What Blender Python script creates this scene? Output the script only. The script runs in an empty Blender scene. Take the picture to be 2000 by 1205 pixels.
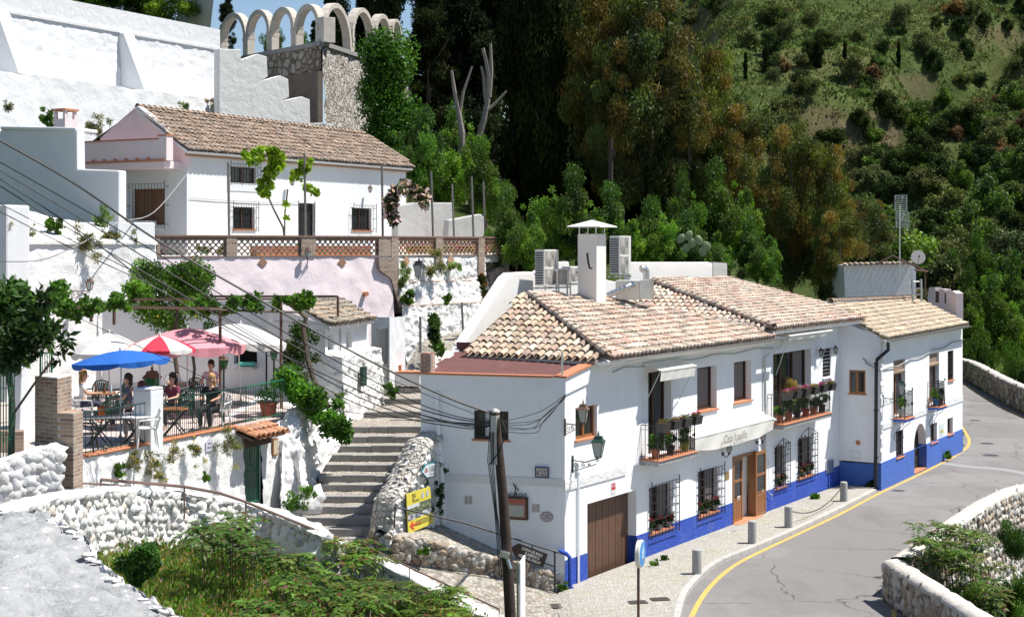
import bpy,math,random
import numpy as np
from mathutils import Vector,Matrix,noise
R=math.radians
S=bpy.context.scene
COL=S.collection
random.seed(7)
rng=np.random.default_rng(7)
# ------------------------------------------------------------------ camera, sky, sun, exposure
F=3000.0;CH=8.8;HY=480.0;CX=1000.0
cd=bpy.data.cameras.new('camera');cam=bpy.data.objects.new('camera',cd);COL.objects.link(cam)
cam.location=(0,0,CH);cam.rotation_euler=(R(90),0,0)
cd.sensor_width=36;cd.lens=54;cd.shift_y=-122.5/2000;cd.clip_start=.5;cd.clip_end=3000
S.camera=cam
SUN_EL=62;SUN_DIR2=Vector((1,.06)).normalized()
sdir=Vector((SUN_DIR2 .x*math.cos(R(SUN_EL)),SUN_DIR2 .y*math.cos(R(SUN_EL)),math.sin(R(SUN_EL))))
W=bpy.data.worlds.new('World');S.world=W;W.use_nodes=True
wn=W.node_tree.nodes;wl=W.node_tree.links
sky=wn.new('ShaderNodeTexSky');sky.sky_type='NISHITA';sky.sun_disc=False
sky.sun_elevation=R(SUN_EL);sky.sun_rotation=math.atan2(sdir.x,sdir.y)
sky.air_density=1.0;sky.dust_density=.35;sky.ozone_density=1.6;sky.altitude=700
wl.new(sky.outputs[0],wn['Background'].inputs[0]);wn['Background'].inputs[1].default_value=.08
ld=bpy.data.lights.new('sun','SUN');ld.energy=5.0;ld.angle=R(.53);ld.color=(1,.955,.89)
sun=bpy.data.objects.new('sun',ld);COL.objects.link(sun)
sun.rotation_euler=sdir.to_track_quat('Z','Y').to_euler();sun.location=(20,0,60)
S.view_settings.view_transform='Standard';S.view_settings.look='None'
S.view_settings.exposure=.64;S.view_settings.gamma=1
S.render.engine='CYCLES';S.cycles.max_bounces=6;S.cycles.diffuse_bounces=4;S.cycles.transparent_max_bounces=12
# ------------------------------------------------------------------ coordinates
def P(x,y,D):return Vector(((x-CX)*D/F,D,CH+(HY-y)*D/F))
def G(x,y,z=0.0):
 D=(CH-z)*F/(y-HY);return Vector(((x-CX)*D/F,D,z))
def PZ(x,D,z):return Vector(((x-CX)*D/F,D,z))
def ray(x,y):return Vector(((x-CX)/F,1,(HY-y)/F))
class Plane:
 def __init__(s,o,n):s.o=Vector(o);s.n=Vector(n).normalized()
 def hit(s,x,y):
  r=ray(x,y);c=Vector((0,0,CH));t=(s.o-c).dot(s.n)/r.dot(s.n);return c+r*t
class Fac:
 """vertical wall plane: t along, n outward (towards the viewer), z up"""
 def __init__(s,a,b,flip=False):
  s.o=Vector((a[0],a[1],0));d=Vector((b[0]-a[0],b[1]-a[1],0));s.L=d.length;s.u=d.normalized()
  s.n=Vector((s.u.y,-s.u.x,0))
  if flip:s.n=-s.n
  s.M=Matrix(((s.u.x,s.n.x,0,s.o.x),(s.u.y,s.n.y,0,s.o.y),(0,0,1,0),(0,0,0,1)))
 def tz(s,x,y,off=0.0):
  k=(x-CX)/F;o=s.o+s.n*off
  t=(k*o.y-o.x)/(s.u.x-k*s.u.y);D=o.y+s.u.y*t
  return t,CH+(HY-y)*D/F
 def w(s,t,n,z):return s.o+s.u*t+s.n*n+Vector((0,0,z))
 def pt(s,x,y,off=0.0):
  t,z=s.tz(x,y,off);return s.w(t,off,z)
def fac_px(x0,D0,x1,D1,flip=False):
 a=PZ(x0,D0,0);b=PZ(x1,D1,0);return Fac((a.x,a.y),(b.x,b.y),flip)
 # ------------------------------------------------------------------ mesh builder
ORG={}
class MB:
 def __init__(s,M=None):s.v=[];s.f=[];s.c=[];s.M=M;s.hasc=False
 def add(s,vs,fs,col=None):
  b=len(s.v)
  if s.M is not None:vs=[s.M@Vector(v)for v in vs]
  s.v.extend([tuple(v)for v in vs]);s.f.extend([tuple(i+b for i in f)for f in fs])
  if col is not None:s.hasc=True
  s.c.extend([col or(1,1,1)]*len(fs));return s
 def box(s,x0,x1,y0,y1,z0,z1,col=None,rot=None,at=None):
  vs=[(x0,y0,z0),(x1,y0,z0),(x1,y1,z0),(x0,y1,z0),(x0,y0,z1),(x1,y0,z1),(x1,y1,z1),(x0,y1,z1)]
  if rot is not None:vs=[Vector(at or(0,0,0))+rot@Vector(v)for v in vs]
  return s.add(vs,[(0,3,2,1),(4,5,6,7),(0,1,5,4),(1,2,6,5),(2,3,7,6),(3,0,4,7)],col)
 def quad(s,a,b,c,d,col=None):return s.add([a,b,c,d],[(0,1,2,3)],col)
 def tube(s,pts,r,n=6,col=None,caps=True):
  pts=[Vector(p)for p in pts];m=len(pts)
  rs=r if isinstance(r,(list,tuple))else[r]*m
  vs=[];fs=[];prev=None
  for i,p in enumerate(pts):
   d=(pts[min(i+1,m-1)]-pts[max(i-1,0)])
   if d.length<1e-9:d=Vector((0,0,1))
   d.normalize()
   a=prev if prev is not None else(Vector((1,0,0))if abs(d.x)<.8 else Vector((0,1,0)))
   a=(a-d*a.dot(d));a.normalize();prev=a;b=d.cross(a)
   for k in range(n):
    t=2*math.pi*(k+.5)/n;vs.append(p+(a*math.cos(t)+b*math.sin(t))*rs[i])
  for i in range(m-1):
   for k in range(n):
    k2=(k+1)%n;fs.append((i*n+k,i*n+k2,(i+1)*n+k2,(i+1)*n+k))
  if caps:fs.append(tuple(reversed(range(n))));fs.append(tuple(range((m-1)*n,m*n)))
  return s.add(vs,fs,col)
 def lathe(s,prof,c=(0,0,0),n=12,col=None,axis=None):
  """prof: (r, z) list"""
  vs=[];fs=[];c=Vector(c);q=axis.to_track_quat('Z','Y')if axis is not None else None
  for r,z in prof:
   for k in range(n):
    t=2*math.pi*(k+.5)/n;p=Vector((r*math.cos(t),r*math.sin(t),z))
    vs.append(c+(q@p if q else p))
  for i in range(len(prof)-1):
   for k in range(n):
    k2=(k+1)%n;fs.append((i*n+k,i*n+k2,(i+1)*n+k2,(i+1)*n+k))
  fs.append(tuple(reversed(range(n))));fs.append(tuple(range((len(prof)-1)*n,len(prof)*n)))
  return s.add(vs,fs,col)
 def prism(s,poly,d,col=None,M=None):
  """poly: 3-D points of a planar outline, d: extrusion vector"""
  poly=[Vector(p)for p in poly];d=Vector(d);n=len(poly)
  nr=Vector((0,0,0))
  for i in range(n):nr+=poly[i].cross(poly[(i+1)%n])
  if nr.dot(d)<0:poly.reverse()
  vs=poly+[p+d for p in poly]
  fs=[tuple(reversed(range(n))),tuple(range(n,2*n))]+[(i,(i+1)%n,n+(i+1)%n,n+i)for i in range(n)]
  return s.add(vs,fs,col)
 def blob(s,c,r,seed=0,amp=.25,rings=4,seg=7,col=None,q=None):
  """irregular stone-like ellipsoid"""
  c=Vector(c);vs=[];fs=[];rr=random.Random(seed)
  off=Vector((rr.random()*50,rr.random()*50,rr.random()*50))
  def pt(v):
   k=1+amp*noise.noise(v*1.3+off)*2
   p=Vector((v.x*r[0],v.y*r[1],v.z*r[2]))*k
   return c+(q@p if q is not None else p)
  vs.append(pt(Vector((0,0,-1))))
  for i in range(1,rings):
   ph=-math.pi/2+math.pi*i/rings
   for k in range(seg):
    t=2*math.pi*k/seg;vs.append(pt(Vector((math.cos(ph)*math.cos(t),math.cos(ph)*math.sin(t),math.sin(ph)))))
  vs.append(pt(Vector((0,0,1))));L=len(vs)-1
  for k in range(seg):
   k2=(k+1)%seg;fs.append((0,1+k2,1+k));fs.append((L,L-seg+k,L-seg+k2))
   for i in range(rings-2):a=1+i*seg;fs.append((a+k,a+k2,a+seg+k2,a+seg+k))
  return s.add(vs,fs,col)
 def build(s,name,mat,parent=None,smooth=False,bevel=0.0,org=None,auto=None):
  me=bpy.data.meshes.new(name)
  V=np.array(s.v,dtype=np.float64).reshape(-1,3)
  if parent is not None:o=ORG[parent.name]
  elif org is not None:o=Vector(org)
  else:o=Vector(((V[:,0].min()+V[:,0].max())/2,(V[:,1].min()+V[:,1].max())/2,V[:,2].min()))
  V=V-np.array(o)
  me.from_pydata([tuple(v)for v in V],[],s.f)
  me.materials.append(mat)
  if s.hasc:
   at=me.attributes.new('tint','FLOAT_COLOR','FACE')
   at.data.foreach_set('color',np.array([(*c,1)for c in s.c],dtype=np.float32).ravel())
  if smooth:
   me.polygons.foreach_set('use_smooth',[True]*len(me.polygons))
   try:me.set_sharp_from_angle(angle=R(auto or 40))
   except Exception:pass
  ob=bpy.data.objects.new(name,me);COL.objects.link(ob)
  ORG[ob.name]=Vector(o)
  if parent is not None:ob.parent=parent
  else:ob.location=o
  if bevel:
   m=ob.modifiers.new('bevel','BEVEL');m.width=bevel;m.segments=2;m.limit_method='ANGLE';m.angle_limit=R(40)
  return ob
def tag(o,label=None,cat=None,group=None,kind=None):
 if label:o['label']=label
 if cat:o['category']=cat
 if group:o['group']=group
 if kind:o['kind']=kind
 return o
def thing(name,label,cat,loc,group=None):
 o=bpy.data.objects.new(name,None);COL.objects.link(o);o.empty_display_size=.2
 o.location=loc;ORG[o.name]=Vector(loc);return tag(o,label,cat,group)
KIDS={}
def kids(o):return[c for c in bpy.data.objects if c.parent==o]if o.name not in KIDS else KIDS[o.name]
def freeze(o):
 KIDS[o.name]=[c for c in bpy.data.objects if c.parent==o]
 for c in KIDS[o.name]:KIDS[c.name]=[g for g in bpy.data.objects if g.parent==c]
def dup(o,loc,rz=0.0,sc=1.0,label=None,group=None,cat=None,rx=0.0,ry=0.0):
 c=o.copy();COL.objects.link(c);c.location=loc;c.rotation_euler=(rx,ry,rz)
 c.scale=sc if isinstance(sc,(tuple,list))else(sc,sc,sc)
 for ch in kids(o):
  d=ch.copy();COL.objects.link(d);d.parent=c
  for g in kids(ch):e=g.copy();COL.objects.link(e);e.parent=d
 tag(c,label,cat,group);return c
def place(o,loc,rz=0.0,sc=1.0):
 o.location=loc;o.rotation_euler=(0,0,rz);o.scale=sc if isinstance(sc,(tuple,list))else(sc,sc,sc);return o
 # ------------------------------------------------------------------ materials
def newmat(name):
 m=bpy.data.materials.new(name);m.use_nodes=True;nt=m.node_tree
 return m,nt,nt.nodes['Principled BSDF']
def nd(nt,t,**k):
 n=nt.nodes.new(t)
 for a,b in k.items():
  if a.startswith('i_'):n.inputs[a[2:].replace('_',' ')].default_value=b
  else:setattr(n,a,b)
 return n
def pos(nt,scale=(1,1,1),obj=False):
 if obj:o=nt.nodes.new('ShaderNodeTexCoord').outputs['Object']
 else:o=nt.nodes.new('ShaderNodeNewGeometry').outputs['Position']
 mp=nd(nt,'ShaderNodeMapping');mp.inputs['Scale'].default_value=scale;nt.links.new(o,mp.inputs['Vector']);return mp.outputs[0]
def ntex(nt,v,scale,detail=5,rough=.6,dist=0):
 n=nd(nt,'ShaderNodeTexNoise',i_Scale=scale,i_Detail=detail,i_Roughness=rough,i_Distortion=dist);nt.links.new(v,n.inputs['Vector']);return n.outputs['Fac']
def ramp(nt,f,stops):
 r=nd(nt,'ShaderNodeValToRGB');e=r.color_ramp.elements
 while len(e)<len(stops):e.new(.5)
 for i,(p_,c)in enumerate(stops):e[i].position=p_;e[i].color=(*c,1)if len(c)==3 else c
 nt.links.new(f,r.inputs[0]);return r.outputs[0]
def mix(nt,f,a,b,mode='MIX'):
 m=nd(nt,'ShaderNodeMix',data_type='RGBA',blend_type=mode)
 for sock,val in((m.inputs[0],f),(m.inputs[6],a),(m.inputs[7],b)):
  if hasattr(val,'is_linked'):nt.links.new(val,sock)
  elif isinstance(val,(int,float)):sock.default_value=val
  else:sock.default_value=(*val,1)if len(val)==3 else val
 return m.outputs[2]
def mathn(nt,op,a,b=None):
 m=nd(nt,'ShaderNodeMath',operation=op)
 for i,val in enumerate((a,b)):
  if val is None:continue
  if hasattr(val,'is_linked'):nt.links.new(val,m.inputs[i])
  else:m.inputs[i].default_value=val
 return m.outputs[0]
def bump(nt,bs,h,dist=.02,strength=1.0,prev=None):
 b=nd(nt,'ShaderNodeBump');b.inputs['Distance'].default_value=dist;b.inputs['Strength'].default_value=strength
 nt.links.new(h,b.inputs['Height'])
 if prev is not None:nt.links.new(prev,b.inputs['Normal'])
 nt.links.new(b.outputs[0],bs.inputs['Normal']);return b.outputs[0]
def paint(name,col,rough=.7,var=.12,scale=2.5,dirt=None,dirtamt=.35,bm=.004,bs_=30,metal=0.0,tint=False,fine=None,obj=False,vstreak=False,spec=.5):
 m,nt,bs=newmat(name);v=pos(nt,obj=obj)
 c=mix(nt,ntex(nt,v,scale),tuple(x*(1-var)for x in col),tuple(min(1,x*(1+var))for x in col))
 if tint:
  a=nd(nt,'ShaderNodeAttribute',attribute_name='tint');c=mix(nt,1.0,c,a.outputs['Color'],'MULTIPLY')
 if dirt:
  v2=pos(nt,(1.2,1.2,.25)if vstreak else(1,1,1),obj=obj)
  f=ramp(nt,ntex(nt,v2,scale*.6 if not vstreak else 1.6,8,.7),[(.5,(0,0,0)),(.72,(1,1,1))])
  c=mix(nt,mathn(nt,'MULTIPLY',f,dirtamt),c,dirt)
 nt.links.new(c,bs.inputs['Base Color'])
 bs.inputs['Roughness'].default_value=rough;bs.inputs['Metallic'].default_value=metal;bs.inputs['Specular IOR Level'].default_value=spec
 if bm:
  b=bump(nt,bs,ntex(nt,v,bs_,4),bm)
  if fine:bump(nt,bs,ntex(nt,v,fine[0],3),fine[1],1.0,b)
 return m
def stucco(name,col,lump=.03,lscale=3.0,rub=0.0,rscale=3.2,dirt=(.45,.43,.4),damt=.25,speck=None):
 """rough limewash: lumps, trowel marks, hints of rubble showing through, soft dirt"""
 m,nt,bs=newmat(name);v=pos(nt)
 n1=ntex(nt,v,1.1,6,.65)
 c=mix(nt,n1,tuple(x*.93 for x in col),tuple(min(1,x*1.05)for x in col))
 f=ramp(nt,ntex(nt,pos(nt,(2.2,2.2,.4)),1.3,9,.75),[(.50,(0,0,0)),(.78,(1,1,1))])
 c=mix(nt,mathn(nt,'MULTIPLY',f,damt),c,dirt)
 if speck:
  f2=ramp(nt,ntex(nt,v,speck[0],6,.7),[(speck[1],(0,0,0)),(speck[1]+.06,(1,1,1))])
  c=mix(nt,mathn(nt,'MULTIPLY',f2,speck[3]),c,speck[2])
 dr_=ramp(nt,ntex(nt,pos(nt,(5,5,.35)),1.0,6,.7),[(.54,(0,0,0)),(.70,(1,1,1))]);c=mix(nt,mathn(nt,'MULTIPLY',dr_,damt*.55),c,(.52,.49,.44))
 pt_=ramp(nt,ntex(nt,v,.5,3,.5),[(.48,(0,0,0)),(.50,(1,1,1))]);c=mix(nt,mathn(nt,'MULTIPLY',pt_,.10),c,(.60,.60,.58))
 nt.links.new(c,bs.inputs['Base Color']);bs.inputs['Roughness'].default_value=.92;bs.inputs['Specular IOR Level'].default_value=.2
 b=bump(nt,bs,ntex(nt,v,lscale,8,.62,.3),lump)
 b=bump(nt,bs,ntex(nt,v,38,4),.006,.8,b)
 if rub:
  vo=nd(nt,'ShaderNodeTexVoronoi',feature='SMOOTH_F1',i_Scale=rscale);vo.inputs['Smoothness'].default_value=.35
  dv=mix(nt,.25,v,nd_noisecol(nt,v,2.0),'LINEAR_LIGHT')
  nt.links.new(dv,vo.inputs['Vector'])
  bump(nt,bs,mathn(nt,'MULTIPLY',vo.outputs['Distance'],-1.0),rub,1.0,b)
 return m
def nd_noisecol(nt,v,s):
 n=nd(nt,'ShaderNodeTexNoise',i_Scale=s,i_Detail=3.0);nt.links.new(v,n.inputs['Vector']);return n.outputs['Color']
def rubble_mat(name,stones,mortar,scale=3.5,depth=.06,white=0.0,edge=.09):
 m,nt,bs=newmat(name);v=pos(nt)
 dv=mix(nt,.12,v,nd_noisecol(nt,v,2.5),'LINEAR_LIGHT')
 vo=nd(nt,'ShaderNodeTexVoronoi',feature='DISTANCE_TO_EDGE',i_Scale=scale);nt.links.new(dv,vo.inputs['Vector'])
 vc=nd(nt,'ShaderNodeTexVoronoi',feature='F1',i_Scale=scale);nt.links.new(dv,vc.inputs['Vector'])
 sep=nd(nt,'ShaderNodeSeparateColor');nt.links.new(vc.outputs['Color'],sep.inputs[0])
 c=ramp(nt,sep.outputs[0],[(i/(len(stones)-1),s_)for i,s_ in enumerate(stones)])
 c=mix(nt,ntex(nt,v,9,6,.7),mix(nt,.5,c,(.5,.5,.5),'MULTIPLY'),c)
 e=ramp(nt,vo.outputs['Distance'],[(0,(1,1,1)),(edge,(0,0,0))])
 c=mix(nt,e,c,mortar)
 nt.links.new(c,bs.inputs['Base Color']);bs.inputs['Roughness'].default_value=.95;bs.inputs['Specular IOR Level'].default_value=.2
 h=ramp(nt,vo.outputs['Distance'],[(0,(0,0,0)),(edge*1.6,(1,1,1))])
 b=bump(nt,bs,h,depth);bump(nt,bs,ntex(nt,v,14,6),.02,1,b)
 return m
def brick_mat(name,cols,mortar,w=.25,h=.07,fac=None,rough=.95):
 """bricks laid in the plane of facade fac (texture space t, z)"""
 m,nt,bs=newmat(name)
 g=nt.nodes.new('ShaderNodeNewGeometry').outputs['Position']
 if fac is None:u=Vector((1,.3,0)).normalized()
 else:u=fac.u
 d=nd(nt,'ShaderNodeVectorMath',operation='DOT_PRODUCT');nt.links.new(g,d.inputs[0]);d.inputs[1].default_value=(u.x-u.y*.35,u.y+u.x*.35,0)
 sp=nd(nt,'ShaderNodeSeparateXYZ');nt.links.new(g,sp.inputs[0])
 cb=nd(nt,'ShaderNodeCombineXYZ');nt.links.new(d.outputs['Value'],cb.inputs[0]);nt.links.new(sp.outputs[2],cb.inputs[1])
 br=nd(nt,'ShaderNodeTexBrick');br.inputs['Scale'].default_value=1;br.inputs['Brick Width'].default_value=w;br.inputs['Row Height'].default_value=h
 br.inputs['Mortar Size'].default_value=.016;br.inputs['Mortar Smooth'].default_value=.3;br.inputs['Bias'].default_value=0
 br.inputs['Color1'].default_value=(*cols[0],1);br.inputs['Color2'].default_value=(*cols[1],1);br.inputs['Mortar'].default_value=(*mortar,1)
 nt.links.new(cb.outputs[0],br.inputs['Vector'])
 c=mix(nt,ntex(nt,pos(nt),6,6,.7),mix(nt,1.0,br.outputs['Color'],(.6,.6,.6),'MULTIPLY'),br.outputs['Color'])
 nt.links.new(c,bs.inputs['Base Color']);bs.inputs['Roughness'].default_value=rough
 b=bump(nt,bs,mathn(nt,'MULTIPLY',br.outputs['Fac'],-1.0),.015);bump(nt,bs,ntex(nt,pos(nt),25,4),.006,1,b)
 return m
def leafmat(name,col,trans=.35,rough=.55,var=.3,spec=.3):
 m,nt,bs=newmat(name)
 a=nd(nt,'ShaderNodeAttribute',attribute_name='tint')
 c=mix(nt,1.0,col,a.outputs['Color'],'MULTIPLY')
 if name!='petal':
  oi=nd(nt,'ShaderNodeObjectInfo');c=mix(nt,1.0,c,ramp(nt,oi.outputs['Random'],[(0,(.85,.9,1.0)),(.35,(1.3,1.22,1.1)),(.65,(1.0,.88,.8)),(1,(1.35,1.28,.9))]),'MULTIPLY')
  c=mix(nt,1.0,c,ramp(nt,ntex(nt,pos(nt),.45,3),[(.35,(.72,.72,.72)),(.65,(1.1,1.1,1.1))]),'MULTIPLY')
 nt.links.new(c,bs.inputs['Base Color']);bs.inputs['Roughness'].default_value=rough;bs.inputs['Specular IOR Level'].default_value=spec
 tr=nd(nt,'ShaderNodeBsdfTranslucent');c2=mix(nt,1.0,c,(1.25,1.35,.7),'MULTIPLY');nt.links.new(c2,tr.inputs[0])
 ms=nd(nt,'ShaderNodeMixShader');ms.inputs[0].default_value=trans
 nt.links.new(bs.outputs[0],ms.inputs[1]);nt.links.new(tr.outputs[0],ms.inputs[2])
 nt.links.new(ms.outputs[0],nt.nodes['Material Output'].inputs[0]);return m
def glassy(name,col=(.02,.022,.025),rough=.08):
 m,nt,bs=newmat(name);bs.inputs['Base Color'].default_value=(*col,1);bs.inputs['Roughness'].default_value=rough;bs.inputs['Specular IOR Level'].default_value=.6;return m
WHITE=(.69,.705,.72)
M_={}
M_['white']=stucco('white_limewash',WHITE,.012,3,damt=.16)
M_['white_facade']=stucco('white_facade_paint',(.83,.845,.87),.012,6,damt=.16)
M_['white_rough']=stucco('rough_limewash',(.71,.71,.705),.06,3.2,damt=.12)
M_['white_rub']=stucco('limewashed_rubble',(.73,.73,.72),.03,3.5,rub=.10,rscale=3.4,damt=.15,speck=(5,.62,(.35,.3,.25),.6))
M_['white_old']=stucco('old_white_plaster',(.70,.695,.68),.05,2.2,damt=.45,dirt=(.5,.47,.43),speck=(7,.66,(.3,.27,.24),.7))
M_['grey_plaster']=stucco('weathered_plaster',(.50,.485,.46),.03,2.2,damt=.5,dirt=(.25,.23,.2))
M_['pink']=stucco('faded_pink_limewash',(.80,.69,.71),.03,2.0,damt=.4,dirt=(.83,.8,.8))
M_['pink_pale']=stucco('pale_pink_limewash',(.75,.62,.63),.02,2.0,damt=.25,dirt=(.82,.78,.79))
M_['cream']=stucco('cream_parapet_paint',(.78,.76,.73),.01,4,damt=.1)
M_['blue']=None
M_['beige']=stucco('beige_render',(.66,.62,.56),.006,2,damt=.08)
M_['rust']=paint('rusty_iron',(.12,.07,.05),.8,.3,8,(.25,.1,.05),.5)
M_['iron']=paint('black_iron',(.018,.018,.02),.5,.2,10,None,0,.001)
M_['iron_green']=paint('green_painted_iron',(.012,.15,.075),.45,.2,5,(.02,.04,.03),.4,.001)
M_['iron_dkgreen']=paint('dark_green_painted_iron',(.012,.045,.032),.45,.2,5,None,0,.001)
M_['iron_grey']=paint('grey_painted_steel',(.13,.14,.135),.5,.2,5,(.2,.15,.1),.3,.001)
M_['post']=paint('weathered_steel_post',(.16,.15,.14),.6,.2,6,None,0,.002)
M_['wood_dark']=paint('dark_brown_wood',(.055,.026,.014),.5,.35,9,None,0,.002)
M_['wood_mid']=paint('varnished_wood',(.27,.115,.04),.4,.3,7,None,0,.002)
M_['wood_brown']=paint('brown_shutter_wood',(.19,.09,.045),.55,.25,8,None,0,.002)
M_['bark']=paint('tree_bark',(.13,.10,.075),.95,.4,6,(.05,.04,.03),.6,.03,14)
M_['bark_grey']=paint('dead_grey_wood',(.22,.19,.165),.9,.3,5,(.12,.1,.08),.5,.03,12)
M_['pole']=paint('creosoted_pole',(.04,.025,.018),.8,.45,7,(.12,.09,.06),.3,.01,30)
M_['glass']=glassy('dark_window_glass')
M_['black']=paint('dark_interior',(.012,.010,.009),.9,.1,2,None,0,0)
M_['terra']=paint('terracotta',(.50,.20,.10),.8,.25,9,(.25,.12,.08),.4,.006)
M_['terra_floor']=paint('terracotta_floor_tiles',(.50,.27,.19),.7,.25,4,(.6,.5,.42),.4,.002)
M_['membrane']=paint('dark_red_roof_membrane',(.125,.048,.042),.85,.2,3,(.2,.1,.09),.3,.003,60)
M_['plastic_white']=paint('white_plastic',(.74,.74,.72),.35,.04,2,None,0,0)
M_['plastic_green']=paint('dark_green_plastic',(.010,.075,.045),.35,.1,2,None,0,0)
M_['plastic_black']=paint('black_plastic',(.02,.02,.022),.4,.1,2,None,0,0)
M_['galv']=paint('galvanised_sheet',(.55,.57,.58),.32,.2,6,None,0,.001,metal=.9)
M_['ac_white']=paint('ivory_painted_metal',(.66,.655,.62),.45,.05,2,(.5,.47,.4),.2,0)
M_['cable']=paint('black_cable',(.012,.012,.012),.6,0,2,None,0,0)
M_['cable_grey']=paint('grey_cable',(.30,.30,.30),.6,.1,2,None,0,0)
M_['canvas']=paint('cream_awning_canvas',(.76,.745,.69),.85,.04,2,(.6,.56,.5),.15,.003)
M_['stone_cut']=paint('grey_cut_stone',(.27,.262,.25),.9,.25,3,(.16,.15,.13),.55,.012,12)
M_['kerb']=paint('kerb_stone',(.42,.41,.385),.9,.15,2,(.25,.24,.22),.4,.01,20)
M_['concrete']=paint('grey_concrete',(.33,.33,.325),.85,.1,2,(.2,.2,.19),.3,.004)
M_['tile']=None
def tint_tile(name,base,vs=1.0):
 m,nt,bs=newmat(name);v=pos(nt)
 a=nd(nt,'ShaderNodeAttribute',attribute_name='tint')
 f=ramp(nt,ntex(nt,v,5,8,.75),[(.42,(1,1,1)),(.68,(.45,.43,.42))])
 c=mix(nt,1.0,a.outputs['Color'],f,'MULTIPLY')
 li=ramp(nt,ntex(nt,v,13,6,.7),[(.60,(0,0,0)),(.70,(1,1,1))])
 c=mix(nt,mathn(nt,'MULTIPLY',li,.5),c,(.30,.29,.25))
 c=mix(nt,mathn(nt,'MULTIPLY',ramp(nt,ntex(nt,v,.9,7,.7),[(.45,(0,0,0)),(.66,(1,1,1))]),.42),c,(.30,.255,.215))
 nt.links.new(c,bs.inputs['Base Color']);bs.inputs['Roughness'].default_value=.9;bs.inputs['Specular IOR Level'].default_value=.2
 bump(nt,bs,ntex(nt,v,22,4),.008);return m
M_['tile']=tint_tile('clay_roof_tile',1)
def flat(name,col,rough=.6):return paint(name,col,rough,.04,3,None,0,0)
M_['leaf']=leafmat('green_leaf',(1,1,1),.35)
M_['leaf_dk']=leafmat('dark_leaf',(1,1,1),.15,.85,spec=.06)
M_['flower']=leafmat('petal',(1,1,1),.3)
M_['stones']=paint('wall_stone',(1,1,1),.92,.12,6,(.3,.27,.24),.35,.012,18,tint=True)
M_['tinted']=paint('tinted_paint',(1,1,1),.7,.05,5,None,0,0,tint=True)
M_['tintplain']=paint('tinted_gloss',(1,1,1),.45,.03,5,None,0,0,tint=True)
m,nt,bs=newmat('rough_blue_paint');v=pos(nt)
c=mix(nt,ntex(nt,v,2,6),(.012,.05,.34),(.022,.085,.50))
f=ramp(nt,ntex(nt,v,26,5,.7),[(.56,(0,0,0)),(.68,(1,1,1))]);c=mix(nt,mathn(nt,'MULTIPLY',f,.5),c,(.10,.22,.68))
fd=ramp(nt,ntex(nt,v,1.1,7,.75),[(.50,(0,0,0)),(.68,(1,1,1))]);c=mix(nt,mathn(nt,'MULTIPLY',fd,.5),c,(.12,.16,.34))
nt.links.new(c,bs.inputs['Base Color']);bs.inputs['Roughness'].default_value=.75
b=bump(nt,bs,ntex(nt,v,17,4,.6),.05);M_['blue']=m
m,nt,bs=newmat('worn_blue_paint');v=pos(nt)
c=mix(nt,ntex(nt,v,2,6),(.04,.11,.42),(.07,.17,.56))
f=ramp(nt,ntex(nt,v,20,6,.75),[(.52,(0,0,0)),(.66,(1,1,1))]);c=mix(nt,mathn(nt,'MULTIPLY',f,.55),c,(.05,.06,.10))
nt.links.new(c,bs.inputs['Base Color']);bs.inputs['Roughness'].default_value=.8
bump(nt,bs,ntex(nt,v,15,4,.6),.03);M_['blue_worn']=m
# ------------------------------------------------------------------ shared builders
def wall_grid(mbw,fac,t0,t1,z0,z1,ops,depth=.3,n0=0.0):
 """front face of a wall with rectangular openings and their reveals; ops: (ta, tb, za, zb)"""
 ts=sorted({t0,t1}|{min(max(q,t0),t1)for o in ops for q in o[:2]})
 zs=sorted({z0,z1}|{min(max(q,z0),z1)for o in ops for q in o[2:4]})
 w=fac.w
 for i in range(len(ts)-1):
  for j in range(len(zs)-1):
   ct,cz=(ts[i]+ts[i+1])/2,(zs[j]+zs[j+1])/2
   if any(o[0]<ct<o[1]and o[2]<cz<o[3]for o in ops):continue
   mbw.quad(w(ts[i],n0,zs[j]),w(ts[i+1],n0,zs[j]),w(ts[i+1],n0,zs[j+1]),w(ts[i],n0,zs[j+1]))
 for o in ops:
  a,b,c,d=max(o[0],t0),min(o[1],t1),max(o[2],z0),min(o[3],z1)
  if b<=a or d<=c:continue
  dp=o[4]if len(o)>4 else depth
  q=[w(a,n0,c),w(b,n0,c),w(b,n0,d),w(a,n0,d)];r=[p-fac.n*(dp+n0)for p in q]
  for k in range(4):
   if k==0 and o[2]<z0:continue
   if k==2 and o[3]>z1:continue
   mbw.quad(q[k],r[k],r[(k+1)%4],q[(k+1)%4])
def inside(poly,x,y):
 c=False;n=len(poly);j=n-1
 for i in range(n):
  if(poly[i][1]>y)!=(poly[j][1]>y)and x<(poly[j][0]-poly[i][0])*(y-poly[i][1])/(poly[j][1]-poly[i][1])+poly[i][0]:c=not c
  j=i
 return c
PALA=[(.70,.54,.41),(.74,.61,.48),(.68,.49,.38),(.62,.50,.41),(.70,.50,.40),(.76,.67,.55),(.46,.385,.33),(.60,.41,.32),(.68,.58,.48),(.40,.34,.29)]
PALD=[(.36,.27,.20),(.42,.32,.24),(.33,.24,.18),(.38,.30,.24),(.45,.33,.25),(.28,.22,.18)]
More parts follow.
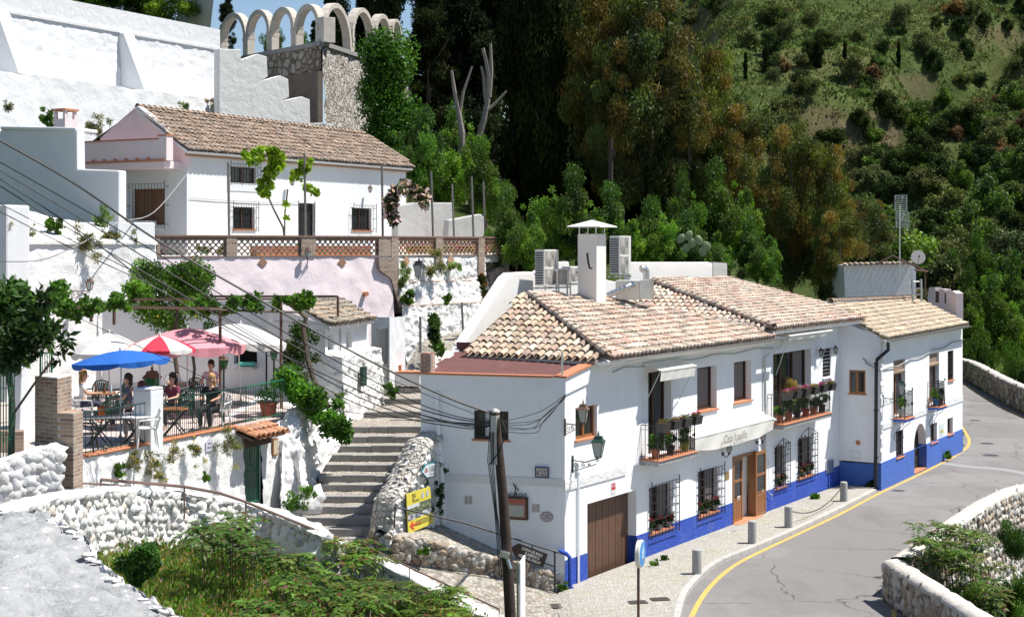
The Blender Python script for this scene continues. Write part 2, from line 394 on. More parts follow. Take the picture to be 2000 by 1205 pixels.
def tile_roof(mb,O,u,w,poly,pitch=.235,expo=.34,pal=PALA,r=.092,sag=.0,endcol=None,jit=1.0,seed=1):
 """clay barrel tiles on the plane O + s*u + q*w, clipped to poly (s, q)"""
 rr=random.Random(seed);nrm=u.cross(w).normalized()
 if nrm.z<0:nrm=-nrm
 s0=min(p[0]for p in poly);s1=max(p[0]for p in poly);q0=min(p[1]for p in poly);q1=max(p[1]for p in poly)
 ns=int((s1-s0)/pitch)+1;nq=int((q1-q0)/expo)+1
 L=expo*1.22
 for i in range(ns+1):
  s=s0+(i+.5)*pitch;wob=rr.uniform(-.012,.012)*jit
  for kind in(0,1):
   sc=s+(pitch/2 if kind else 0)
   for j in range(nq+1):
    q=q0+j*expo
    if not inside(poly,sc,q+expo*.5):continue
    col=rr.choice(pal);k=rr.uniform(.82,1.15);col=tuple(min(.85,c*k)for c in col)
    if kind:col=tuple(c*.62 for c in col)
    dz=rr.uniform(-.008,.012)*jit;ds=rr.uniform(-.010,.010)*jit+wob;ang=rr.uniform(-.03,.03)*jit
    vs=[];n=6
    for e in(0,1):
     qq=q-.03+e*L;rad=(r*(1.06 if e==0 else.84));lift=.035*(1-e)+dz
     for a in range(n+1):
      th=math.pi*a/n;ca,sa=math.cos(th),math.sin(th)
      if kind==0:hh=sa*rad*.95+lift+.02
      else:hh=-sa*rad*.55+lift*.6+.012
      vs.append(O+u*(sc+ds-ca*rad+ang*e*L)+w*qq+nrm*hh)
    fs=[(a,a+1,n+2+a,n+1+a)for a in range(n)]
    if kind==0 and j==0 or kind==0:
     b=len(vs)
     for a in range(n+1):
      th=math.pi*a/n;ca,sa=math.cos(th),math.sin(th)
      vs.append(O+u*(sc+ds-ca*rad*.80*1.25)+w*(q-.028)+nrm*(max(0,sa*r*1.06*.95-.016)+.035+dz+.02))
     lip=[(a+1,a,b+a,b+a+1)for a in range(n)]
     fs+=lip
    mb.add(vs,fs,col)
    if endcol and kind==0 and j==0:k=len(mb.f);mb.add([vs[a]+w*.02 for a in range(n+1)],[tuple(range(n+1))],endcol)
def ridge_tiles(mb,a,b,pal=PALA,r=.11,step=.33,seed=3,lift=.05):
 rr=random.Random(seed);a=Vector(a);b=Vector(b);d=(b-a);n=max(1,int(d.length/step));d.normalize()
 sd=d.cross(Vector((0,0,1))).normalized();up=sd.cross(d).normalized()
 if up.z<0:up=-up
 for i in range(n):
  p=a+d*(i*step);col=rr.choice(pal);k=rr.uniform(.85,1.12);col=tuple(c*k for c in col);vs=[];m=6
  for e in(0,1):
   rad=r*(1.08-.2*e);q=p+d*(e*step*1.15)+up*(lift+(1-e)*.02+rr.uniform(-.006,.006))
   for s in range(m+1):
    th=math.pi*s/m;vs.append(q+sd*math.cos(th)*rad+up*(math.sin(th)*rad))
  mb.add(vs,[(s,s+1,m+2+s,m+1+s)for s in range(m)],col)
def plane_roof(eO,u,rise_dir,slope):
 """roof plane through eO, horizontal eave direction u, rising towards rise_dir with the given slope (tan)"""
 w=(Vector((rise_dir.x,rise_dir.y,0)).normalized()+Vector((0,0,slope))).normalized()
 n=u.cross(w).normalized();return Plane(eO,n),w
def px_poly(pl,O,u,w,pts):
 out=[]
 for x,y in pts:
  h=pl.hit(x,y)-O;out.append((h.dot(u),h.dot(w)))
 return out
def rocks(mb,surf,nt_,nz_,size,seed=1,cols=((.75,.74,.72),),depth=.5,jit=.35,skip=0.0,seg=6,rings=4,amp=.28):
 """embedded stones: surf(a, b) -> (point, normal), a, b in 0..1"""
 rr=random.Random(seed)
 for i in range(nt_):
  for j in range(nz_):
   if rr.random()<skip:continue
   a=(i+.5+(.5 if j%2 else 0)*.9+rr.uniform(-jit,jit))/nt_;b=(j+.5+rr.uniform(-jit,jit)*.6)/nz_
   if not(0<=a<=1 and 0<=b<=1):continue
   p,n=surf(a,b);s=size*rr.uniform(.6,1.15);col=rr.choice(cols);k=rr.uniform(.88,1.08)
   q=n.to_track_quat('Z','Y')@Matrix.Rotation(rr.uniform(0,3.1),3,'Z').to_quaternion()
   mb.blob(p+n*size*.02,(s*.62,s*.42,s*depth),rr.random()*1e6,amp,rings,seg,tuple(min(.85,c*k)for c in col),q)
   # ------------------------------------------------------------------ leaves
def leaf_mesh(name,Pn,size,mat,tint,parent=None,org=None,aspect=.5,up=.35,tips=None,droop=0.0):
 """Pn (N,3) leaf bases in world space -> one mesh of diamond leaves with a tint per leaf"""
 N=len(Pn);size=np.broadcast_to(np.asarray(size,dtype=float),(N,))
 d=rng.normal(size=(N,3))if tips is None else tips+rng.normal(size=(N,3))*.35
 d[:,2]-=droop
 d/=np.linalg.norm(d,axis=1)[:,None]+1e-9
 a=rng.normal(size=(N,3));a[:,2]+=up;s=np.cross(d,a);s/=np.linalg.norm(s,axis=1)[:,None]+1e-9
 L=size[:,None];w=L*aspect*.5
 V=np.stack([Pn,Pn+d*L*.5+s*w,Pn+d*L,Pn+d*L*.5-s*w],axis=1).reshape(-1,3)
 if parent is not None:o=ORG[parent.name]
 elif org is not None:o=Vector(org)
 else:o=Vector((Pn[:,0].mean(),Pn[:,1].mean(),Pn[:,2].min()))
 V=V-np.array(o)
 me=bpy.data.meshes.new(name);me.vertices.add(4*N);me.vertices.foreach_set('co',V.astype(np.float32).ravel())
 me.loops.add(4*N);me.loops.foreach_set('vertex_index',np.arange(4*N,dtype=np.int32))
 me.polygons.add(N);me.polygons.foreach_set('loop_start',np.arange(0,4*N,4,dtype=np.int32));me.polygons.foreach_set('loop_total',np.full(N,4,dtype=np.int32))
 me.update();me.validate()
 at=me.attributes.new('tint','FLOAT_COLOR','FACE');C=np.ones((N,4),dtype=np.float32);C[:,:3]=tint;at.data.foreach_set('color',C.ravel())
 me.materials.append(mat);ob=bpy.data.objects.new(name,me);COL.objects.link(ob);ORG[ob.name]=Vector(o)
 if parent is not None:ob.parent=parent
 else:ob.location=o
 return ob
def clumps(centers,radii,n,squash=1.0):
 """n leaves spread over gaussian-ish clumps; denser towards each clump's surface"""
 centers=np.asarray(centers);radii=np.asarray(radii)
 pr=radii**2;idx=rng.choice(len(centers),n,p=pr/pr.sum())
 v=rng.normal(size=(n,3));v/=np.linalg.norm(v,axis=1)[:,None]
 r=rng.random(n)**.45;v*=(r*radii[idx])[:,None];v[:,2]*=squash
 return centers[idx]+v,idx
def tintn(idx,nc,cols,var=.25,leafvar=.2):
 """per-clump colour choice with per-leaf variation"""
 cols=np.asarray(cols);pick=cols[rng.integers(0,len(cols),nc)]*(1+rng.uniform(-var,var,(nc,1)))
 return np.clip(pick[idx]*(1+rng.uniform(-leafvar,leafvar,(len(idx),1))),0,1)
def ell_clumps(n,rx,ry,rz,cz,rad,shell=.55):
 v=rng.normal(size=(n,3));v/=np.linalg.norm(v,axis=1)[:,None];r=shell+(1-shell)*rng.random(n)
 return v*r[:,None]*np.array([rx,ry,rz])+np.array([0,0,cz]),rad*rng.uniform(.6,1.25,n)
 # ------------------------------------------------------------------ ground and terrain
def fbm(x,y,s,o=4):
 return noise.fractal(Vector((x*s,y*s,3.3)),.9,2.0,o)
XW=([15,25,33,38.2,45.6,49.9,52,60,72,82,100,112],[10.6,10.1,9.65,9.26,13.4,16,18.5,23,26.5,27,29.4,29])
def sstep(a,b,x):t=min(1,max(0,(x-a)/(b-a)));return t*t*(3-2*t)
def ground_h(X,Y):
 d=-(X-1.34)*.848+(Y-39.1)*.53
 up=float(np.interp(d,[-5,3,6,9,11,16,24,36,60,120],[-.4,-.4,-.6,.3,2.5,7.4,8.0,12,20,30]))
 if X<7 and Y<float(np.interp(X,[-40,-16.4,-12.5,-4.8,0,7],[37,46.5,54.2,60.5,66.6,68]))+1.2:up=min(up,.2 if Y<47 and X<-2.2 else 2.9)
 r=X-float(np.interp(Y,XW[0],XW[1]))
 h=up if r<0 else-.4-1.6*sstep(0,.8,r)-min(r,14)*.55
 far=sstep(112,140,Y)
 if far>0:
  xs=X/max(Y,1)
  lf=sstep(-.02,.16,xs)
  base=-9+max(0,Y-118)*.355*lf+6*lf
  gl=1-abs(math.sin((X*.9-Y*.35)*.028+fbm(X,Y,.012,3)*1.6))
  base+=(-13*gl**3+4.5*fbm(X,Y,.02,5)+1.7*fbm(X,Y,.09,4))*sstep(125,190,Y)
  base+=.9*math.sin(base*.55+fbm(X,Y,.015)*4)*sstep(150,200,Y)
  h=h*(1-far)+base*far if xs>-.02 else h*(1-far)+6*far
 return h
def terrain():
 xs=np.concatenate([np.arange(-160,-20,7.),np.arange(-20,30,1.6),np.arange(30,60,2.2),np.arange(60,330,3.4)])
 ys=np.concatenate([np.arange(12,60,1.3),np.arange(60,120,2.2),np.arange(120,420,3.),np.arange(420,1500,60.)])
 V=[(x,y,ground_h(x,y))for y in ys for x in xs];nx=len(xs);ny=len(ys)
 Fs=[(j*nx+i,j*nx+i+1,(j+1)*nx+i+1,(j+1)*nx+i)for j in range(ny-1)for i in range(nx-1)]
 mb=MB();mb.v=V;mb.f=Fs;mb.c=[(1,1,1)]*len(Fs)
 m,nt,bs=newmat('hillside_ground');v=pos(nt)
 a=ntex(nt,v,.035,9,.68);b=ntex(nt,v,.35,8,.75);c0=ntex(nt,v,1.6,6,.8)
 c=ramp(nt,a,[(.36,(.055,.085,.024)),(.50,(.10,.145,.04)),(.60,(.16,.18,.065)),(.72,(.21,.17,.09))])
 c=mix(nt,ramp(nt,b,[(.40,(0,0,0)),(.66,(1,1,1))]),mix(nt,1.0,c,(.45,.5,.4),'MULTIPLY'),c)
 c=mix(nt,mathn(nt,'MULTIPLY',ramp(nt,c0,[(.45,(0,0,0)),(.75,(1,1,1))]),.5),c,(.17,.20,.07))
 g=nt.nodes.new('ShaderNodeNewGeometry');sp=nd(nt,'ShaderNodeSeparateXYZ');nt.links.new(g.outputs['Normal'],sp.inputs[0])
 c=mix(nt,ramp(nt,sp.outputs[2],[(.42,(1,1,1)),(.62,(0,0,0))]),c,(.19,.14,.09))
 nt.links.new(c,bs.inputs['Base Color']);bs.inputs['Roughness'].default_value=1;bs.inputs['Specular IOR Level'].default_value=.1
 bb=bump(nt,bs,b,.9);bump(nt,bs,c0,.35,1,bb)
 o=mb.build('ground',m,smooth=True,org=(0,0,0),auto=80);tag(o,kind='structure')
terrain()
m,nt,bs=newmat('asphalt');v=pos(nt)
c=mix(nt,ntex(nt,v,.35,5),(.16,.152,.147),(.21,.20,.194))
c=mix(nt,ramp(nt,ntex(nt,v,45,3),[(.3,(.75,.75,.75)),(.8,(1.2,1.2,1.2))]),(0,0,0),c,'MULTIPLY')if False else mix(nt,.55,c,ramp(nt,ntex(nt,v,30,4,.8),[(.3,(.10,.096,.092)),(.7,(.29,.277,.27))]))
vo=nd(nt,'ShaderNodeTexVoronoi',feature='DISTANCE_TO_EDGE',i_Scale=.23)
dv=mix(nt,.5,v,nd_noisecol(nt,v,1.1),'LINEAR_LIGHT');nt.links.new(dv,vo.inputs['Vector'])
cr=ramp(nt,vo.outputs['Distance'],[(0,(1,1,1)),(.009,(0,0,0))])
msk=ramp(nt,ntex(nt,v,.22,3),[(.40,(0,0,0)),(.5,(1,1,1))])
crm=mathn(nt,'MULTIPLY',cr,msk);c=mix(nt,mathn(nt,'MULTIPLY',crm,.75),c,(.035,.03,.028))
stn=ramp(nt,ntex(nt,pos(nt,(1,.35,1)),.55,7,.7),[(.52,(0,0,0)),(.66,(1,1,1))]);c=mix(nt,mathn(nt,'MULTIPLY',stn,.28),c,(.08,.075,.07))
lt=ramp(nt,ntex(nt,v,.16,4,.6),[(.50,(0,0,0)),(.54,(1,1,1))]);c=mix(nt,mathn(nt,'MULTIPLY',lt,.16),c,(.34,.33,.32))
nt.links.new(c,bs.inputs['Base Color']);bs.inputs['Roughness'].default_value=.92;bs.inputs['Specular IOR Level'].default_value=.25
bb=bump(nt,bs,ntex(nt,v,60,3),.006);bump(nt,bs,mathn(nt,'MULTIPLY',crm,-1.0),.01,1,bb)
M_['asphalt']=m
FA=Fac((1.34,39.1),(12.42,56.8));FB=Fac((13.27,55.3),(19.27,65.7))
t_end=20.35
mb=MB()
rp=[(0.8,20),(1.0,38.4),(1.34,39.3),(11,58.0),(17,67),(17,72),(13,88),(10,112),(28,112),(29.35,99.6),(26.95,82),(26.45,72),(22.95,60),(18.45,52),(15.95,49.9),(13.35,45.6),(9.2,38.2),(9.6,33),(10.3,20)]
mb.add([(x,y,0)for x,y in rp],[tuple(range(len(rp)))]);o=mb.build('road',M_['asphalt'],org=(0,0,0));tag(o,kind='structure')
import bmesh
def tri(o):
 b=bmesh.new();b.from_mesh(o.data);bmesh.ops.triangulate(b,faces=b.faces,ngon_method='EAR_CLIP')
 for f in b.faces:
  f.normal_update()
 b.to_mesh(o.data);b.free()
tri(o)
M_['yellow']=paint('yellow_road_paint',(.60,.36,.08),.8,.15,5,(.24,.22,.19),.7,.002)
def ribbon(name,pts,w,z,mat,lab=None):
 mb=MB();pts=[Vector((p[0],p[1],z))for p in pts];L=[];Rr=[]
 for i,p in enumerate(pts):
  d=(pts[min(i+1,len(pts)-1)]-pts[max(i-1,0)]).normalized();s=Vector((d.y,-d.x,0))*w/2;L.append(p-s);Rr.append(p+s)
 for i in range(len(pts)-1):mb.quad(L[i],Rr[i],Rr[i+1],L[i+1])
 o=mb.build(name,mat);return tag(o,kind='structure')
def smooth_pts(pts,n=6):
 out=[];P_=[Vector(p)for p in pts];m_=len(P_)
 for i in range(m_-1):
  p0,p1,p2,p3=P_[max(i-1,0)],P_[i],P_[i+1],P_[min(i+2,m_-1)]
  for k in range(n):
   t=k/n;out.append(.5*((2*p1)+(p2-p0)*t+(2*p0-5*p1+4*p2-p3)*t*t+(3*p1-p0-3*p2+p3)*t**3))
 out.append(P_[-1]);return out
yl=[G(x,y)for x,y in[(1330,1260),(1350,1205),(1383,1150),(1433,1105),(1500,1070),(1560,1042),(1640,1004),(1712,966),(1780,934),(1850,899),(1884,878),(1893,862),(1886,845),(1872,825)]]
ribbon('yellow_line',smooth_pts(yl),.13,.004,M_['yellow'])
ribbon('yellow_line',[(26.2,78),(26.7,84),(28.9,99),(28.2,110)],.14,.004,M_['yellow'])
ribbon('yellow_line',[(9.25,37.2),(9.0,36.2),(9.3,33),(9.6,29)],.12,.004,M_['yellow'])
M_['patch']=paint('grey_road_repair',(.25,.255,.255),.9,.1,3,None,0,.003)
pp=[G(x,y)for x,y in[(1842,905),(1900,912),(1960,917),(2030,930)]]
ribbon('road_patch',smooth_pts(pp),.55,.0042,M_['patch'])
pp=[G(x,y)for x,y in[(1880,786),(1935,788),(2000,792)]]
ribbon('road_patch',pp,.4,.0042,M_['patch'])
m_man=paint('cast_iron_cover',(.13,.125,.13),.6,.2,8,None,0,.006,40)
for i,(x,y,r,lab)in enumerate([(1928,866,.33,'round iron manhole cover in the road, the farther of the two close together'),(1935,889,.36,'round iron manhole cover in the road, the nearer of the two close together'),(1904,821,.28,'small pale manhole cover farthest along the road'),(1755,958,.25,'small manhole cover beside the yellow line')]):
 p=G(x,y);mb=MB();mb.lathe([(r*.2,.012),(r*.8,.012),(r*.86,.009),(r,.009),(r,-.02)],p,28)
 for k in range(-4,5):
  h=math.sqrt(max(0,.8**2-(k*.17)**2))*r;mb.box(-h,h,-.012,.012,.012,.017,rot=Matrix.Identity(3),at=p+Vector((0,k*.17*r,0)))
 tag(mb.build('manhole_cover',m_man),lab,'manhole cover','iron manhole covers in the road')
kerb=[G(x,y,.12)for x,y in[(1322,1245),(1330,1195),(1347,1148),(1400,1098),(1480,1064),(1560,1030),(1640,992),(1712,955)]]
ks=smooth_pts([Vector((p.x,p.y,0))for p in kerb],5)
mbk=MB();rr=random.Random(5)
inner=[]
for i,p in enumerate(ks):
 d=(ks[min(i+1,len(ks)-1)]-ks[max(i-1,0)]).normalized();inner.append(p+Vector((-d.y,d.x,0))*.17)
arc=0
for i in range(len(ks)-1):
 a,b,c_,d_=ks[i],ks[i+1],inner[i+1],inner[i]
 g=(b-a).normalized()*.006
 mbk.prism([a+g+Vector((0,0,-.1)),b-g+Vector((0,0,-.1)),c_-g+Vector((0,0,-.1)),d_+g+Vector((0,0,-.1))],(0,0,.222))
tag(mbk.build('kerb',M_['kerb'],bevel=.012),kind='structure')
m,nt,bs=newmat('pebble_pavement');v=pos(nt)
vo=nd(nt,'ShaderNodeTexVoronoi',feature='F1',i_Scale=13.0);nt.links.new(v,vo.inputs['Vector'])
sep=nd(nt,'ShaderNodeSeparateColor');nt.links.new(vo.outputs['Color'],sep.inputs[0])
c=ramp(nt,sep.outputs[0],[(0,(.28,.265,.23)),(.5,(.37,.355,.315)),(1,(.44,.425,.39))])
c=mix(nt,ramp(nt,vo.outputs['Distance'],[(.35,(0,0,0)),(.75,(1,1,1))]),c,(.30,.28,.24))
mo=ramp(nt,ntex(nt,v,1.3,7,.7),[(.55,(0,0,0)),(.68,(1,1,1))]);c=mix(nt,mathn(nt,'MULTIPLY',mo,.6),c,(.26,.26,.12))
nt.links.new(c,bs.inputs['Base Color']);bs.inputs['Roughness'].default_value=.95
bump(nt,bs,mathn(nt,'MULTIPLY',vo.outputs['Distance'],-1.0),.03);M_['pebble']=m
mb=MB();pv=[inner[i]for i in range(len(inner))]
poly=[Vector((p.x,p.y,.108))for p in pv]+[Vector((13.1,55.35,.108)),Vector((12.1,56.2,.108)),Vector((1.4,39.25,.108)),Vector((1.0,38.3,.02)),Vector((1.6,30,.02)),Vector((4.5,30,.108))]
mb.add(poly,[tuple(range(len(poly)))]);o=mb.build('pavement',M_['pebble'],org=(0,0,0));tri(o);tag(o,kind='structure')
m_gr=paint('rusty_drain_grate',(.09,.075,.065),.7,.2,8,None,0,.002)
def grate(cx_,cy_,w,l,n,lab,rz=0.2,z=.112):
 p=G(cx_,cy_,z);Rm=Matrix.Rotation(rz,3,'Z');mb=MB()
 for s in(-1,1):
  mb.box(-w/2,w/2,s*l/2-.015,s*l/2+.015,0,.02,rot=Rm,at=p);mb.box(s*w/2-.015,s*w/2+.015,-l/2+.016,l/2-.016,0,.019,rot=Rm,at=p)
 for k in range(1,n):mb.box(-w/2+w*k/n-.012,-w/2+w*k/n+.012,-l/2+.016,l/2-.016,0,.018,rot=Rm,at=p)
 mb.box(-w/2,w/2,-l/2,l/2,-.01,.003,rot=Rm,at=p)
 tag(mb.build('drain_grate',m_gr),lab,'drain grate','drain grates in the ground')
grate(1246,1176,.42,.28,9,'small drain grate beside the base of the round blue sign')
grate(1289,1170,.42,.28,9,'small drain grate in the pavement, the one nearer the kerb')
grate(1112,1183,.85,.42,16,'long drain grate across the lane at the foot of the white corner',.15,.03)
m,nt,bs=newmat('lane_cobbles');v=pos(nt)
vo=nd(nt,'ShaderNodeTexVoronoi',feature='F1',i_Scale=9.0);nt.links.new(mix(nt,.06,v,nd_noisecol(nt,v,5),'LINEAR_LIGHT'),vo.inputs['Vector'])
sep=nd(nt,'ShaderNodeSeparateColor');nt.links.new(vo.outputs['Color'],sep.inputs[0])
c=ramp(nt,sep.outputs[0],[(0,(.19,.17,.145)),(.4,(.32,.30,.265)),(.8,(.43,.41,.37)),(1,(.37,.29,.22))])
c=mix(nt,ramp(nt,vo.outputs['Distance'],[(.4,(0,0,0)),(.85,(1,1,1))]),c,(.20,.18,.14))
nt.links.new(c,bs.inputs['Base Color']);bs.inputs['Roughness'].default_value=.95
bump(nt,bs,mathn(nt,'MULTIPLY',vo.outputs['Distance'],-1.0),.05);M_['cobble']=m
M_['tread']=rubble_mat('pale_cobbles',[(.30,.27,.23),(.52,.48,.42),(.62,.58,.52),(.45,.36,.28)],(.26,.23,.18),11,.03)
M_['pale_top']=rubble_mat('pale_cobbled_top',[(.45,.43,.40),(.66,.64,.61),(.55,.48,.40),(.72,.71,.69)],(.36,.32,.27),6,.03)
lane=[((1000,1290,-.02),(1240,1290,-.02)),((985,1215,.0),(1130,1200,.0)),((900,1170,.3),(1088,1157,.02)),((800,1122,.72),(980,1131,.42)),((700,1085,1.15),(860,1101,.80)),((640,1072,1.35),(780,1085,1.05)),((600,1052,1.5),(757,1056,1.22)),((560,1034,1.7),(600,1056,1.24)),((450,1008,2.1),(530,1010,1.75)),((330,990,2.6),(470,985,2.0)),((200,990,3.0),(300,955,2.75)),((60,1010,3.3),(130,935,3.4)),((-150,1030,3.5),(-100,930,3.6))]
mb=MB();L_=[(G(*a),G(*b))for a,b in lane]
for i in range(len(L_)-1):
 (a,b),(c_,d_)=L_[i],L_[i+1]
 for k in range(4):
  f0,f1=k/4,(k+1)/4;mb.quad(a.lerp(b,f0),a.lerp(b,f1),c_.lerp(d_,f1),c_.lerp(d_,f0))
tag(mb.build('lane',M_['cobble'],org=(0,0,0),smooth=True,auto=80),kind='structure')
FL=fac_px(822,40.3,1103,39.1)
pf=[((765,1046,1.62),(840,1016,1.62)),((856,1060,1.38),(870,1027,1.48)),((900,1073,1.18),(980,1078,.92)),((960,1088,.95),(1030,1098,.68)),((1040,1108,.68),(1070,1112,.52)),((1090,1122,.45),(1100,1124,.44))]
back=[(FL.w(FL.tz(b[0],0)[0],0.0,b[2]))for a,b in pf];fr=[G(*a)for a,b in pf]
mb=MB()
for i in range(len(pf)-1):
 for k in range(3):
  f0,f1=k/3,(k+1)/3;mb.quad(fr[i].lerp(back[i],f0),fr[i].lerp(back[i],f1),fr[i+1].lerp(back[i+1],f1),fr[i+1].lerp(back[i+1],f0))
tag(mb.build('ramp_paving',M_['cobble'],org=(0,0,0)),kind='structure')
M_['rub_brown']=rubble_mat('brown_rubble',[(.22,.18,.14),(.36,.31,.25),(.48,.44,.38),(.30,.20,.14)],(.17,.13,.10),4.2,.05)
SC_BROWN=((.30,.25,.20),(.42,.38,.32),(.50,.47,.42),(.36,.28,.20),(.24,.20,.17))
SC_WHITE=((.72,.71,.70),(.68,.67,.65),(.60,.58,.55),(.74,.73,.72))
SC_GREY=((.50,.48,.44),(.62,.60,.56),(.42,.40,.37),(.68,.66,.62),(.55,.50,.43))
def strip_surf(top,bot,flip=False):
 """surface between two polylines, both lists of Vectors of equal length"""
 def f(a,b):
  x=a*(len(top)-1);i=min(int(x),len(top)-2);u=x-i
  T=top[i].lerp(top[i+1],u);B=bot[i].lerp(bot[i+1],u)
  t=(top[i+1]-top[i]);up=(T-B);n=t.cross(up).normalized()
  if flip:n=-n
  return B.lerp(T,b),n
 return f
def lumpy(mb,top,bot,n,m,amp,sc=2.0,flip=False,seed=0.0,col=None,amp2=0.0):
 f=strip_surf(top,bot,flip);vs=[];fs=[]
 for j in range(m+1):
  for i in range(n+1):
   p,nn=f(i/n,j/m);q=p*sc+Vector((seed,0,0))
   k=noise.fractal(q,.8,2.1,4)*amp
   if amp2:k+=abs(noise.noise(p*sc*2.3))*amp2
   vs.append(p+nn*k)
 for j in range(m):
  for i in range(n):a=j*(n+1)+i;fs.append((a,a+1,a+n+2,a+n+1))
 mb.add(vs,fs,col)
top=fr;bot=[p-Vector((0,0,h))for p,h in zip(fr,(.55,.55,.55,.5,.48,.46))]
wl_=thing('retaining_wall','low brown rubble wall edging the cobbled ramp below the white end wall','wall',top[0]-Vector((0,0,.6)))
mb=MB();lumpy(mb,top,[b-Vector((0,0,.25))for b in bot],60,8,.05,3);mb.build('wall_core',M_['rub_brown'],wl_,smooth=True,auto=80)
mb=MB();rocks(mb,strip_surf(top,bot),34,4,.23,3,SC_BROWN,.35,seg=7,rings=5);mb.build('stones',M_['stones'],wl_,smooth=True,auto=60)
# ------------------------------------------------------------------ foreground: white slab, curved rubble wall, grassy slope
sl_edge=[G(*p)for p in[(-350,960,4.1),(0,1003,4.05),(100,1013,4.0),(160,1045,3.98),(195,1098,3.98),(250,1147,3.95),(300,1175,3.93),(352,1207,3.9),(440,1290,3.9)]]
t_=thing('plastered_bastion','rough white plastered slab filling the bottom left corner','wall',(-8,22,2))
mb=MB();nA=len(sl_edge);m_=70
inn=[Vector((p.x-9-.3*i,p.y-6+i*.2,p.z+.35))for i,p in enumerate(sl_edge)]
vs=[];fs=[];NN=180
def samp(pl,a):x=a*(len(pl)-1);i=min(int(x),len(pl)-2);return pl[i].lerp(pl[i+1],x-i)
for j in range(m_+1):
 for i in range(NN+1):
  b=(j/m_)**1.6;p=samp(sl_edge,i/NN).lerp(samp(inn,i/NN),b)
  z=.13*noise.fractal(p*1.5,.65,2.1,7)+.07*noise.noise(p*.5)
  if j<3:z+=.04*noise.noise(p*4);p=p+Vector((.09*noise.noise(p*2.2+Vector((5,0,0))),.09*noise.noise(p*2.4),-.05*(2-j)/2))
  vs.append(p+Vector((0,0,z)))
for j in range(m_):
 for i in range(NN):a=j*(NN+1)+i;fs.append((a+1,a,a+NN+1,a+NN+2))
mb.add(vs,fs);m=stucco('weathered_slab_plaster',(.31,.318,.325),.10,3.6,damt=.5,dirt=(.19,.19,.19),speck=(4,.57,(.46,.46,.455),.9));mb.build('slab_top',m,t_,smooth=True,auto=80)
mb=MB();lumpy(mb,[p+Vector((0,0,.04))for p in sl_edge],[p+Vector((.35,.3,-2.6))for p in sl_edge],90,16,.14,1.6);mb.build('side_face',M_['white_old'],t_,smooth=True,auto=80)
mb=MB();rocks(mb,strip_surf(sl_edge,[p+Vector((.1,.1,-1.0))for p in sl_edge]),70,5,.22,9,SC_WHITE,.22,seg=7,rings=5,amp=.35)
rocks(mb,strip_surf([p+Vector((-.22,-.1,.05))for p in sl_edge],[p+Vector((.02,0,.02))for p in sl_edge]),60,1,.20,12,SC_WHITE,.2,seg=8,rings=5,amp=.4,skip=.5)
mb.build('edge_stones',M_['stones'],t_,smooth=True,auto=60)
cap=[(0,1003,4.05),(60,985,3.95),(120,970,3.82),(200,959,3.55),(260,957,3.35),(330,961,3.08),(400,970,2.76),(460,981,2.48),(520,998,2.22),(580,1022,1.98),(645,1052,1.66),(700,1080,1.25),(800,1128,.75),(900,1180,.25),(985,1226,-.1)]
cw=[G(*p)for p in cap]
cws=smooth_pts(cw,4)
t_=thing('rubble_wall','curved whitewashed rubble wall below the handrail, edging the grassy slope','wall',cw[4]-Vector((0,0,2)))
def off2(pl,d):
 out=[]
 for i,p in enumerate(pl):
  t=(pl[min(i+1,len(pl)-1)]-pl[max(i-1,0)]);t.z=0;t.normalize();out.append(p+Vector((t.y,-t.x,0))*d)
 return out
hts=[min(2.3,max(.55,2.3-.045*abs(i-14)*1.5))if i<40 else 1.3 for i in range(len(cws))]
face_top=off2(cws,.0);face_bot=[p-Vector((0,0,h))for p,h in zip(off2(cws,.18),hts)]
mb=MB();lumpy(mb,face_top,face_bot,150,26,.10,2.2);mb.build('wall_core',M_['white_old'],t_,smooth=True,auto=80)
mb=MB();rocks(mb,strip_surf(face_top[4:50],[p-Vector((0,0,1.75))for p in off2(cws,.16)][4:50]),74,10,.25,21,SC_GREY+SC_WHITE+SC_WHITE,.36,seg=8,rings=6,amp=.24,skip=.05)
mb.build('stones',M_['stones'],t_,smooth=True,auto=60)
mb=MB();ct=off2(cws,.05);cb=off2(cws,-.42)
vs=[];fs=[];n_=len(cws)*3;prof=[(.06,-.10),(.10,.0),(.02,.055),(-.2,.075),(-.40,.05),(-.46,-.02),(-.46,-.5)]
for i in range(n_+1):
 for k,(dd,zz)in enumerate(prof):
  a=samp(cws,i/n_);b=samp(off2(cws,1.0),i/n_);q=a+(b-a)*dd+Vector((0,0,zz));nn=noise.fractal(q*3.2,.8,2,4)*.045
  vs.append(q+Vector((nn,nn,nn*.9)))
K=len(prof)
for i in range(n_):
 for k in range(K-1):a=i*K+k;fs.append((a,a+K,a+K+1,a+1))
mb.add(vs,fs);mb.build('coping',M_['white_old'],t_,smooth=True,auto=80)
m,nt,bs=newmat('grassy_soil');v=pos(nt)
c=ramp(nt,ntex(nt,v,1.5,8,.7),[(.35,(.045,.07,.018)),(.52,(.09,.11,.03)),(.66,(.16,.13,.07)),(.8,(.26,.22,.15))])
nt.links.new(c,bs.inputs['Base Color']);bs.inputs['Roughness'].default_value=1;bump(nt,bs,ntex(nt,v,7,8,.7),.12);M_['soil']=m
def slope_h(X,Y):
 best=1e9
 for p in cw:
  dd=(p.x-X)**2+(p.y-Y)**2
  if dd<best:best=dd;bp=p
 d=math.sqrt(best)
 base=bp.z-(1.5 if bp.z>2 else.75*bp.z)
 return base-.13*d-.012*d*d+.10*fbm(X,Y,.6,3)
mb=MB();xs=np.arange(-13,3.2,.45);ys=np.arange(19,41,.45);vs=[];fs=[]
for Y in ys:
 for X in xs:
  vs.append((X,Y,slope_h(X,Y)))
nx=len(xs)
def in_slope(X,Y):
 yw=float(np.interp(X,[p.x for p in cw],[p.y for p in cw]));return Y<yw-.05
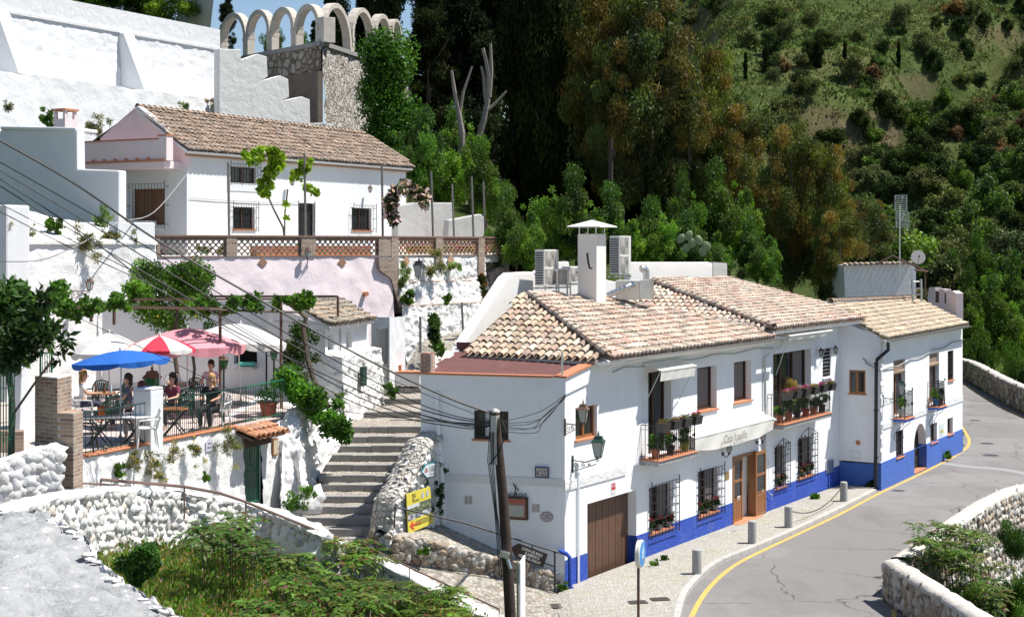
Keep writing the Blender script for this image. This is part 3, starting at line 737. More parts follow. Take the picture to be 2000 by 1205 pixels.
for j in range(len(ys)-1):
 for i in range(nx-1):
  if in_slope(xs[i],ys[j])or in_slope(xs[i+1],ys[j]):fs.append((j*nx+i,j*nx+i+1,(j+1)*nx+i+1,(j+1)*nx+i))
mb.add(vs,fs);tag(mb.build('slope',M_['soil'],org=(0,0,0),smooth=True,auto=80),kind='structure')
# ------------------------------------------------------------------ road parapet walls (right)
def parapet(name,lab,pts,h,w,outdrop,seed,stones=True,nz=5,size=.3,z0=-.2,grp=None):
 pts=smooth_pts([Vector((x,y,0))for x,y in pts],4)if len(pts)>3 else[Vector((x,y,0))for x,y in pts]
 root=thing(name,lab,'wall',pts[0],grp)
 up=Vector((0,0,h));inn_=off2(pts,-w/2);out_=off2(pts,w/2)
 L=sum((pts[i+1]-pts[i]).length for i in range(len(pts)-1));n=int(L*5)
 mb=MB();lumpy(mb,[p+up for p in inn_],[p+Vector((0,0,z0))for p in inn_],n,7,.05,2.6,flip=True,seed=seed)
 lumpy(mb,[p+up for p in out_],[p+Vector((0,0,-outdrop))for p in off2(pts,w/2+.25)],n,14,.08,2.2,seed=seed+4)
 for e in(0,-1):mb.quad(inn_[e]+Vector((0,0,z0)),out_[e]+Vector((0,0,z0)),out_[e]+up,inn_[e]+up)
 mb.build('wall_core',M_['rub_brown'],root,smooth=True,auto=80)
 if stones:
  mb=MB();rocks(mb,strip_surf([p+up for p in inn_],[p for p in inn_],True),int(L/size),nz,size,seed+1,SC_BROWN,.22,amp=.3)
  rocks(mb,strip_surf([p+up for p in out_],[p+Vector((0,0,-outdrop))for p in off2(pts,w/2+.25)]),int(L/size),int((h+outdrop)/size*1.3),size*.95,seed+2,SC_GREY+SC_BROWN,.28,amp=.35)
  mb.build('stones',M_['stones'],root,smooth=True,auto=60)
 mb=MB();vs=[];fs=[];prof=[(-w/2-.05,h-.04),(-w/2-.03,h+.04),(-.12,h+.10),(.12,h+.10),(w/2+.03,h+.04),(w/2+.05,h-.04)];K=len(prof)
 for i in range(n+1):
  for dd,zz in prof:
   q=samp(off2(pts,dd),i/n)+Vector((0,0,zz));k=noise.fractal(q*3.5,.8,2,4)*.03;vs.append(q+Vector((k,k,k)))
 for i in range(n):
  for k in range(K-1):a=i*K+k;fs.append((a+1,a+K+1,a+K,a))
 mb.add(vs,fs);mb.build('coping',M_['coping'],root,smooth=True,auto=80)
M_['coping']=stucco('weathered_coping',(.50,.47,.42),.04,5,damt=.4,dirt=(.30,.28,.25),speck=(5,.58,(.66,.64,.6),.7))
parapet('road_wall','short rubble parapet at the bottom right running from its corner towards the viewer',[(9.45,38.15),(9.9,33),(10.5,26),(10.9,20)][::-1],.92,.45,3.2,31)
parapet('road_wall','rubble parapet with pale coping between the road and the ravine, right of the reddish shrub',[(9.75,38.5),(13.5,45.4),(15.2,48.2),(16.4,49.8),(18.4,51.9),(23,59.8)],.92,.45,3.6,41)
parapet('road_wall','far rubble parapet curving along the road behind the end house',[(26.6,70),(27.3,82),(28.7,92),(29.8,100),(29.2,108),(26,118)],1.25,.5,2.5,51,size=.4,nz=4)
# ------------------------------------------------------------------ helpers for houses
def text_mesh(s,size,bold=0.0,align='CENTER',shear=0.0):
 cu=bpy.data.curves.new('lettering','FONT');cu.body=s;cu.size=size;cu.align_x=align;cu.align_y='CENTER';cu.offset=bold;cu.shear=shear;cu.resolution_u=2
 ob=bpy.data.objects.new('lettering',cu);COL.objects.link(ob);dg=bpy.context.evaluated_depsgraph_get()
 me=bpy.data.meshes.new_from_object(ob.evaluated_get(dg));v=[tuple(x.co)for x in me.vertices];f=[tuple(p.vertices)for p in me.polygons]
 bpy.data.objects.remove(ob);bpy.data.meshes.remove(me);return v,f
def put_text(mb,s,size,o,ux,uy,col=None,bold=0.0,sx=1.0,shear=0.0,align='CENTER'):
 v,f=text_mesh(s,size,bold,align,shear);mb.add([o+ux*p[0]*sx+uy*p[1]for p in v],f,col)
UP=Vector((0,0,1))
def fbox(mb,fac,t0,t1,n0,n1,z0,z1,col=None):
 a=fac.w(t0,n0,z0);b=fac.w(t1,n0,z0);c=fac.w(t1,n1,z0);d=fac.w(t0,n1,z0);h=Vector((0,0,z1-z0))
 mb.prism([a,b,c,d],h,col)
def window(root,fac,t0,t1,z0,z1,dep,mat,leaves=2,fw=.055,name='window',sill=None,pane_mat=None,grille=None,curtain=None,label=None,bars=0,sillout=.06):
 """casement at the back of a reveal; grille=(nt, nz, out, z drop, ornate)"""
 mb=MB();n0,n1=-dep,-dep+.05
 fbox(mb,fac,t0,t0+fw,n0,n1,z0,z1);fbox(mb,fac,t1-fw,t1,n0,n1,z0,z1)
 fbox(mb,fac,t0+fw,t1-fw,n0,n1,z1-fw,z1);fbox(mb,fac,t0+fw,t1-fw,n0,n1,z0,z0+fw*1.3)
 w_=(t1-t0-2*fw)/leaves
 for k in range(1,leaves):c=t0+fw+w_*k;fbox(mb,fac,c-fw*.8,c+fw*.8,n0-.002,n1+.008,z0+fw*1.3,z1-fw)
 for k in range(bars):zz=z0+(z1-z0)*(k+1)/(bars+1);fbox(mb,fac,t0+fw,t1-fw,n0+.012,n1-.004,zz-.015,zz+.015)
 o=mb.build(name,mat,root)
 if label:o['label']=label
 mb=MB();mb.quad(fac.w(t0,n0+.012,z0),fac.w(t1,n0+.012,z0),fac.w(t1,n0+.012,z1),fac.w(t0,n0+.012,z1));mb.build('pane',pane_mat or M_['glass'],o)
 if curtain:
  mb=MB();mb.quad(fac.w(t0+(t1-t0)*curtain[0],n0+.016,z0+fw),fac.w(t0+(t1-t0)*curtain[1],n0+.016,z0+fw),fac.w(t0+(t1-t0)*curtain[1],n0+.016,z1-fw),fac.w(t0+(t1-t0)*curtain[0],n0+.016,z1-fw));mb.build('curtain',curtain[2],o)
 if sill:
  mb=MB();fbox(mb,fac,t0-.06,t1+.06,-dep+.05,sillout,z0-.045,z0+.004);mb.build('sill',sill,o,bevel=.006)
 if grille:
  nt_,nz_,out,g0,g1,gz0,gz1,orn,gm=grille;mb=MB();r=.0115
  for k in range(nt_+1):
   t=g0+(g1-g0)*k/nt_;e=.06 if k in(0,nt_)else 0
   mb.tube([fac.w(t,out,gz0-e),fac.w(t,out,gz1+e)],r*(1.5 if k in(0,nt_)else 1),4)
   if k in(0,nt_):mb.lathe([(.0,.08),(.02,.03),(.012,0)],fac.w(t,out,gz1+e),6)
  for k in range(nz_+1):
   z=gz0+(gz1-gz0)*k/max(1,nz_);mb.tube([fac.w(g0,out,z),fac.w(g1,out,z)],r,4)
  for t in(g0,g1):
   for z in(gz0+.12,(gz0+gz1)/2,gz1-.12):mb.tube([fac.w(t,out,z),fac.w(t,0,z)],r*1.3,4)
  tm=(g0+g1)/2
  for zc in np.arange(gz0+.3,gz1-.2,.22):
   for s in(-1,1):mb.tube([fac.w(tm+s*.035*math.sin(a*1.1),out+.012,zc+.02*a)for a in range(6)],r*.8,4)
  if orn:
   cx_=tm
   pts=[fac.w(g0,out,gz1+.05)]+[fac.w(g0+(g1-g0)*k/12,out,gz1+.06+orn*math.sin(math.pi*k/12)**.8)for k in range(1,12)]+[fac.w(g1,out,gz1+.05)]
   mb.tube(pts,r*1.1,4);mb.tube([fac.w(cx_,out,gz1),fac.w(cx_,out,gz1+orn+.13)],r*1.4,4)
   for s in(-1,1):
    for q,rr_ in((.2,.07),(.36,.05)):
     c=cx_+s*q*(g1-g0);mb.tube([fac.w(c+rr_*(1-a/14)*math.cos(a*.7),out,gz1+.09+rr_*(1-a/14)*math.sin(a*.7))for a in range(12)],r,4)
  mb.build('grille',gm,o)
 return o
def spiral(c,ux,uy,r0,turns,n=14,a0=0.0,rend=.15):
 return[c+(ux*math.cos(a0+turns*2*math.pi*k/n)+uy*math.sin(a0+turns*2*math.pi*k/n))*r0*(1-(1-rend)*k/n)for k in range(n+1)]
def px_open(fac,x0,x1,yt,yb=None,zb=None):
 t0,z1=fac.tz(x0,yt);t1,_=fac.tz(x1,0)
 z0=fac.tz(x0,yb)[1]if yb is not None else zb
 return t0,t1,z0,z1
 # ------------------------------------------------------------------ the long white house on the street
CA=thing('long_white_house','long white two-storey house with rough blue base, wooden double door and pale tiled roof','house',(1.34,39.1,0))
tj=FA.tz(1190,0)[0];tk=FA.tz(1509,0)[0]
ZP=FL.tz(1100,738)[1];ZE=FA.tz(1350,681,.5)[1];ZE2=FA.tz(1600,634,.5)[1]
o_gar=px_open(FA,1147,1243,984,zb=.0)+(.32,)
o_w1=px_open(FA,1124,1166,797,860)+(.2,)
b1=FA.tz(1250,897);zb1=b1[1]
o_fw1=px_open(FA,1266,1311,728,zb=zb1+.02)+(.3,)
o_w2=px_open(FA,1361.6,1400,719,805)+(.28,)
o_w3=px_open(FA,1433.6,1467.6,708,787)+(.28,)
o_door=px_open(FA,1431,1474,893,zb=.1)+(.25,)
o_g1=px_open(FA,1268,1312,953,1043)+(.22,)
o_g2=px_open(FA,1363,1402,921,1009)+(.22,)
o_g3=px_open(FA,1513,1534,874,955)+(.2,)
o_g4=px_open(FA,1558,1586,858,935)+(.2,)
b2=FA.tz(1498,827);zb2=b2[1]
o_fw2=px_open(FA,1510,1584,692,zb=zb2+.02)+(.3,)
o_lat=px_open(FA,1606.7,1622,681,738)+(.1,)
ops=[o_gar,o_w1,o_fw1,o_w2,o_w3,o_door,o_g1,o_g2,o_g3,o_g4,o_fw2,o_lat]
ZD=.79
mb=MB();wall_grid(mb,FA,0,t_end,ZD,ZP,ops)
w=FA.w
mb.quad(w(0,0,ZP),w(tj,0,ZP),w(tj,0,ZE+.02),w(0,0,ZP+.0001));
mb.quad(w(tj,0,ZP),w(tk,0,ZP),w(tk,0,ZE+.1),w(tj,0,ZE+.1));mb.quad(w(tk,0,ZP),w(t_end,0,ZP),w(t_end,0,ZE2+.1),w(tk,0,ZE2+.1))
o_e=(FL.tz(926,0)[0],FL.tz(993,0)[0],FL.tz(926,857)[1],FL.tz(926,801)[1],.12)
wall_grid(mb,FL,0,FL.L,.0,ZP,[o_e])
bz=FL.tz(960,766)[1]
mb.build('wall',M_['white_facade'],CA)
mb=MB();fbox(mb,FL,.0,FL.L+.035,.0,.035,bz,ZP);mb.build('upper_band',M_['white_facade'],CA,bevel=.01)
mb=MB();fbox(mb,FL,.0,FL.L+.02,.0,.02,FL.tz(1000,942)[1]-.06,FL.tz(1000,930)[1]);fbox(mb,FA,-.02,3.3,.0,.03,FA.tz(1150,942)[1]-.06,FA.tz(1150,937)[1]+.12);mb.build('string_course',M_['white_rough'],CA,bevel=.012)
mb=MB();wall_grid(mb,FA,0,t_end,-.3,ZD,[o[:4]+(.24,)for o in(o_gar,o_door)]+[o_g1[:4]+(.2,),o_g2[:4]+(.2,)],n0=.012);fbox(mb,FA,o_gar[1],o_gar[1]+.001,-.3,0,0,ZD)
mb.build('painted_base',M_['blue'],CA)
mb=MB();mb.prism([w(-.0,.04,ZP-.42),w(tj+.05,.04,ZE-.42),w(tj+.05,.04,ZE+.03),w(0,.04,ZP)],-FA.n*.25);mb.build('corner_parapet',M_['white_facade'],CA)
mb=MB();mb.prism([w(-.06,.09,ZP+.001),w(tj+.05,.09,ZE+.031),w(tj+.05,.09,ZE+.08),w(-.06,.09,ZP+.05)],-FA.n*.36)
fbox(mb,FL,-.05,FL.L-.3,-.30,.08,ZP+.001,ZP+.05);mb.build('terracotta_coping',M_['terra'],CA)
E0=Plane((0,0,ZE),(0,0,1)).hit(915,687)
mb=MB();a=FL.w(.02,-.02,ZP+.03);b=FL.w(FL.L,-.02,ZP+.03);c=w(tj+.1,-.1,ZE-.02);d=E0+Vector((-.35,.4,0))
mb.add([a,b,c,d],[(0,1,2,3)]);mb.quad(c,d,d+Vector((0,0,.25)),c+Vector((0,0,.25)));mb.build('flat_roof_membrane',M_['membrane'],CA)
fs_=Fac((FL.o.x,FL.o.y),(E0 .x-.45,E0 .y+.5))
mb=MB();Ls=fs_.L;prof=[]
for k in range(13):
 q=k/12;zz=ZP+.55-.52*math.sin(min(1,q*1.25)*math.pi)**.9*.9 if q<.8 else ZP+.08+(q-.8)*2.2
 prof.append(fs_.w(q*Ls,0,zz))
mb.prism([fs_.w(0,0,ZP-.4)]+prof+[fs_.w(Ls,0,ZP-.4)],-fs_.n*-.22);mb.build('side_parapet',M_['cream'],CA)
pz=FL.o+Vector((0,0,0))
mb=MB();fbox(mb,FL,-.01,.28,-.3,.01,ZP-.02,FL.tz(826,690)[1]);mb.build('brick_pier',brick_mat('small_red_brick',[(.50,.20,.11),(.40,.15,.08)],(.55,.5,.45),.24,.06,FL),CA)
mb=MB();mb.tube([FL.w(.27,-.05,ZP+.02),FL.w(.27,-.05,ZP+.5)],.035,6);p_=FL.pt(1097,735);mb.tube([p_+FL.n*-.05,p_+FL.n*-.05+UP*.6],.03,6);mb.build('vent_pipe',M_['galv'],CA)
pa=PZ(905,43.6,0);pb=PZ(1046,47.2,0);FPp=Fac((pa.x,pa.y),(pb.x,pb.y))
pts=[FPp.pt(x,y)for x,y in[(902,700),(905,672),(926,640),(990,541),(1000,533),(1038,531),(1046,538),(1047,585),(930,700)]]
mb=MB();mb.prism(pts,-FPp.n*.34);mb.build('party_parapet',M_['cream'],CA,bevel=.05)
slope1=.335;e1=w(0,.5,ZE);pl1,w1=plane_roof(e1,FA.u,-FA.n,slope1)
ap=pl1 .hit(1028,573);print('APEX',ap,'ZE',ZE,'ZP',ZP,'ZE2',ZE2)
hc=pl1 .hit(1187,700)
poly1=px_poly(pl1,e1,FA.u,w1,[(1187,702),(1028,573),(1165,583),(1256,597),(1380,622),(1480,642),(1508,660)]);poly1[0]=(poly1[0][0],-.02);poly1[-1]=(poly1[-1][0],-.02)
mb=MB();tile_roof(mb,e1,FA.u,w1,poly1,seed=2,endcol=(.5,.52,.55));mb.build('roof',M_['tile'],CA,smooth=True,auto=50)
def under(mb,O,u,w_,poly,dz=.045,th=.10):
 n=u.cross(w_).normalized();n=n if n.z>0 else-n
 mb.prism([O+u*a+w_*b-n*dz for a,b in poly],-n*th)
mbu=MB();under(mbu,e1,FA.u,w1,poly1)
hipd=(ap-hc);uL=-FA.n;nl=hipd.cross(uL).normalized();plL=Plane(hc,nl);wL=nl.cross(uL).normalized()
if wL.z<0:wL=-wL
polyL=px_poly(plL,hc,uL,wL,[(1185,699),(1028,575),(1018,580),(925,672),(913,688)]);polyL[-1]=(polyL[-1][0],-.15);polyL[0]=(0.02,-.15)
mb=MB();tile_roof(mb,hc,uL,wL,polyL,seed=5,pal=[(.62,.50,.36),(.66,.55,.42),(.55,.42,.30),(.50,.36,.28),(.42,.33,.27),(.70,.62,.50)]);mb.build('roof',M_['tile'],CA,smooth=True,auto=50)
under(mbu,hc,uL,wL,polyL)
mb=MB();ridge_tiles(mb,hc+UP*.04,ap+UP*.03,seed=4);mb.build('hip_tiles',M_['tile'],CA,smooth=True,auto=60)
e2=w(0,.5,ZE2);pl2,w2=plane_roof(e2,FA.u,-FA.n,.21)
ap2=pl2 .hit(1272,553)
poly2=px_poly(pl2,e2,FA.u,w2,[(1511,645),(1272,553),(1285,545),(1425,545),(1560,582),(1640,603),(1674,621)]);poly2[0]=(poly2[0][0],-.02);poly2[-1]=(poly2[-1][0],-.02)
mb=MB();tile_roof(mb,e2,FA.u,w2,poly2,seed=8,endcol=(.5,.52,.55));mb.build('roof',M_['tile'],CA,smooth=True,auto=50)
under(mbu,e2,FA.u,w2,poly2)
h2=pl2 .hit(1511,645);hd=ap2-h2;n2=hd.cross(uL).normalized();pl2L=Plane(h2,n2);w2L=n2 .cross(uL).normalized()
if w2L.z<0:w2L=-w2L
poly2L=px_poly(pl2L,h2,uL,w2L,[(1508,646),(1272,555),(1250,570),(1235,592),(1262,603),(1380,632),(1470,650)])
mb=MB();tile_roof(mb,h2,uL,w2L,poly2L,seed=9);mb.build('roof',M_['tile'],CA,smooth=True,auto=50)
mb=MB();ridge_tiles(mb,h2+UP*.05,ap2+UP*.05,seed=6);mb.build('hip_tiles',M_['tile'],CA,smooth=True,auto=60)
print('AP2',ap2,'h2',h2)
mbu.build('roof_bedding',M_['cream'],CA)
mb=MB();A_=[pl1 .hit(x,y)+UP*.07 for x,y in[(1180,586),(1256,599),(1380,624),(1490,646)]]
for i in range(3):
 a,b=A_[i],A_[i+1];mb.prism([a,b,b+UP*.06,a+UP*.06],Vector((-.06,.1,0)))
mb.build('flashing',M_['grey_plaster'],CA)
FW=fac_px(1225,57.5,1422,63.8)
mb=MB();pts=[FW.pt(x,y)for x,y in[(1228,600),(1232,514),(1245,512),(1385,512),(1392,515),(1392,600)]];mb.prism(pts,-FW.n*.3)
mb.build('back_parapet',M_['cream'],CA,bevel=.04)
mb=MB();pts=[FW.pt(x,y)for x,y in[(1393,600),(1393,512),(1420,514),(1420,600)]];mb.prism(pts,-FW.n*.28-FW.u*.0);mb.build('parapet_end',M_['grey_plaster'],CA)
Fm=fac_px(1030,47.6,1235,52.5)
mb=MB();mb.prism([Fm.pt(x,y)for x,y in[(1040,620),(1046,533),(1085,512),(1111,511),(1114,530),(1140,528),(1190,548),(1232,556),(1232,620)]],-Fm.n*.25);mb.build('back_parapet',M_['cream'],CA,bevel=.03)
mb=MB()
def gutter(mb,a,b,r=.06):
 d=(b-a).normalized();s=d.cross(UP).normalized();vs=[];fs=[];n=6
 for p in(a,b):
  for k in range(n+1):th=math.pi*k/n;vs.append(p+s*math.cos(th)*r-UP*math.sin(th)*r)
 mb.add(vs,[(k,k+1,n+2+k,n+1+k)for k in range(n)])
 mb.add(vs,[(k+1,k,n+1+k,n+2+k)for k in range(n)])if False else None
gutter(mb,w(tj-.2,.55,ZE-.06),w(tk+.1,.55,ZE-.03));mb.build('gutter',M_['galv'],CA)
mb=MB();mb.prism([w(tj-.1,.0,ZE-.30),w(tj-.1,.28,ZE-.10),w(tj-.1,.28,ZE-.0),w(tj-.1,0,ZE+.05)],FA.u*(tk-tj));mb.prism([w(tk+.05,.0,ZE2-.15),w(tk+.05,.25,ZE2-.06),w(tk+.05,.25,ZE2),w(tk+.05,0,ZE2+.05)],FA.u*(t_end-tk));mb.build('cornice',M_['white_facade'],CA)
mb=MB();td=FA.tz(1490,0)[0];mb.tube([w(td+.35,.52,ZE-.1),w(td+.35,.50,ZE-.3),w(td,.08,ZE-.65),w(td,.07,ZE-1.0),w(td,.07,2.9),w(td,.07,2.0)],.045,8);mb.build('downpipe',M_['galv'],CA)
mb=MB();tq=FL.tz(860,0)[0];pts=[(855,765),(856,820),(860,880),(865,940),(868,1000),(868,1020)]
mb.tube([FL.pt(x,y)+FL.n*.06 for x,y in pts],.06,8);mb.build('downpipe',M_['white_facade'],CA)
mb=MB();tq=.62
mb.tube([w(tq,.04,.1),w(tq,.04,FA.tz(1115,905)[1])],.022,6);mb.tube([w(tq+.06,.04,.1),w(tq+.06,.04,FA.tz(1115,915)[1])],.018,6);fbox(mb,FA,tq-.06,tq+.12,0,.08,FA.tz(1115,925)[1],FA.tz(1115,905)[1]);mb.build('conduit',M_['white_facade'],CA)
mb=MB();p0=w(-.05,.12,.95);mb.tube([w(-.12,-.1,1.05),w(-.1,.1,1.0),w(-.02,.16,.9),w(0,.16,.15),w(.1,.2,.05)],.055,8);mb.build('drain_pipe',M_['blue'],CA)
terr=M_['terra']
window(CA,FA,*o_w1[:4],.15,M_['wood_mid'],2,sill=terr)
window(CA,FA,*o_fw1[:4],.28,M_['wood_dark'],2,name='balcony_door')
shade=flat('grey_blind',(.16,.145,.14),.8)
for o_ in(o_w2,o_w3):window(CA,FA,*o_[:4],.25,M_['wood_dark'],1,sill=terr,fw=.07,curtain=(.1,.9,shade))
window(CA,FA,*o_fw2[:4],.28,M_['wood_dark'],3,name='balcony_door',fw=.07,curtain=(.70,.93,shade))
def gr(x0,x1,yt,yb,nt_,nz_,orn=0.0):t0,zt=FA.tz(x0,yt);t1,_=FA.tz(x1,0);return(nt_,nz_,.10,t0,t1,FA.tz(x0,yb)[1],zt,orn,M_['iron'])
window(CA,FA,*o_g1[:4],.18,M_['wood_dark'],2,sill=terr,curtain=(.52,.95,shade),grille=gr(1267,1321,949,1050,8,6))
window(CA,FA,*o_g2[:4],.18,M_['wood_dark'],2,sill=terr,curtain=(.52,.95,shade),grille=gr(1362,1410,921,1014,8,6))
window(CA,FA,*o_g3[:4],.16,M_['wood_dark'],2,sill=terr,curtain=(.52,.95,shade),grille=gr(1511,1538,877,956,6,5,.2))
window(CA,FA,*o_g4[:4],.16,M_['wood_dark'],2,sill=terr,curtain=(.52,.95,shade),grille=gr(1556,1592,861,938,7,6,.28))
window(CA,FL,*o_e[:4],.09,M_['wood_dark'],2,sill=terr,fw=.06,sillout=.03,curtain=(.30,.42,M_['white_facade']),grille=(9,0,-.03,o_e[0]+.02,o_e[1]-.02,o_e[2]+.02,o_e[3]-.02,0,M_['iron']))
window(CA,FA,*o_lat[:4],.06,M_['galv'],1,fw=.03,bars=7,sill=M_['white_facade'],pane_mat=M_['black'])
mb=MB();t0,t1,z0,z1=o_gar[:4];nb=15
for k in range(nb):
 a=t0+(t1-t0)*k/nb;fbox(mb,FA,a+.006,a+(t1-t0)/nb-.006,-.30,-.265+(k%2)*.004,.02,z1)
fbox(mb,FA,t0,t1,-.31,-.285,.02,z1);mb.build('garage_door',paint('garage_door_boards',(.11,.055,.032),.55,.35,3,(.07,.04,.025),.5,.003),CA)
t0,t1,z0,z1=o_door[:4];mb=MB();fw=.08
fbox(mb,FA,t0-.02,t0+fw,-.12,.03,z0,z1+.02);fbox(mb,FA,t1-fw,t1+.02,-.2,.03,z0,z1+.02);fbox(mb,FA,t0+fw,t1-fw,-.12,.03,z1-fw,z1+.02)
dr=mb.build('door',M_['wood_mid'],CA,bevel=.006);dr['label']='varnished double door standing half open'
def leaf(mb,fac,a,b,n0,n1,z0,z1):
 f=.09
 fbox(mb,fac,a,a+f,n0,n1,z0,z1);fbox(mb,fac,b-f,b,n0,n1,z0,z1)
 for q0,q1 in((0,.05),(.31,.345),(.36,.375),(.62,.66),(.95,1)):fbox(mb,fac,a+f,b-f,n0+.004,n1-.004,z0+(z1-z0)*q0,z0+(z1-z0)*q1)
 fbox(mb,fac,a+f,b-f,n0+.012,n1-.015,z0,z0+(z1-z0)*.33)
 for k in range(1,5):t=a+f+(b-a-2*f)*k/5;fbox(mb,fac,t-.006,t+.006,n1-.016,n1-.008,z0+.1,z0+(z1-z0)*.3)
mid=t0+(t1-t0)*.52
mb=MB();leaf(mb,FA,t0+fw+.005,mid,-.10,-.05,z0,z1-fw);mb.build('door_leaf',M_['wood_mid'],dr,bevel=.004)
tl,_=FA.tz(1476,0,.1);tr_=FA.tz(1496,0,.1)[0]
mb=MB();leaf(mb,FA,tl,tr_,.06,.11,z0,z1-.02);mb.build('door_leaf',M_['wood_mid'],dr,bevel=.004)
mb=MB();fbox(mb,FA,t0+.1,mid-.05,-.085,-.08,z0+.8,z1-.1);mb.build('pane',M_['glass'],dr);mb=MB();fbox(mb,FA,tl+.05,tr_-.05,.08,.085,z0+.8,z1-.1);mb.build('pane',M_['glass'],dr)
mb=MB();fbox(mb,FA,mid,t1-fw,-.26,-.24,z0,z1-.05);mb.build('inner_wall',M_['cream'],dr)
mb=MB();fbox(mb,FA,t0-.05,t1+.1,-.2,.25,.09,.125);mb.build('doorstep',terr,CA,bevel=.008)
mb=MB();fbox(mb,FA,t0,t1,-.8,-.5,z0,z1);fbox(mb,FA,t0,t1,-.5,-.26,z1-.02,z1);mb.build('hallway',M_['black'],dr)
t0,t1,z0,z1=px_open(FA,1612,1626,900,925)[:4];mb=MB();fbox(mb,FA,t0,t1,0,.05,z0,z1);mb.build('meter_cabinet',M_['galv'],CA,bevel=.006)
mb=MB()
for x0,x1,y0,y1 in((907,923,967,984),(1039,1055,983,1000)):
 for k in(0,1):
  xa=x0+(x1-x0)*k/2+.8;xb=x0+(x1-x0)*(k+1)/2-.8;ta,za=FL.tz(xa,y0+1);tb,zb=FL.tz(xb,y1)
  fbox(mb,FL,ta,tb,0,.012,zb,za)
  for q in range(7):zz=zb+(za-zb)*(q+.5)/7;fbox(mb,FL,ta+.005,tb-.005,.012,.018,zz-.006,zz+.006)
mb.build('vent_grille',paint('vent_grille_metal',(.45,.42,.38),.6,.05,3,None,0,0),CA)
m_tile_edge=None
m,nt,bs=newmat('glazed_edge_tiles');v=pos(nt)
ck=nd(nt,'ShaderNodeTexVoronoi',i_Scale=16.0,feature='F1');nt.links.new(v,ck.inputs['Vector'])
c=ramp(nt,ck.outputs['Distance'],[(.2,(.16,.17,.2)),(.45,(.42,.42,.42)),(.7,(.22,.22,.24))]);nt.links.new(c,bs.inputs['Base Color']);bs.inputs['Roughness'].default_value=.3;M_['edge_tile']=m
def balcony(root,fac,t0,t1,z,pj,matedge,h=.95,nb=22,floor=None,label=None,th=.16,bulge=.0,inset=.06):
 mb=MB();fbox(mb,fac,t0,t1,0,pj,z-th,z-.03);o=mb.build('balcony',matedge,root,bevel=.006)
 if label:o['label']=label
 mb=MB();fbox(mb,fac,t0-.03,t1+.03,0,pj+.03,z-.03,z+.002);mb.build('balcony_floor',floor or M_['terra'],o,bevel=.006)
 mb=MB();r=.012;a,b,q=t0+inset,t1-inset,pj-inset
 path=[fac.w(a,.0,0),fac.w(a,q,0),fac.w(b,q,0),fac.w(b,.0,0)]
 for zz,rr_ in((z+h,.016),(z+h-.12,.008),(z+.08,.012)):mb.tube([p+UP*zz for p in path],rr_,4)
 for i in range(3):
  p0,p1=path[i],path[i+1];n=max(3,int((p1-p0).length/.115))
  for k in range(n+1):
   p=p0 .lerp(p1,k/n);mb.tube([p+UP*(z+.01),p+UP*(z+h)],r,4)
   if k%3==1 and i==1:mb.lathe([(.008,-.05),(.024,-.02),(.024,.02),(.008,.05)],p+UP*(z+h*.5),6)
 for p in path[1:3]:mb.tube([p+UP*z,p+UP*(z+h+.05)],.018,6);mb.lathe([(.018,0),(.034,.03),(.018,.07),(.0,.09)],p+UP*(z+h+.04),6);mb.lathe([(.018,-.08),(.032,-.03),(.032,.03),(.018,.08)],p+UP*(z+h*.5),6)
 mb.build('railing',M_['iron'],o);return o
def bal_px(fac,xl,yl,xr,pj):
 t0,z=fac.tz(xl,yl);t1=fac.tz(xr,0,pj)[0];return t0,t1,z
BL1=bal_px(FA,1250,897,1362,.58);BL2=bal_px(FA,1498,827,1625,.58)
balcony(CA,FA,BL1[0],BL1[1],BL1[2],.58,M_['edge_tile'],label='balcony with four planters on its rail')
balcony(CA,FA,BL2[0],BL2[1],BL2[2],.58,M_['edge_tile'],label='wider balcony crowded with pot plants')
chx,chD=1165,46.6;cpt=PZ(chx,chD,0)
mb=MB();zt=CH+(HY-457)*chD/F;q0=cpt;u_,n_=FA.u,FA.n
sa=0.62;sb=.62
mb.prism([q0,q0-n_*sa,q0-n_*sa+u_*sb,q0+u_*sb]if False else[q0,q0+u_*.62,q0+u_*.62-n_*.66,q0-n_*.66],UP*1);mb.v=[(x,y,6.6 if z<.5 else zt)for x,y,z in mb.v]
ch=mb.build('chimney',M_['cream'],CA,bevel=.02)
cc=q0+u_*.31-n_*.33
mb=MB()
for s in(-1,1):
 for q in(-1,1):p=cc+u_*.27*s+n_*.29*q;mb.tube([p+UP*zt,p+UP*(zt+.23)],.018,5)
b_=[cc+u_*s*.55+n_*q*.58+UP*(zt+.23)for s,q in((-1,-1),(1,-1),(1,1),(-1,1))];tp=cc+UP*(zt+.43)
mb.add(b_+[tp],[(0,1,4),(1,2,4),(2,3,4),(3,0,4),(3,2,1,0)]);mb.prism(b_,UP*-.025)
mb.build('chimney_cap',M_['white_facade'],ch)
mb=MB();fp=lambda x,y,d=chD-.35:P(x,y,d)
mb.tube([fp(1147,494),fp(1149,512),fp(1152,524),fp(1157,524)],.035,7);mb.build('flue_pipe',M_['cable'],ch)
mb=MB();mb.prism([FL.w(0,-.01,0),FL.w(0,-.01,ZP),fs_.w(Ls,0,ZP),fs_.w(Ls,0,0)],Vector((.25,.05,0)));mb.build('side_wall',M_['white_rough'],CA)
mb=MB();fbox(mb,FA,9.5,t_end,-8,-7.8,0,5.4);mb.build('rear_wall',M_['white_rough'],CA)
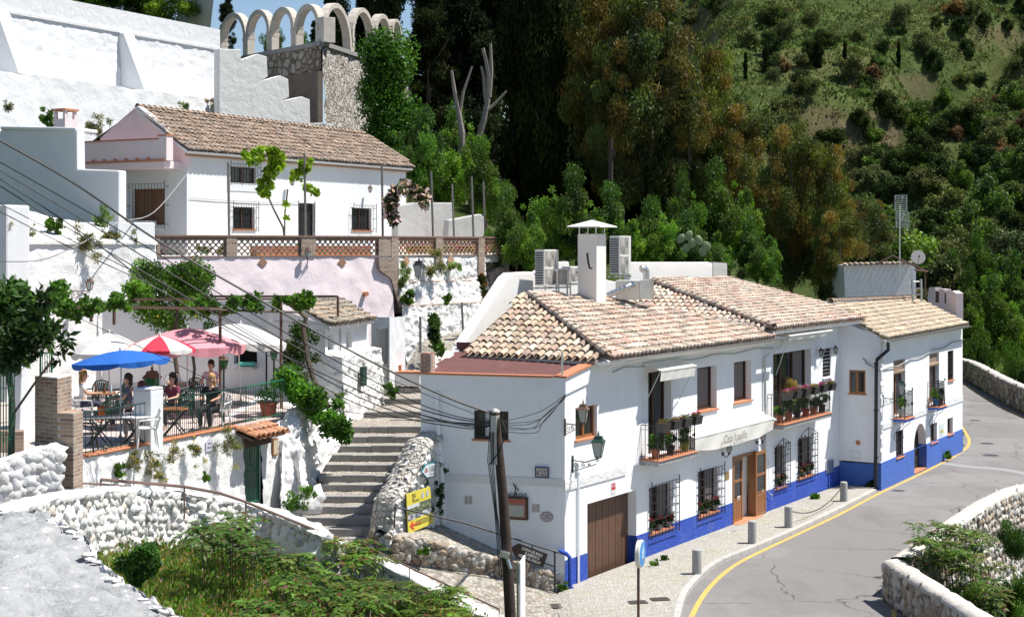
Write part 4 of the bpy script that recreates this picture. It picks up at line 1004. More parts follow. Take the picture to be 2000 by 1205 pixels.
# ------------------------------------------------------------------ end house
CB=thing('end_house','white end house with a worn blue base, arched doorway and black downpipe at its corner','house',(13.27,55.3,0))
wB=FB.w;ZEB=FB.tz(1800,650,.25)[1];LB=FB.L
print('ZEB',ZEB,LB)
opB=dict(fw1=px_open(FB,1745,1768,705,zb=2.62),fw2=px_open(FB,1815,1834,692,zb=2.62),gw=px_open(FB,1851,1862,686,744),sw=px_open(FB,1750,1764,843,895),w2=px_open(FB,1817,1830,829,866),w3=px_open(FB,1850.5,1861,818,850))
tb1=FB.tz(1743,817);tb2=FB.tz(1811,794);print('balc z',tb1,tb2)
ta0=FB.tz(1785,0)[0];ta1=FB.tz(1809,0)[0];zat=FB.tz(1797,827)[1];zas=zat-(ta1-ta0)/2
opl=[opB[k][:4]+(.22,)for k in opB];opl[0]=opl[0][:2]+(tb1[1]+.02,)+opl[0][3:];opl[1]=opl[1][:2]+(tb2[1]+.02,)+opl[1][3:]
arch=(ta0,ta1,.05,zat,.35)
mb=MB();ZDB=.98;wall_grid(mb,FB,0,LB,ZDB,ZEB+.05,opl+[arch])
rA=(ta1-ta0)/2;cA=(ta0+ta1)/2;prevp=None
for side in(-1,1):
 cor=wB(cA+side*rA,0,zat);pts=[wB(cA+side*rA*math.cos(a),0,zat-rA+rA*math.sin(a))for a in np.linspace(0,math.pi/2,9)]
 for i in range(8):mb.add([cor,pts[i],pts[i+1]],[(0,1,2)]);mb.quad(pts[i],pts[i+1],pts[i+1]-FB.n*.33,pts[i]-FB.n*.33)
FS=Fac((13.27-.867*3.2,55.3+.498*3.2),(13.27,55.3))
osd=(FS.tz(1658.5,0)[0],FS.tz(1690.5,0)[0],FS.tz(1658,768)[1],FS.tz(1658,722)[1],.1)
wall_grid(mb,FS,0,FS.L,ZDB,ZEB-.1,[osd])
plB,wBr=plane_roof(wB(0,.28,ZEB),FB.u,-FB.n,.36)
rk=plB.hit(1622,594);
mb.add([FS.w(0,0,ZEB-.1),FS.w(FS.L,0,ZEB-.1),FS.w(FS.L,0,ZEB+.06),FS.w(0,0,ZEB+.06+3.2*.36)],[(0,1,2,3)])
mb.quad(wB(LB,0,-.2),wB(LB,-6,-.2),wB(LB,-6,ZEB+1),wB(LB,0,ZEB+.05))
mb.build('wall',M_['white_facade'],CB)
mb=MB();wall_grid(mb,FB,-.0,LB,-.3,ZDB,[arch,opl[3],opl[5]][:1]+[opl[3]]+[opl[5]],n0=.02);mb.quad(wB(LB,.02,-.3),wB(LB,-.5,-.3),wB(LB,-.5,ZDB),wB(LB,.02,ZDB));mb.quad(wB(0,.02,ZDB),wB(LB,.02,ZDB),wB(LB,0,ZDB),wB(0,0,ZDB));mb.build('painted_base',M_['blue_worn'],CB)
mb=MB();wall_grid(mb,FS,0,FS.L+.02,-.2,.93,[],n0=.012);mb.build('painted_base',paint('matt_blue_paint',(.05,.13,.42),.8,.1,2,(.12,.2,.45),.3,.006),CB)
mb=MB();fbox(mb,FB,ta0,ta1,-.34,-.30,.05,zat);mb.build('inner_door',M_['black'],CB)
mb=MB();fbox(mb,FB,ta0,ta1,-.34,.03,.02,.06);mb.build('doorstep',M_['terra'],CB)
polyB=px_poly(plB,wB(0,.28,ZEB),FB.u,wBr,[(1732,664),(1622,594),(1790,585),(1889,634)]);polyB[0]=(polyB[0][0],-.02);polyB[-1]=(polyB[-1][0],-.02)
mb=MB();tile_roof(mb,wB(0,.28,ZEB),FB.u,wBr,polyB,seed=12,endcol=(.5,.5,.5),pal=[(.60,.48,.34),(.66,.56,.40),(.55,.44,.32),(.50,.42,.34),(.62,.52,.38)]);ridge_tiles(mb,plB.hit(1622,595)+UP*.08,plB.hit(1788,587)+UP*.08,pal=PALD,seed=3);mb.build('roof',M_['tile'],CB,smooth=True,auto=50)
mb=MB();under(mb,wB(0,.28,ZEB),FB.u,wBr,polyB);mb.build('roof_bedding',M_['cream'],CB)
mb=MB();gutter(mb,wB(-.1,.34,ZEB-.06),wB(LB+.1,.34,ZEB-.06));mb.build('gutter',M_['galv'],CB)
mb=MB()
for k in range(14):t=.3+k*(LB-.5)/13;fbox(mb,FB,t-.05,t+.05,0,.26,ZEB-.14,ZEB-.06)
mb.build('rafter_ends',M_['white_facade'],CB)
mb=MB();q=[(1734,668),(1735,683),(1713,702),(1711.5,712),(1711,800),(1710,900),(1710,948)]
mb.tube([PZ(x,55.15,CH+(HY-y)*55.15/F)for x,y in q],.065,8)
for y in(710,801,893):p=P(1711,y,55.15);mb.lathe([(.085,-.03),(.085,.03)],p,8)
mb.build('downpipe',M_['iron'],CB)
window(CB,FS,*osd[:4],.05,M_['wood_mid'],2,sill=M_['terra'],fw=.06,sillout=.02)
for i,k in enumerate(('fw1','fw2')):
 o_=opl[i];wd=window(CB,FB,*o_[:4],.2,M_['wood_brown'],2,name='balcony_door',fw=.07)
 mb=MB();zt_=o_[3];fbox(mb,FB,o_[0],o_[1],-.12,-.08,zt_-.42,zt_);mb.lathe([(.07,-(o_[1]-o_[0])/2),(.085,0),(.07,(o_[1]-o_[0])/2)],FB.w((o_[0]+o_[1])/2,-.06,zt_-.45),8,axis=FB.u)
 mb.build('roller_blind',paint('rolled_reed_blind',(.26,.18,.13),.8,.2,12,None,0,.004),wd)
window(CB,FB,*opl[2][:4],.12,M_['wood_dark'],1,sill=M_['terra'],grille=(5,4,-.02,opl[2][0],opl[2][1],opl[2][2],opl[2][3],0,M_['iron']))
window(CB,FB,*opl[3][:4],.12,M_['wood_dark'],1,sill=M_['terra'],grille=(5,4,-.02,opl[3][0],opl[3][1],opl[3][2],opl[3][3],0,M_['iron']))
window(CB,FB,*opl[4][:4],.18,M_['wood_dark'],1,sill=M_['terra']);window(CB,FB,*opl[5][:4],.18,M_['wood_dark'],1,sill=M_['terra'])
M_['blue_edge']=paint('blue_balcony_edge',(.05,.14,.52),.6,.1,3,None,0,.003)
pB1=FB.tz(1786,0,.5)[0];pB2=FB.tz(1849,0,.5)[0]
balcony(CB,FB,tb1[0],pB1,tb1[1],.5,M_['blue_edge'],th=.12,label='blue-edged balcony beside the street lamp')
balcony(CB,FB,tb2[0],pB2,tb2[1],.5,M_['blue_edge'],th=.12,label='blue-edged balcony with a towel on its rail')
for tt,zz in((tb1[0]+.1,tb1[1]),(pB1-.15,tb1[1]),(tb2[0]+.1,tb2[1]),(pB2-.15,tb2[1])):
 mb=MB();mb.tube([wB(tt,.42,zz-.12),wB(tt,.36,zz-.25),wB(tt,.15,zz-.42),wB(tt,.05,zz-.62),wB(tt,.06,zz-.8),wB(tt,.14,zz-.82),wB(tt,.15,zz-.74)],.012,5);mb.build('balcony_bracket',M_['iron'],CB)
mb=MB();zc=tb1[1]-.08;fbox(mb,FB,0.02,LB,0,.03,zc-.2,zc+.02)
for k in range(9):fbox(mb,FB,0.0,.22+.05*(k%2),0,.03,1.1+k*.48,1.1+k*.48+.3)
mb.build('raised_plaster_trim',M_['white_rough'],CB,bevel=.01)
star=FS.pt(1676,864);mb=MB();mb.add([star+FS.n*.02]+[star+FS.n*.015+(FS.u*math.cos(a)+UP*math.sin(a))*(.11 if k%2 else.08)for k,a in enumerate(np.linspace(0,2*math.pi,17)[:-1])],[(0,1+k,1+(k+1)%16)for k in range(16)]);mb.build('terracotta_sun',M_['terra'],CB)
mb=MB();ta,za=FS.tz(1661.5,881);tb,zb=FS.tz(1679.5,895)
for a,b,c,d in((ta,tb,za,za+.012),(ta,tb,zb,zb+.012),(ta,ta+.012,zb,za),(tb,tb+.012,zb,za)):fbox(mb,FS,a,b,0,.008,c,d)
mb.build('hatch_frame',M_['grey_plaster'],CB)
# ------------------------------------------------------------------ stairs
ys_=[1052,1033,1011,989,968,946,928,907,888,870,852,833,804,778,757]
xl_=[597,600,605,612,620,630,640,652,664,680,690,694,712,752,770]
st=thing('stone_stairs','long cobbled stairway with cut stone risers climbing past the terrace','stairs',G(680,1052,1.2))
mr=MB();mt=MB();rr=random.Random(4);SZ=[1.25+.185*i for i in range(15)];SD=[(CH-SZ[i])*F/(ys_[i]-HY)for i in range(15)]
for i in range(15):
 z=SZ[i];D=SD[i];xl=(xl_[i]-CX)*D/F-.25;xr=-2.35 if i>2 else-2.9;D2=SD[i+1]if i<14 else D+4.5
 x=xl
 while x<xr:
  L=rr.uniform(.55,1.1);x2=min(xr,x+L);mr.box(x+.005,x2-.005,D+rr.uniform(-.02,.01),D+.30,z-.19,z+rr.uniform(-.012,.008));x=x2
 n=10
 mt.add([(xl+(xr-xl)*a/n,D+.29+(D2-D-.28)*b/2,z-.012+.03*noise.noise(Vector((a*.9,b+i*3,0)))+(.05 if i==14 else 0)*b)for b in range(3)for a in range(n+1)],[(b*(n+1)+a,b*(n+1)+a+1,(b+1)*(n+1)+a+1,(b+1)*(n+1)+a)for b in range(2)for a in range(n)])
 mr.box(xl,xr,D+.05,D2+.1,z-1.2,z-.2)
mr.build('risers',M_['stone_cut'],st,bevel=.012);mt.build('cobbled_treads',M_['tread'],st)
mb=MB();mb.add([(-4.2,58,3.95),(-1,53,3.9),(1.5,60,5.2),(0,68,6.0),(-3.6,60.5,5.0)],[(0,1,2,3,4)]);tag(mb.build('upper_path',M_['cobble']),kind='structure')
mb=MB();rocks(mb,strip_surf([Vector((-3.9,56.5,4.3)),Vector((-1.5,58.5,4.9))],[Vector((-3.8,55.5,4.0)),Vector((-1.4,57,4.3))]),7,3,.5,77,SC_GREY,.4)
tag(mb.build('rough_steps',M_['stones'],smooth=True,auto=60),'rough pale stone steps at the foot of the tall white rubble wall','steps')
a=G(797,1043,1.5);b=FL.w(FL.tz(862,0)[0],.02,1.5);FSG=Fac((a.x,a.y),(b.x,b.y));Lg=FSG.L
topz=lambda t:float(np.interp(t,[-.75,-.55,-.2,.3,.8,Lg],[1.55,2.35,2.6,3.1,3.65,3.82]))
sw=thing('stair_wall','curved rubble wall with a round cobbled top beside the stairs, carrying the yellow sign','wall',FSG.w(0,0,1))
ts=np.linspace(-.75,Lg,14);ftop=[FSG.w(t,0,topz(t))for t in ts];fbot=[FSG.w(t,.0,.7)for t in ts]
mb=MB();lumpy(mb,ftop,fbot,40,24,.05,3.4,amp2=.03)
bt=[p-FSG.n*.62 for p in ftop];lumpy(mb,bt,[Vector((p.x,p.y,.6))for p in bt],30,16,.06,3,flip=True)
e0=ftop[0];mb.quad(FSG.w(-.75,0,.5),FSG.w(-.75,-.62,.5),bt[0],ftop[0]);mb.build('wall_core',M_['white_rub'],sw,smooth=True,auto=80)
mb=MB();vs=[];fs=[];K=7
for i in range(41):
 t=-.78+(Lg+.78)*i/40;z=topz(t)
 for k in range(K):
  th=math.pi*k/(K-1);q=FSG.w(t,-.31+.38*math.cos(th),z-.06+.22*math.sin(th));vs.append(q+Vector((1,1,1))*noise.noise(q*5)*.025)
for i in range(40):
 for k in range(K-1):a=i*K+k;fs.append((a+1,a+K+1,a+K,a))
mb.add(vs,fs);mb.build('rounded_top',M_['pale_top'],sw,smooth=True,auto=80)
mb=MB();rocks(mb,lambda a,b:(FSG.w(-.75+(Lg+.7)*a,-.31+.36*math.cos(math.pi*b),topz(-.75+(Lg+.7)*a)-.06+.20*math.sin(math.pi*b)),(FSG.n*math.cos(math.pi*b)+UP*(math.sin(math.pi*b)+.2)).normalized()),16,5,.15,8,SC_GREY,.18)
rocks(mb,strip_surf(ftop,fbot),14,12,.17,18,SC_WHITE,.42,skip=.1);rocks(mb,lambda a,b:(FSG.w(-.77,-.6*a,.7+b*1.0),-FSG.u),3,5,.24,28,SC_BROWN,.4)
mb.build('stones',M_['stones'],sw,smooth=True,auto=60)
# ------------------------------------------------------------------ terrace
ZT=4.05
T0=G(155,895,ZT);T1=G(480,830,ZT);FT=Fac((T0 .x,T0 .y),(T1 .x,T1 .y));tw=FT.w
tg0=FT.tz(474,0)[0];tg1=FT.tz(508,0)[0];tE=FT.tz(545,0)[0]
TE=thing('cafe_terrace','whitewashed terrace of the open-air cafe with tiled floor and terracotta edging','terrace',T0-UP*.0)
def gnd(t):return float(np.interp(t,[-2,0,tg0,tE],[3.3,3.0,1.9,1.5]))
tl_=np.linspace(-.9,tg0,16)
mb=MB();lumpy(mb,[tw(t,0,ZT-.02)for t in tl_],[tw(t,.1,gnd(t)-.6)for t in tl_],90,24,.04,3.5,amp2=.05)
tl2=np.linspace(tg1,tE,5);lumpy(mb,[tw(t,0,ZT-.1)for t in tl2],[tw(t,.12,.9)for t in tl2],16,24,.03,3.5,amp2=.04)
fbox(mb,FT,tg0-.02,tg0+.0,-.6,.0,1.2,ZT);fbox(mb,FT,tg1,tg1+.02,-.6,.0,1.2,ZT-.3);fbox(mb,FT,tg0,tg1,-.6,.0,ZT-.55,ZT-.1)
mb.build('retaining_face',M_['white_rough'],TE,smooth=True,auto=80)
BX=Vector((-14.5,49,0));BY=Vector((-7.2,51.5,0))
mb=MB();fl=[tw(-.9,-.0,ZT),tw(tE,-.0,ZT),Vector((-5.9,47.2,ZT)),Vector((-7.5,51.6,ZT)),Vector((-16,50,ZT)),Vector((-15,36,ZT)),Vector((-11.3,32.6,ZT))];mb.add(fl,[tuple(range(len(fl)))]);mb.build('floor',paint('pink_grey_floor_tiles',(.50,.42,.39),.75,.15,2,(.6,.56,.52),.3,.003),TE)
mb=MB();fbox(mb,FT,.25,tg0-.3,-.28,.06,ZT+.0,ZT+.05);mb.build('terracotta_edging',M_['terra'],TE,bevel=.01)
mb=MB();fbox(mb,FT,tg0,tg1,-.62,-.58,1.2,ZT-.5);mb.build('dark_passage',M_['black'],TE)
cp=thing('gate_canopy','small canopy of orange barrel tiles above the green gate','canopy',tw(tg0,0,ZT-.3))
eo=tw(tg0-.35,.62,ZT-.28);wv=(-FT.n+UP*.33).normalized();Lc=FT.tz(556,0,.5)[0]-tg0+.35
mb=MB();tile_roof(mb,eo,FT.u,wv,[(0,-.02),(Lc,-.02),(Lc-.1,.8),(-.1,.8)],pitch=.24,expo=.33,pal=[(.62,.30,.16),(.66,.36,.2),(.58,.28,.16)],seed=3);mb.build('tiles',M_['tile'],cp,smooth=True,auto=50)
mb=MB();mb.prism([eo-UP*.04+wv*.1,eo+FT.u*Lc-UP*.04+wv*.1,eo+FT.u*Lc+wv*1.2-UP*.05,eo+wv*1.2-UP*.05],UP*-.07);fbox(mb,FT,tg0-.1,tg1+.3,.1,.16,ZT-.58,ZT-.36);mb.build('beam',M_['wood_dark'],cp)
def gate(name,lab,fac,t0,t1,z0,z1,off,mat,nb=7,solid=None,arrow=False,split=.5):
 root=thing(name,lab,'gate',fac.w((t0+t1)/2,off,z0));mb=MB();r=.012
 for t in(t0,t1):fbox(mb,fac,t-.02,t+.02,off-.02,off+.02,z0,z1)
 for q in(0,split,1):fbox(mb,fac,t0+.02,t1-.02,off-.015,off+.015,z0+(z1-z0)*q-(.04 if q==1 else 0),z0+(z1-z0)*q+(.04 if q<1 else 0))
 mb.build('frame',mat,root)
 mb=MB()
 for k in range(1,nb):t=t0+(t1-t0)*k/nb;mb.tube([fac.w(t,off,z0+(0 if not solid else(z1-z0)*split)),fac.w(t,off,z1)],r,5)
 mb.build('bars',mat,root)
 mb=MB()
 for k in range(4):c=fac.w((t0+t1)/2,off+.02,z0+(z1-z0)*(.62+.08*k));mb.tube(spiral(c,fac.u,UP,.07,1.2,10,k),.01,4)
 mb.build('scrollwork',mat,root)
 if solid:mb=MB();fbox(mb,fac,t0+.02,t1-.02,off-.006,off+.006,z0+.04,z0+(z1-z0)*split);mb.build('sheet_panel',solid,root)
 return root
gate('garden_gate','tall green iron gate in the white terrace wall under the tiled canopy',FT,tg0+.02,tg1-.02,1.95,ZT-.5,-.04,M_['iron_green'],9,solid=None)
base=[tw(tE-.05,.1,1.2),G(560,1003,1.5),G(594,1010,1.42),Vector((-5.55,40.6,1.3)),Vector((-5.6,42.0,1.7)),Vector((-5.35,43.8,2.2)),Vector((-5.05,46.0,2.8)),Vector((-5.0,47.6,3.1))]
base[1]=Vector((base[1].x,min(base[1].y,40.7),1.2))
topp=[tw(tE-.05,0,ZT-.15),tw(tE+.3,-.05,ZT-.05)]+[Vector((-6.25,42.7,4.25)),Vector((-6.0,43.2,4.3)),Vector((-5.9,44,4.3)),Vector((-5.75,45,4.15)),Vector((-5.65,46.3,4.1)),Vector((-5.55,47.6,4.1))]
rk_=thing('whitewashed_rock','bulging whitewashed rock face between the green gate and the stairs','rock',base[2])
mb=MB();lumpy(mb,topp,[p-UP*.5 for p in base],110,80,.14,1.9,amp2=.10);mb.build('rock_face',M_['white_rough'],rk_,smooth=True,auto=80)
mb=MB();mb.blob(G(603,992,1.75),(.35,.3,.35),3,.4,7,10);mb.blob(G(615,972,2.0),(.25,.2,.3),9,.4,6,9);mb.blob(G(585,1003,1.5),(.4,.25,.3),12,.4,6,9);mb.build('boulders',M_['white_rough'],rk_,smooth=True,auto=70)
mb=MB();vs=[topp[i]for i in range(8)]+[Vector((-8,48.5,4.06)),Vector((-8,42,4.06))];mb.add(vs,[tuple(range(10))]);mb.build('rock_top',M_['white_rough'],rk_)
M_['brick']=brick_mat('old_brick',[(.50,.36,.25),(.30,.17,.115)],(.46,.43,.39),.21,.085,FT)
pil=thing('brick_pillar','weathered brick pillar at the left end of the cafe terrace','pillar',tw(-.6,0,3.2))
pb0=G(90,960,3.2);FPL=fac_px(68,33.6,112,33.1);FPr=Fac((PZ(112,33.1,0).x,33.1),(PZ(140,33.9,0).x,33.9))
def zat_(y,D):return CH+(HY-y)*D/F
za,zb=zat_(740,33.1),zat_(805,33.2)
mb=MB();L1=FPL.L;L2=FPr.L
q=[FPL.w(0,0,2.6),FPL.w(L1,0,2.6),FPr.w(L2,0,2.6),FPL.w(0,0,2.6)+(FPr.w(L2,0,2.6)-FPL.w(L1,0,2.6))]
mb.prism(q,UP*(za-2.6));mb.build('tall_shaft',M_['brick'],pil,bevel=.01)
q2=[FPL.w(L1+.004,-.06,2.6),FPL.w(L1+.40,-.12,2.6),FPL.w(L1+.40,-.12,2.6)+FPr.u*.55,FPL.w(L1+.004,0,2.6)+FPr.u*.8]
q2[0]=FPL.w(L1+.004,.02,2.6)
mb=MB();mb.prism(q2,UP*(zb-2.6));mb.build('short_shaft',M_['brick'],pil,bevel=.01)
mb=MB();mb.prism([p+UP*(za-2.6+.001)for p in q],UP*.03);mb.build('cap',M_['white_old'],pil)
def post_white(x0,x1,ytop,ybot,nm,lab,D):
 mb=MB();c=tw(FT.tz((x0+x1)/2,0)[0],0,0);t=FT.tz((x0+x1)/2,0)[0];w_=.26
 z1=zat_(ytop,c.y);fbox(mb,FT,t-w_,t+w_,-.42,.08,ZT-.5,z1-.05);mb.prism([FT.w(t-w_,-.42,z1-.051),FT.w(t+w_,-.42,z1-.051),FT.w(t+w_,.08,z1-.051),FT.w(t-w_,.08,z1-.051)],UP*.06)
 return tag(mb.build(nm,M_['white'],bevel=.05),lab,'pillar')
post_white(285,318,757,865,'white_pillar','square white masonry post dividing the terrace railing, beside the blue parasol pole',36.6)
rail=thing('terrace_railing','thin dark green railing along the edge of the cafe terrace','railing',tw(1,0,ZT))
tp=FT.tz(301,0)[0]
def rail_run(t0,t1,h0,h1,mat,nb,z=ZT):
 mb=MB();L=t1-t0;n=nb;zf=lambda t:z+h0+(h1-h0)*(t-t0)/L
 mb.tube([tw(t0,-.05,zf(t0)),tw(t1,-.05,zf(t1))],.018,5);mb.tube([tw(t0,-.05,z+.1),tw(t1,-.05,z+.1)],.014,5)
 for k in range(n+1):t=t0+L*k/n;mb.tube([tw(t,-.05,z+.05),tw(t,-.05,zf(t))],.008 if k%8 else.014,4)
 return mb
rail_run(.1,tp-.3,.98,1.0,0,13).build('railing_panel',M_['iron_dkgreen'],rail)
rail_run(tp+.3,tg0+.2,.98,1.0,0,44).build('railing_panel',M_['iron_dkgreen'],rail)
mb=rail_run(tg0+.25,tg0+2.6,1.0,1.05,0,20);mb.build('railing_panel',M_['iron_green'],rail)
mb=MB()
for k in range(3):
 c=tw(.9+k*1.0,.03,ZT+.12);mb.tube(spiral(c,FT.u,UP,.12,1.3,14),.012,5)
t=tp+1.9
for k in range(7):z=ZT+.2+k*.1;mb.tube([tw(t-.12,-.03,z+.1),tw(t,-.03,z),tw(t+.12,-.03,z+.1)],.008,4)
mb.build('ornaments',M_['iron_dkgreen'],rail)
LW=fac_px(-60,46.5,305,53.0);lw=LW.w
zz=lambda f,x,y:f.tz(x,y)[1]
tt=lambda f,x:f.tz(x,0)[0]
rw=thing('left_retaining_wall','tall whitewashed retaining wall behind the cafe terrace with weeds on its ledge','wall',lw(3,0,4))
mb=MB();n_=90;tA,tB=0,LW.L
lumpy(mb,[lw(tA,0,8.75),lw(tt(LW,30),0,8.9),lw(tB,0,8.95)],[lw(tA,.25,3.4),lw(tt(LW,30),.25,3.4),lw(tB,.25,3.4)],n_,40,.06,1.3,amp2=.03)
mb.build('lower_wall',M_['white_rough'],rw,smooth=True,auto=80)
mb=MB();vs=[];fs=[];K=4
for i in range(60):
 t=LW.L*i/59
 for dd,z_ in((.08,8.86),(.02,8.98),(-.5,9.05+.03*noise.noise(Vector((t,0,0)))),(-1.6,9.35)):q=lw(t,dd,z_);vs.append(q+UP*noise.noise(q*2)*.06)
for i in range(59):
 for k in range(K-1):a=i*K+k;fs.append((a+1,a+K+1,a+K,a))
mb.add(vs,fs);fbox(mb,LW,tt(LW,30),LW.L-.3,.0,.09,8.84,8.93);mb.build('ledge',M_['white_old'],rw,smooth=True,auto=60)
mb=MB();fbox(mb,LW,tt(LW,232),tt(LW,305),-.5,-.05,8.9,zz(LW,232,434));mb.build('raised_block',M_['white'],rw,bevel=.03)
mb=MB();fbox(mb,LW,tt(LW,-20),tt(LW,27),.0,.75,3.4,zz(LW,20,402));mb.build('end_buttress',M_['white'],rw,bevel=.06)
SWf=fac_px(-80,58.5,232,56.0);s_=SWf.w
bw=thing('stepped_garden_wall','big stepped white wall in half shade left of the upper house','wall',s_(3,0,8.6))
def plate(mb,fac,pts,th):
 mb.prism([fac.pt(x,y)for x,y in pts],-fac.n*th)
mb=MB();plate(mb,SWf,[(-80,500),(-80,262),(0,257),(3,252),(150,254),(151,330),(232,333),(232,500)],.5);mb.build('wall',M_['white'],bw,bevel=.06)
mb=MB();q=[SWf.w(tt(SWf,x),0,zz(SWf,x,y))for x,y in((3,254),(150,257))];mb.prism([q[0]+SWf.n*.08,q[1]+SWf.n*.08,q[1]-SWf.n*1.3,q[0]-SWf.n*1.3],UP*.14);mb.build('coping',M_['white'],bw,bevel=.04)
mb=MB();lumpy(mb,[P(20,405,52.4),P(110,425,54.5),P(232,445,56)],[P(20,462,50),P(110,464,51),P(232,464,52)],30,6,.08,1.0);tag(mb.build('sloping_ledge',M_['white_old'],smooth=True,auto=80),'sunlit sloping ledge above the left retaining wall, with yellow flowers','ledge')
# ------------------------------------------------------------------ upper terrace: pink wall, rubble wall, balustrade
FP=fac_px(303,54.0,762,60.3);FR=Fac((FP.w(FP.L,0,0).x,FP.w(FP.L,0,0).y),(PZ(1000,66.5,0).x,66.5))
ZU=8.42
pw=thing('pink_retaining_wall','faded pink retaining wall under the openwork balustrade of the upper terrace','wall',FP.w(5,0,4))
mb=MB();lumpy(mb,[FP.w(0,0,ZU),FP.w(FP.L,0,ZU)],[FP.w(0,.35,3.8),FP.w(FP.L,.5,3.8)],80,30,.05,.9);mb.build('wall_face',M_['pink'],pw,smooth=True,auto=80)
mb=MB()
for x,y in((377,513),(513,513),(668,513)):
 c=FP.pt(x,y,.05);s=.2;mb.prism([c+FP.u*s,c+UP*s,c-FP.u*s,c-UP*s],FP.n*.02)
mb.build('diamond_tiles',paint('brown_diamond_tile',(.30,.17,.11),.7,.3,8,None,0,.003),pw)
mb=MB();c=FP.pt(714,574,.25);mb.tube([c-FP.n*.2,c+FP.n*.1],.09,10);mb.build('drain_spout',M_['terra'],pw)
ru=thing('white_rubble_wall','tall whitewashed rubble wall between the pink wall and the pale sloping parapet','wall',FR.w(3,0,4))
LR=FR.L
tarch=FR.tz(948,0)[0]
mb=MB();zm=lambda t:FR.tz(800,598)[1]
lumpy(mb,[FR.w(0,0,ZU),FR.w(tarch,0,ZU)],[FR.w(0,.05,7.35),FR.w(tarch,.05,7.35)],50,8,.03,2);lumpy(mb,[FR.w(.0,.09,7.35),FR.w(tarch,.09,7.35)],[FR.w(0.2,.3,6.45),FR.w(tarch,.3,6.45)],70,16,.07,2.8,amp2=.08)
lumpy(mb,[FR.w(.2,.42,6.45),FR.w(tarch,.42,6.45)],[FR.w(.2,.7,3.6),FR.w(tarch,.7,3.6)],80,34,.07,2.8,amp2=.09)
mb.build('wall_face',M_['white_rub'],ru,smooth=True,auto=80)
mb=MB();fbox(mb,FR,.2,tarch,.28,.46,6.42,6.47);fbox(mb,FR,0,tarch,.0,.12,7.33,7.38);mb.build('brick_ledge',paint('pale_brick_course',(.52,.42,.34),.9,.25,8,None,0,.01),ru)
mb=MB()
for x,y in((793,511),(880,508)):
 c=FR.pt(x,y,.06);s=.24;mb.prism([c+FR.u*s*.9,c+UP*s,c-FR.u*s*.9,c-UP*s],FR.n*.02)
mb.build('diamond_tiles',paint('ochre_diamond_tile',(.45,.28,.17),.7,.3,8,None,0,.003),ru)
mb=MB();t0a=tarch;t1a=LR-.2;ca=(t0a+t1a)/2+.25;ra=(t1a-t0a)/2-.25
ring=[FR.w(ca-ra*math.cos(a),.06,7.2+ra*.75*math.sin(a))for a in np.linspace(0,math.pi,13)]
out=[FR.w(ca-(ra+.3)*math.cos(a),.06,7.2+(ra+.3)*.8*math.sin(a))for a in np.linspace(0,math.pi,13)]
for i in range(12):mb.prism([ring[i],ring[i+1],out[i+1],out[i]],-FR.n*.4)
mb.prism([FR.w(ca-ra-.3,.06,3.8),FR.w(ca-ra,.06,3.8),FR.w(ca-ra,.06,7.2),FR.w(ca-ra-.3,.06,7.2)],-FR.n*.4);mb.build('brick_arch',M_['brick'],ru)
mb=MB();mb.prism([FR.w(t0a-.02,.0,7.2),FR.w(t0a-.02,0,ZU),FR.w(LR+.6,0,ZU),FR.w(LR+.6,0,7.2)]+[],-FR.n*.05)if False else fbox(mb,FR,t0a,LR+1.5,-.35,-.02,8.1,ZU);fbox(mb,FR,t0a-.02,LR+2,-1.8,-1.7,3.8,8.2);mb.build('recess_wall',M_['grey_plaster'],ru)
gate('grey_grille','grey barred gate inside the brick arch beside the pale parapet',FR,ca-ra+.3,ca-ra+1.3,5.6,7.35,-.6,M_['iron_grey'],6)
mb=MB();ptsb=[(740,503),(776,503),(778,560),(790,612),(783,612),(765,545),(742,527)]
bp=thing('brick_buttress','ragged brick buttress where the pink wall meets the white rubble wall','pillar',FP.w(FP.L,0,6))
mb.prism([FP.pt(x,y,.25)for x,y in ptsb],-FP.n*.5);mb.build('brickwork',M_['brick'],bp)
bl=thing('openwork_balustrade','brick balustrade with openwork panels of fish-scale tiles along the upper terrace','balustrade',FP.w(5,0,ZU))
BH=.72
mb=MB();mp=MB();mcap=MB()
def panel(fac,x0,x1,col):
 t0,t1=tt(fac,x0),tt(fac,x1);r=.115;n=int((t1-t0)/(2*r));r=(t1-t0)/(2*n)
 m_=MB();rows=5;hgt=(BH-.16)/rows
 for j in range(rows):
  for i in range(n+(j%2)):
   c=t0+r*(2*i+1)-(r if j%2 else 0);z=ZU+.03+j*hgt;vs=[];fs=[]
   for k in range(8):
    a=math.pi*k/7
    for rr_,nn in((r*1.04,0),(r*.86,0),(r*.86,-.09),(r*1.04,-.09)):vs.append(fac.w(min(t1,max(t0,c+rr_*math.cos(a))),nn,z+rr_*math.sin(a)*hgt/r*1.12))
   for k in range(7):
    for q in range(4):fs.append((k*4+q,k*4+(q+1)%4,k*4+4+(q+1)%4,k*4+4+q))
   m_.add(vs,fs,tuple(x*random.uniform(.7,1.2)for x in col))
 m_.build('scale_panel',M_['tile'],bl)
def pier(fac,x0,x1,z0=ZU-.02):mp=MB();fbox(mp,fac,tt(fac,x0),tt(fac,x1),-.2,.07,z0,ZU+BH);mp.build('brick_pier',M_['brick'],bl)
for x0,x1 in((312,440),(462,586),(616,737)):panel(FP,x0,x1,(.40,.30,.24))
for x0,x1 in((777,848),(864,931),(945,992)):panel(FR,x0,x1,(.60,.36,.22))
for x0,x1 in((305,311),(441,461),(587,615)):pier(FP,x0,x1)
pier(FP,738,762);mp=MB();fbox(mp,FR,0,tt(FR,776),-.2,.08,ZU-.9,ZU+BH);mp.build('brick_pier',M_['brick'],bl)
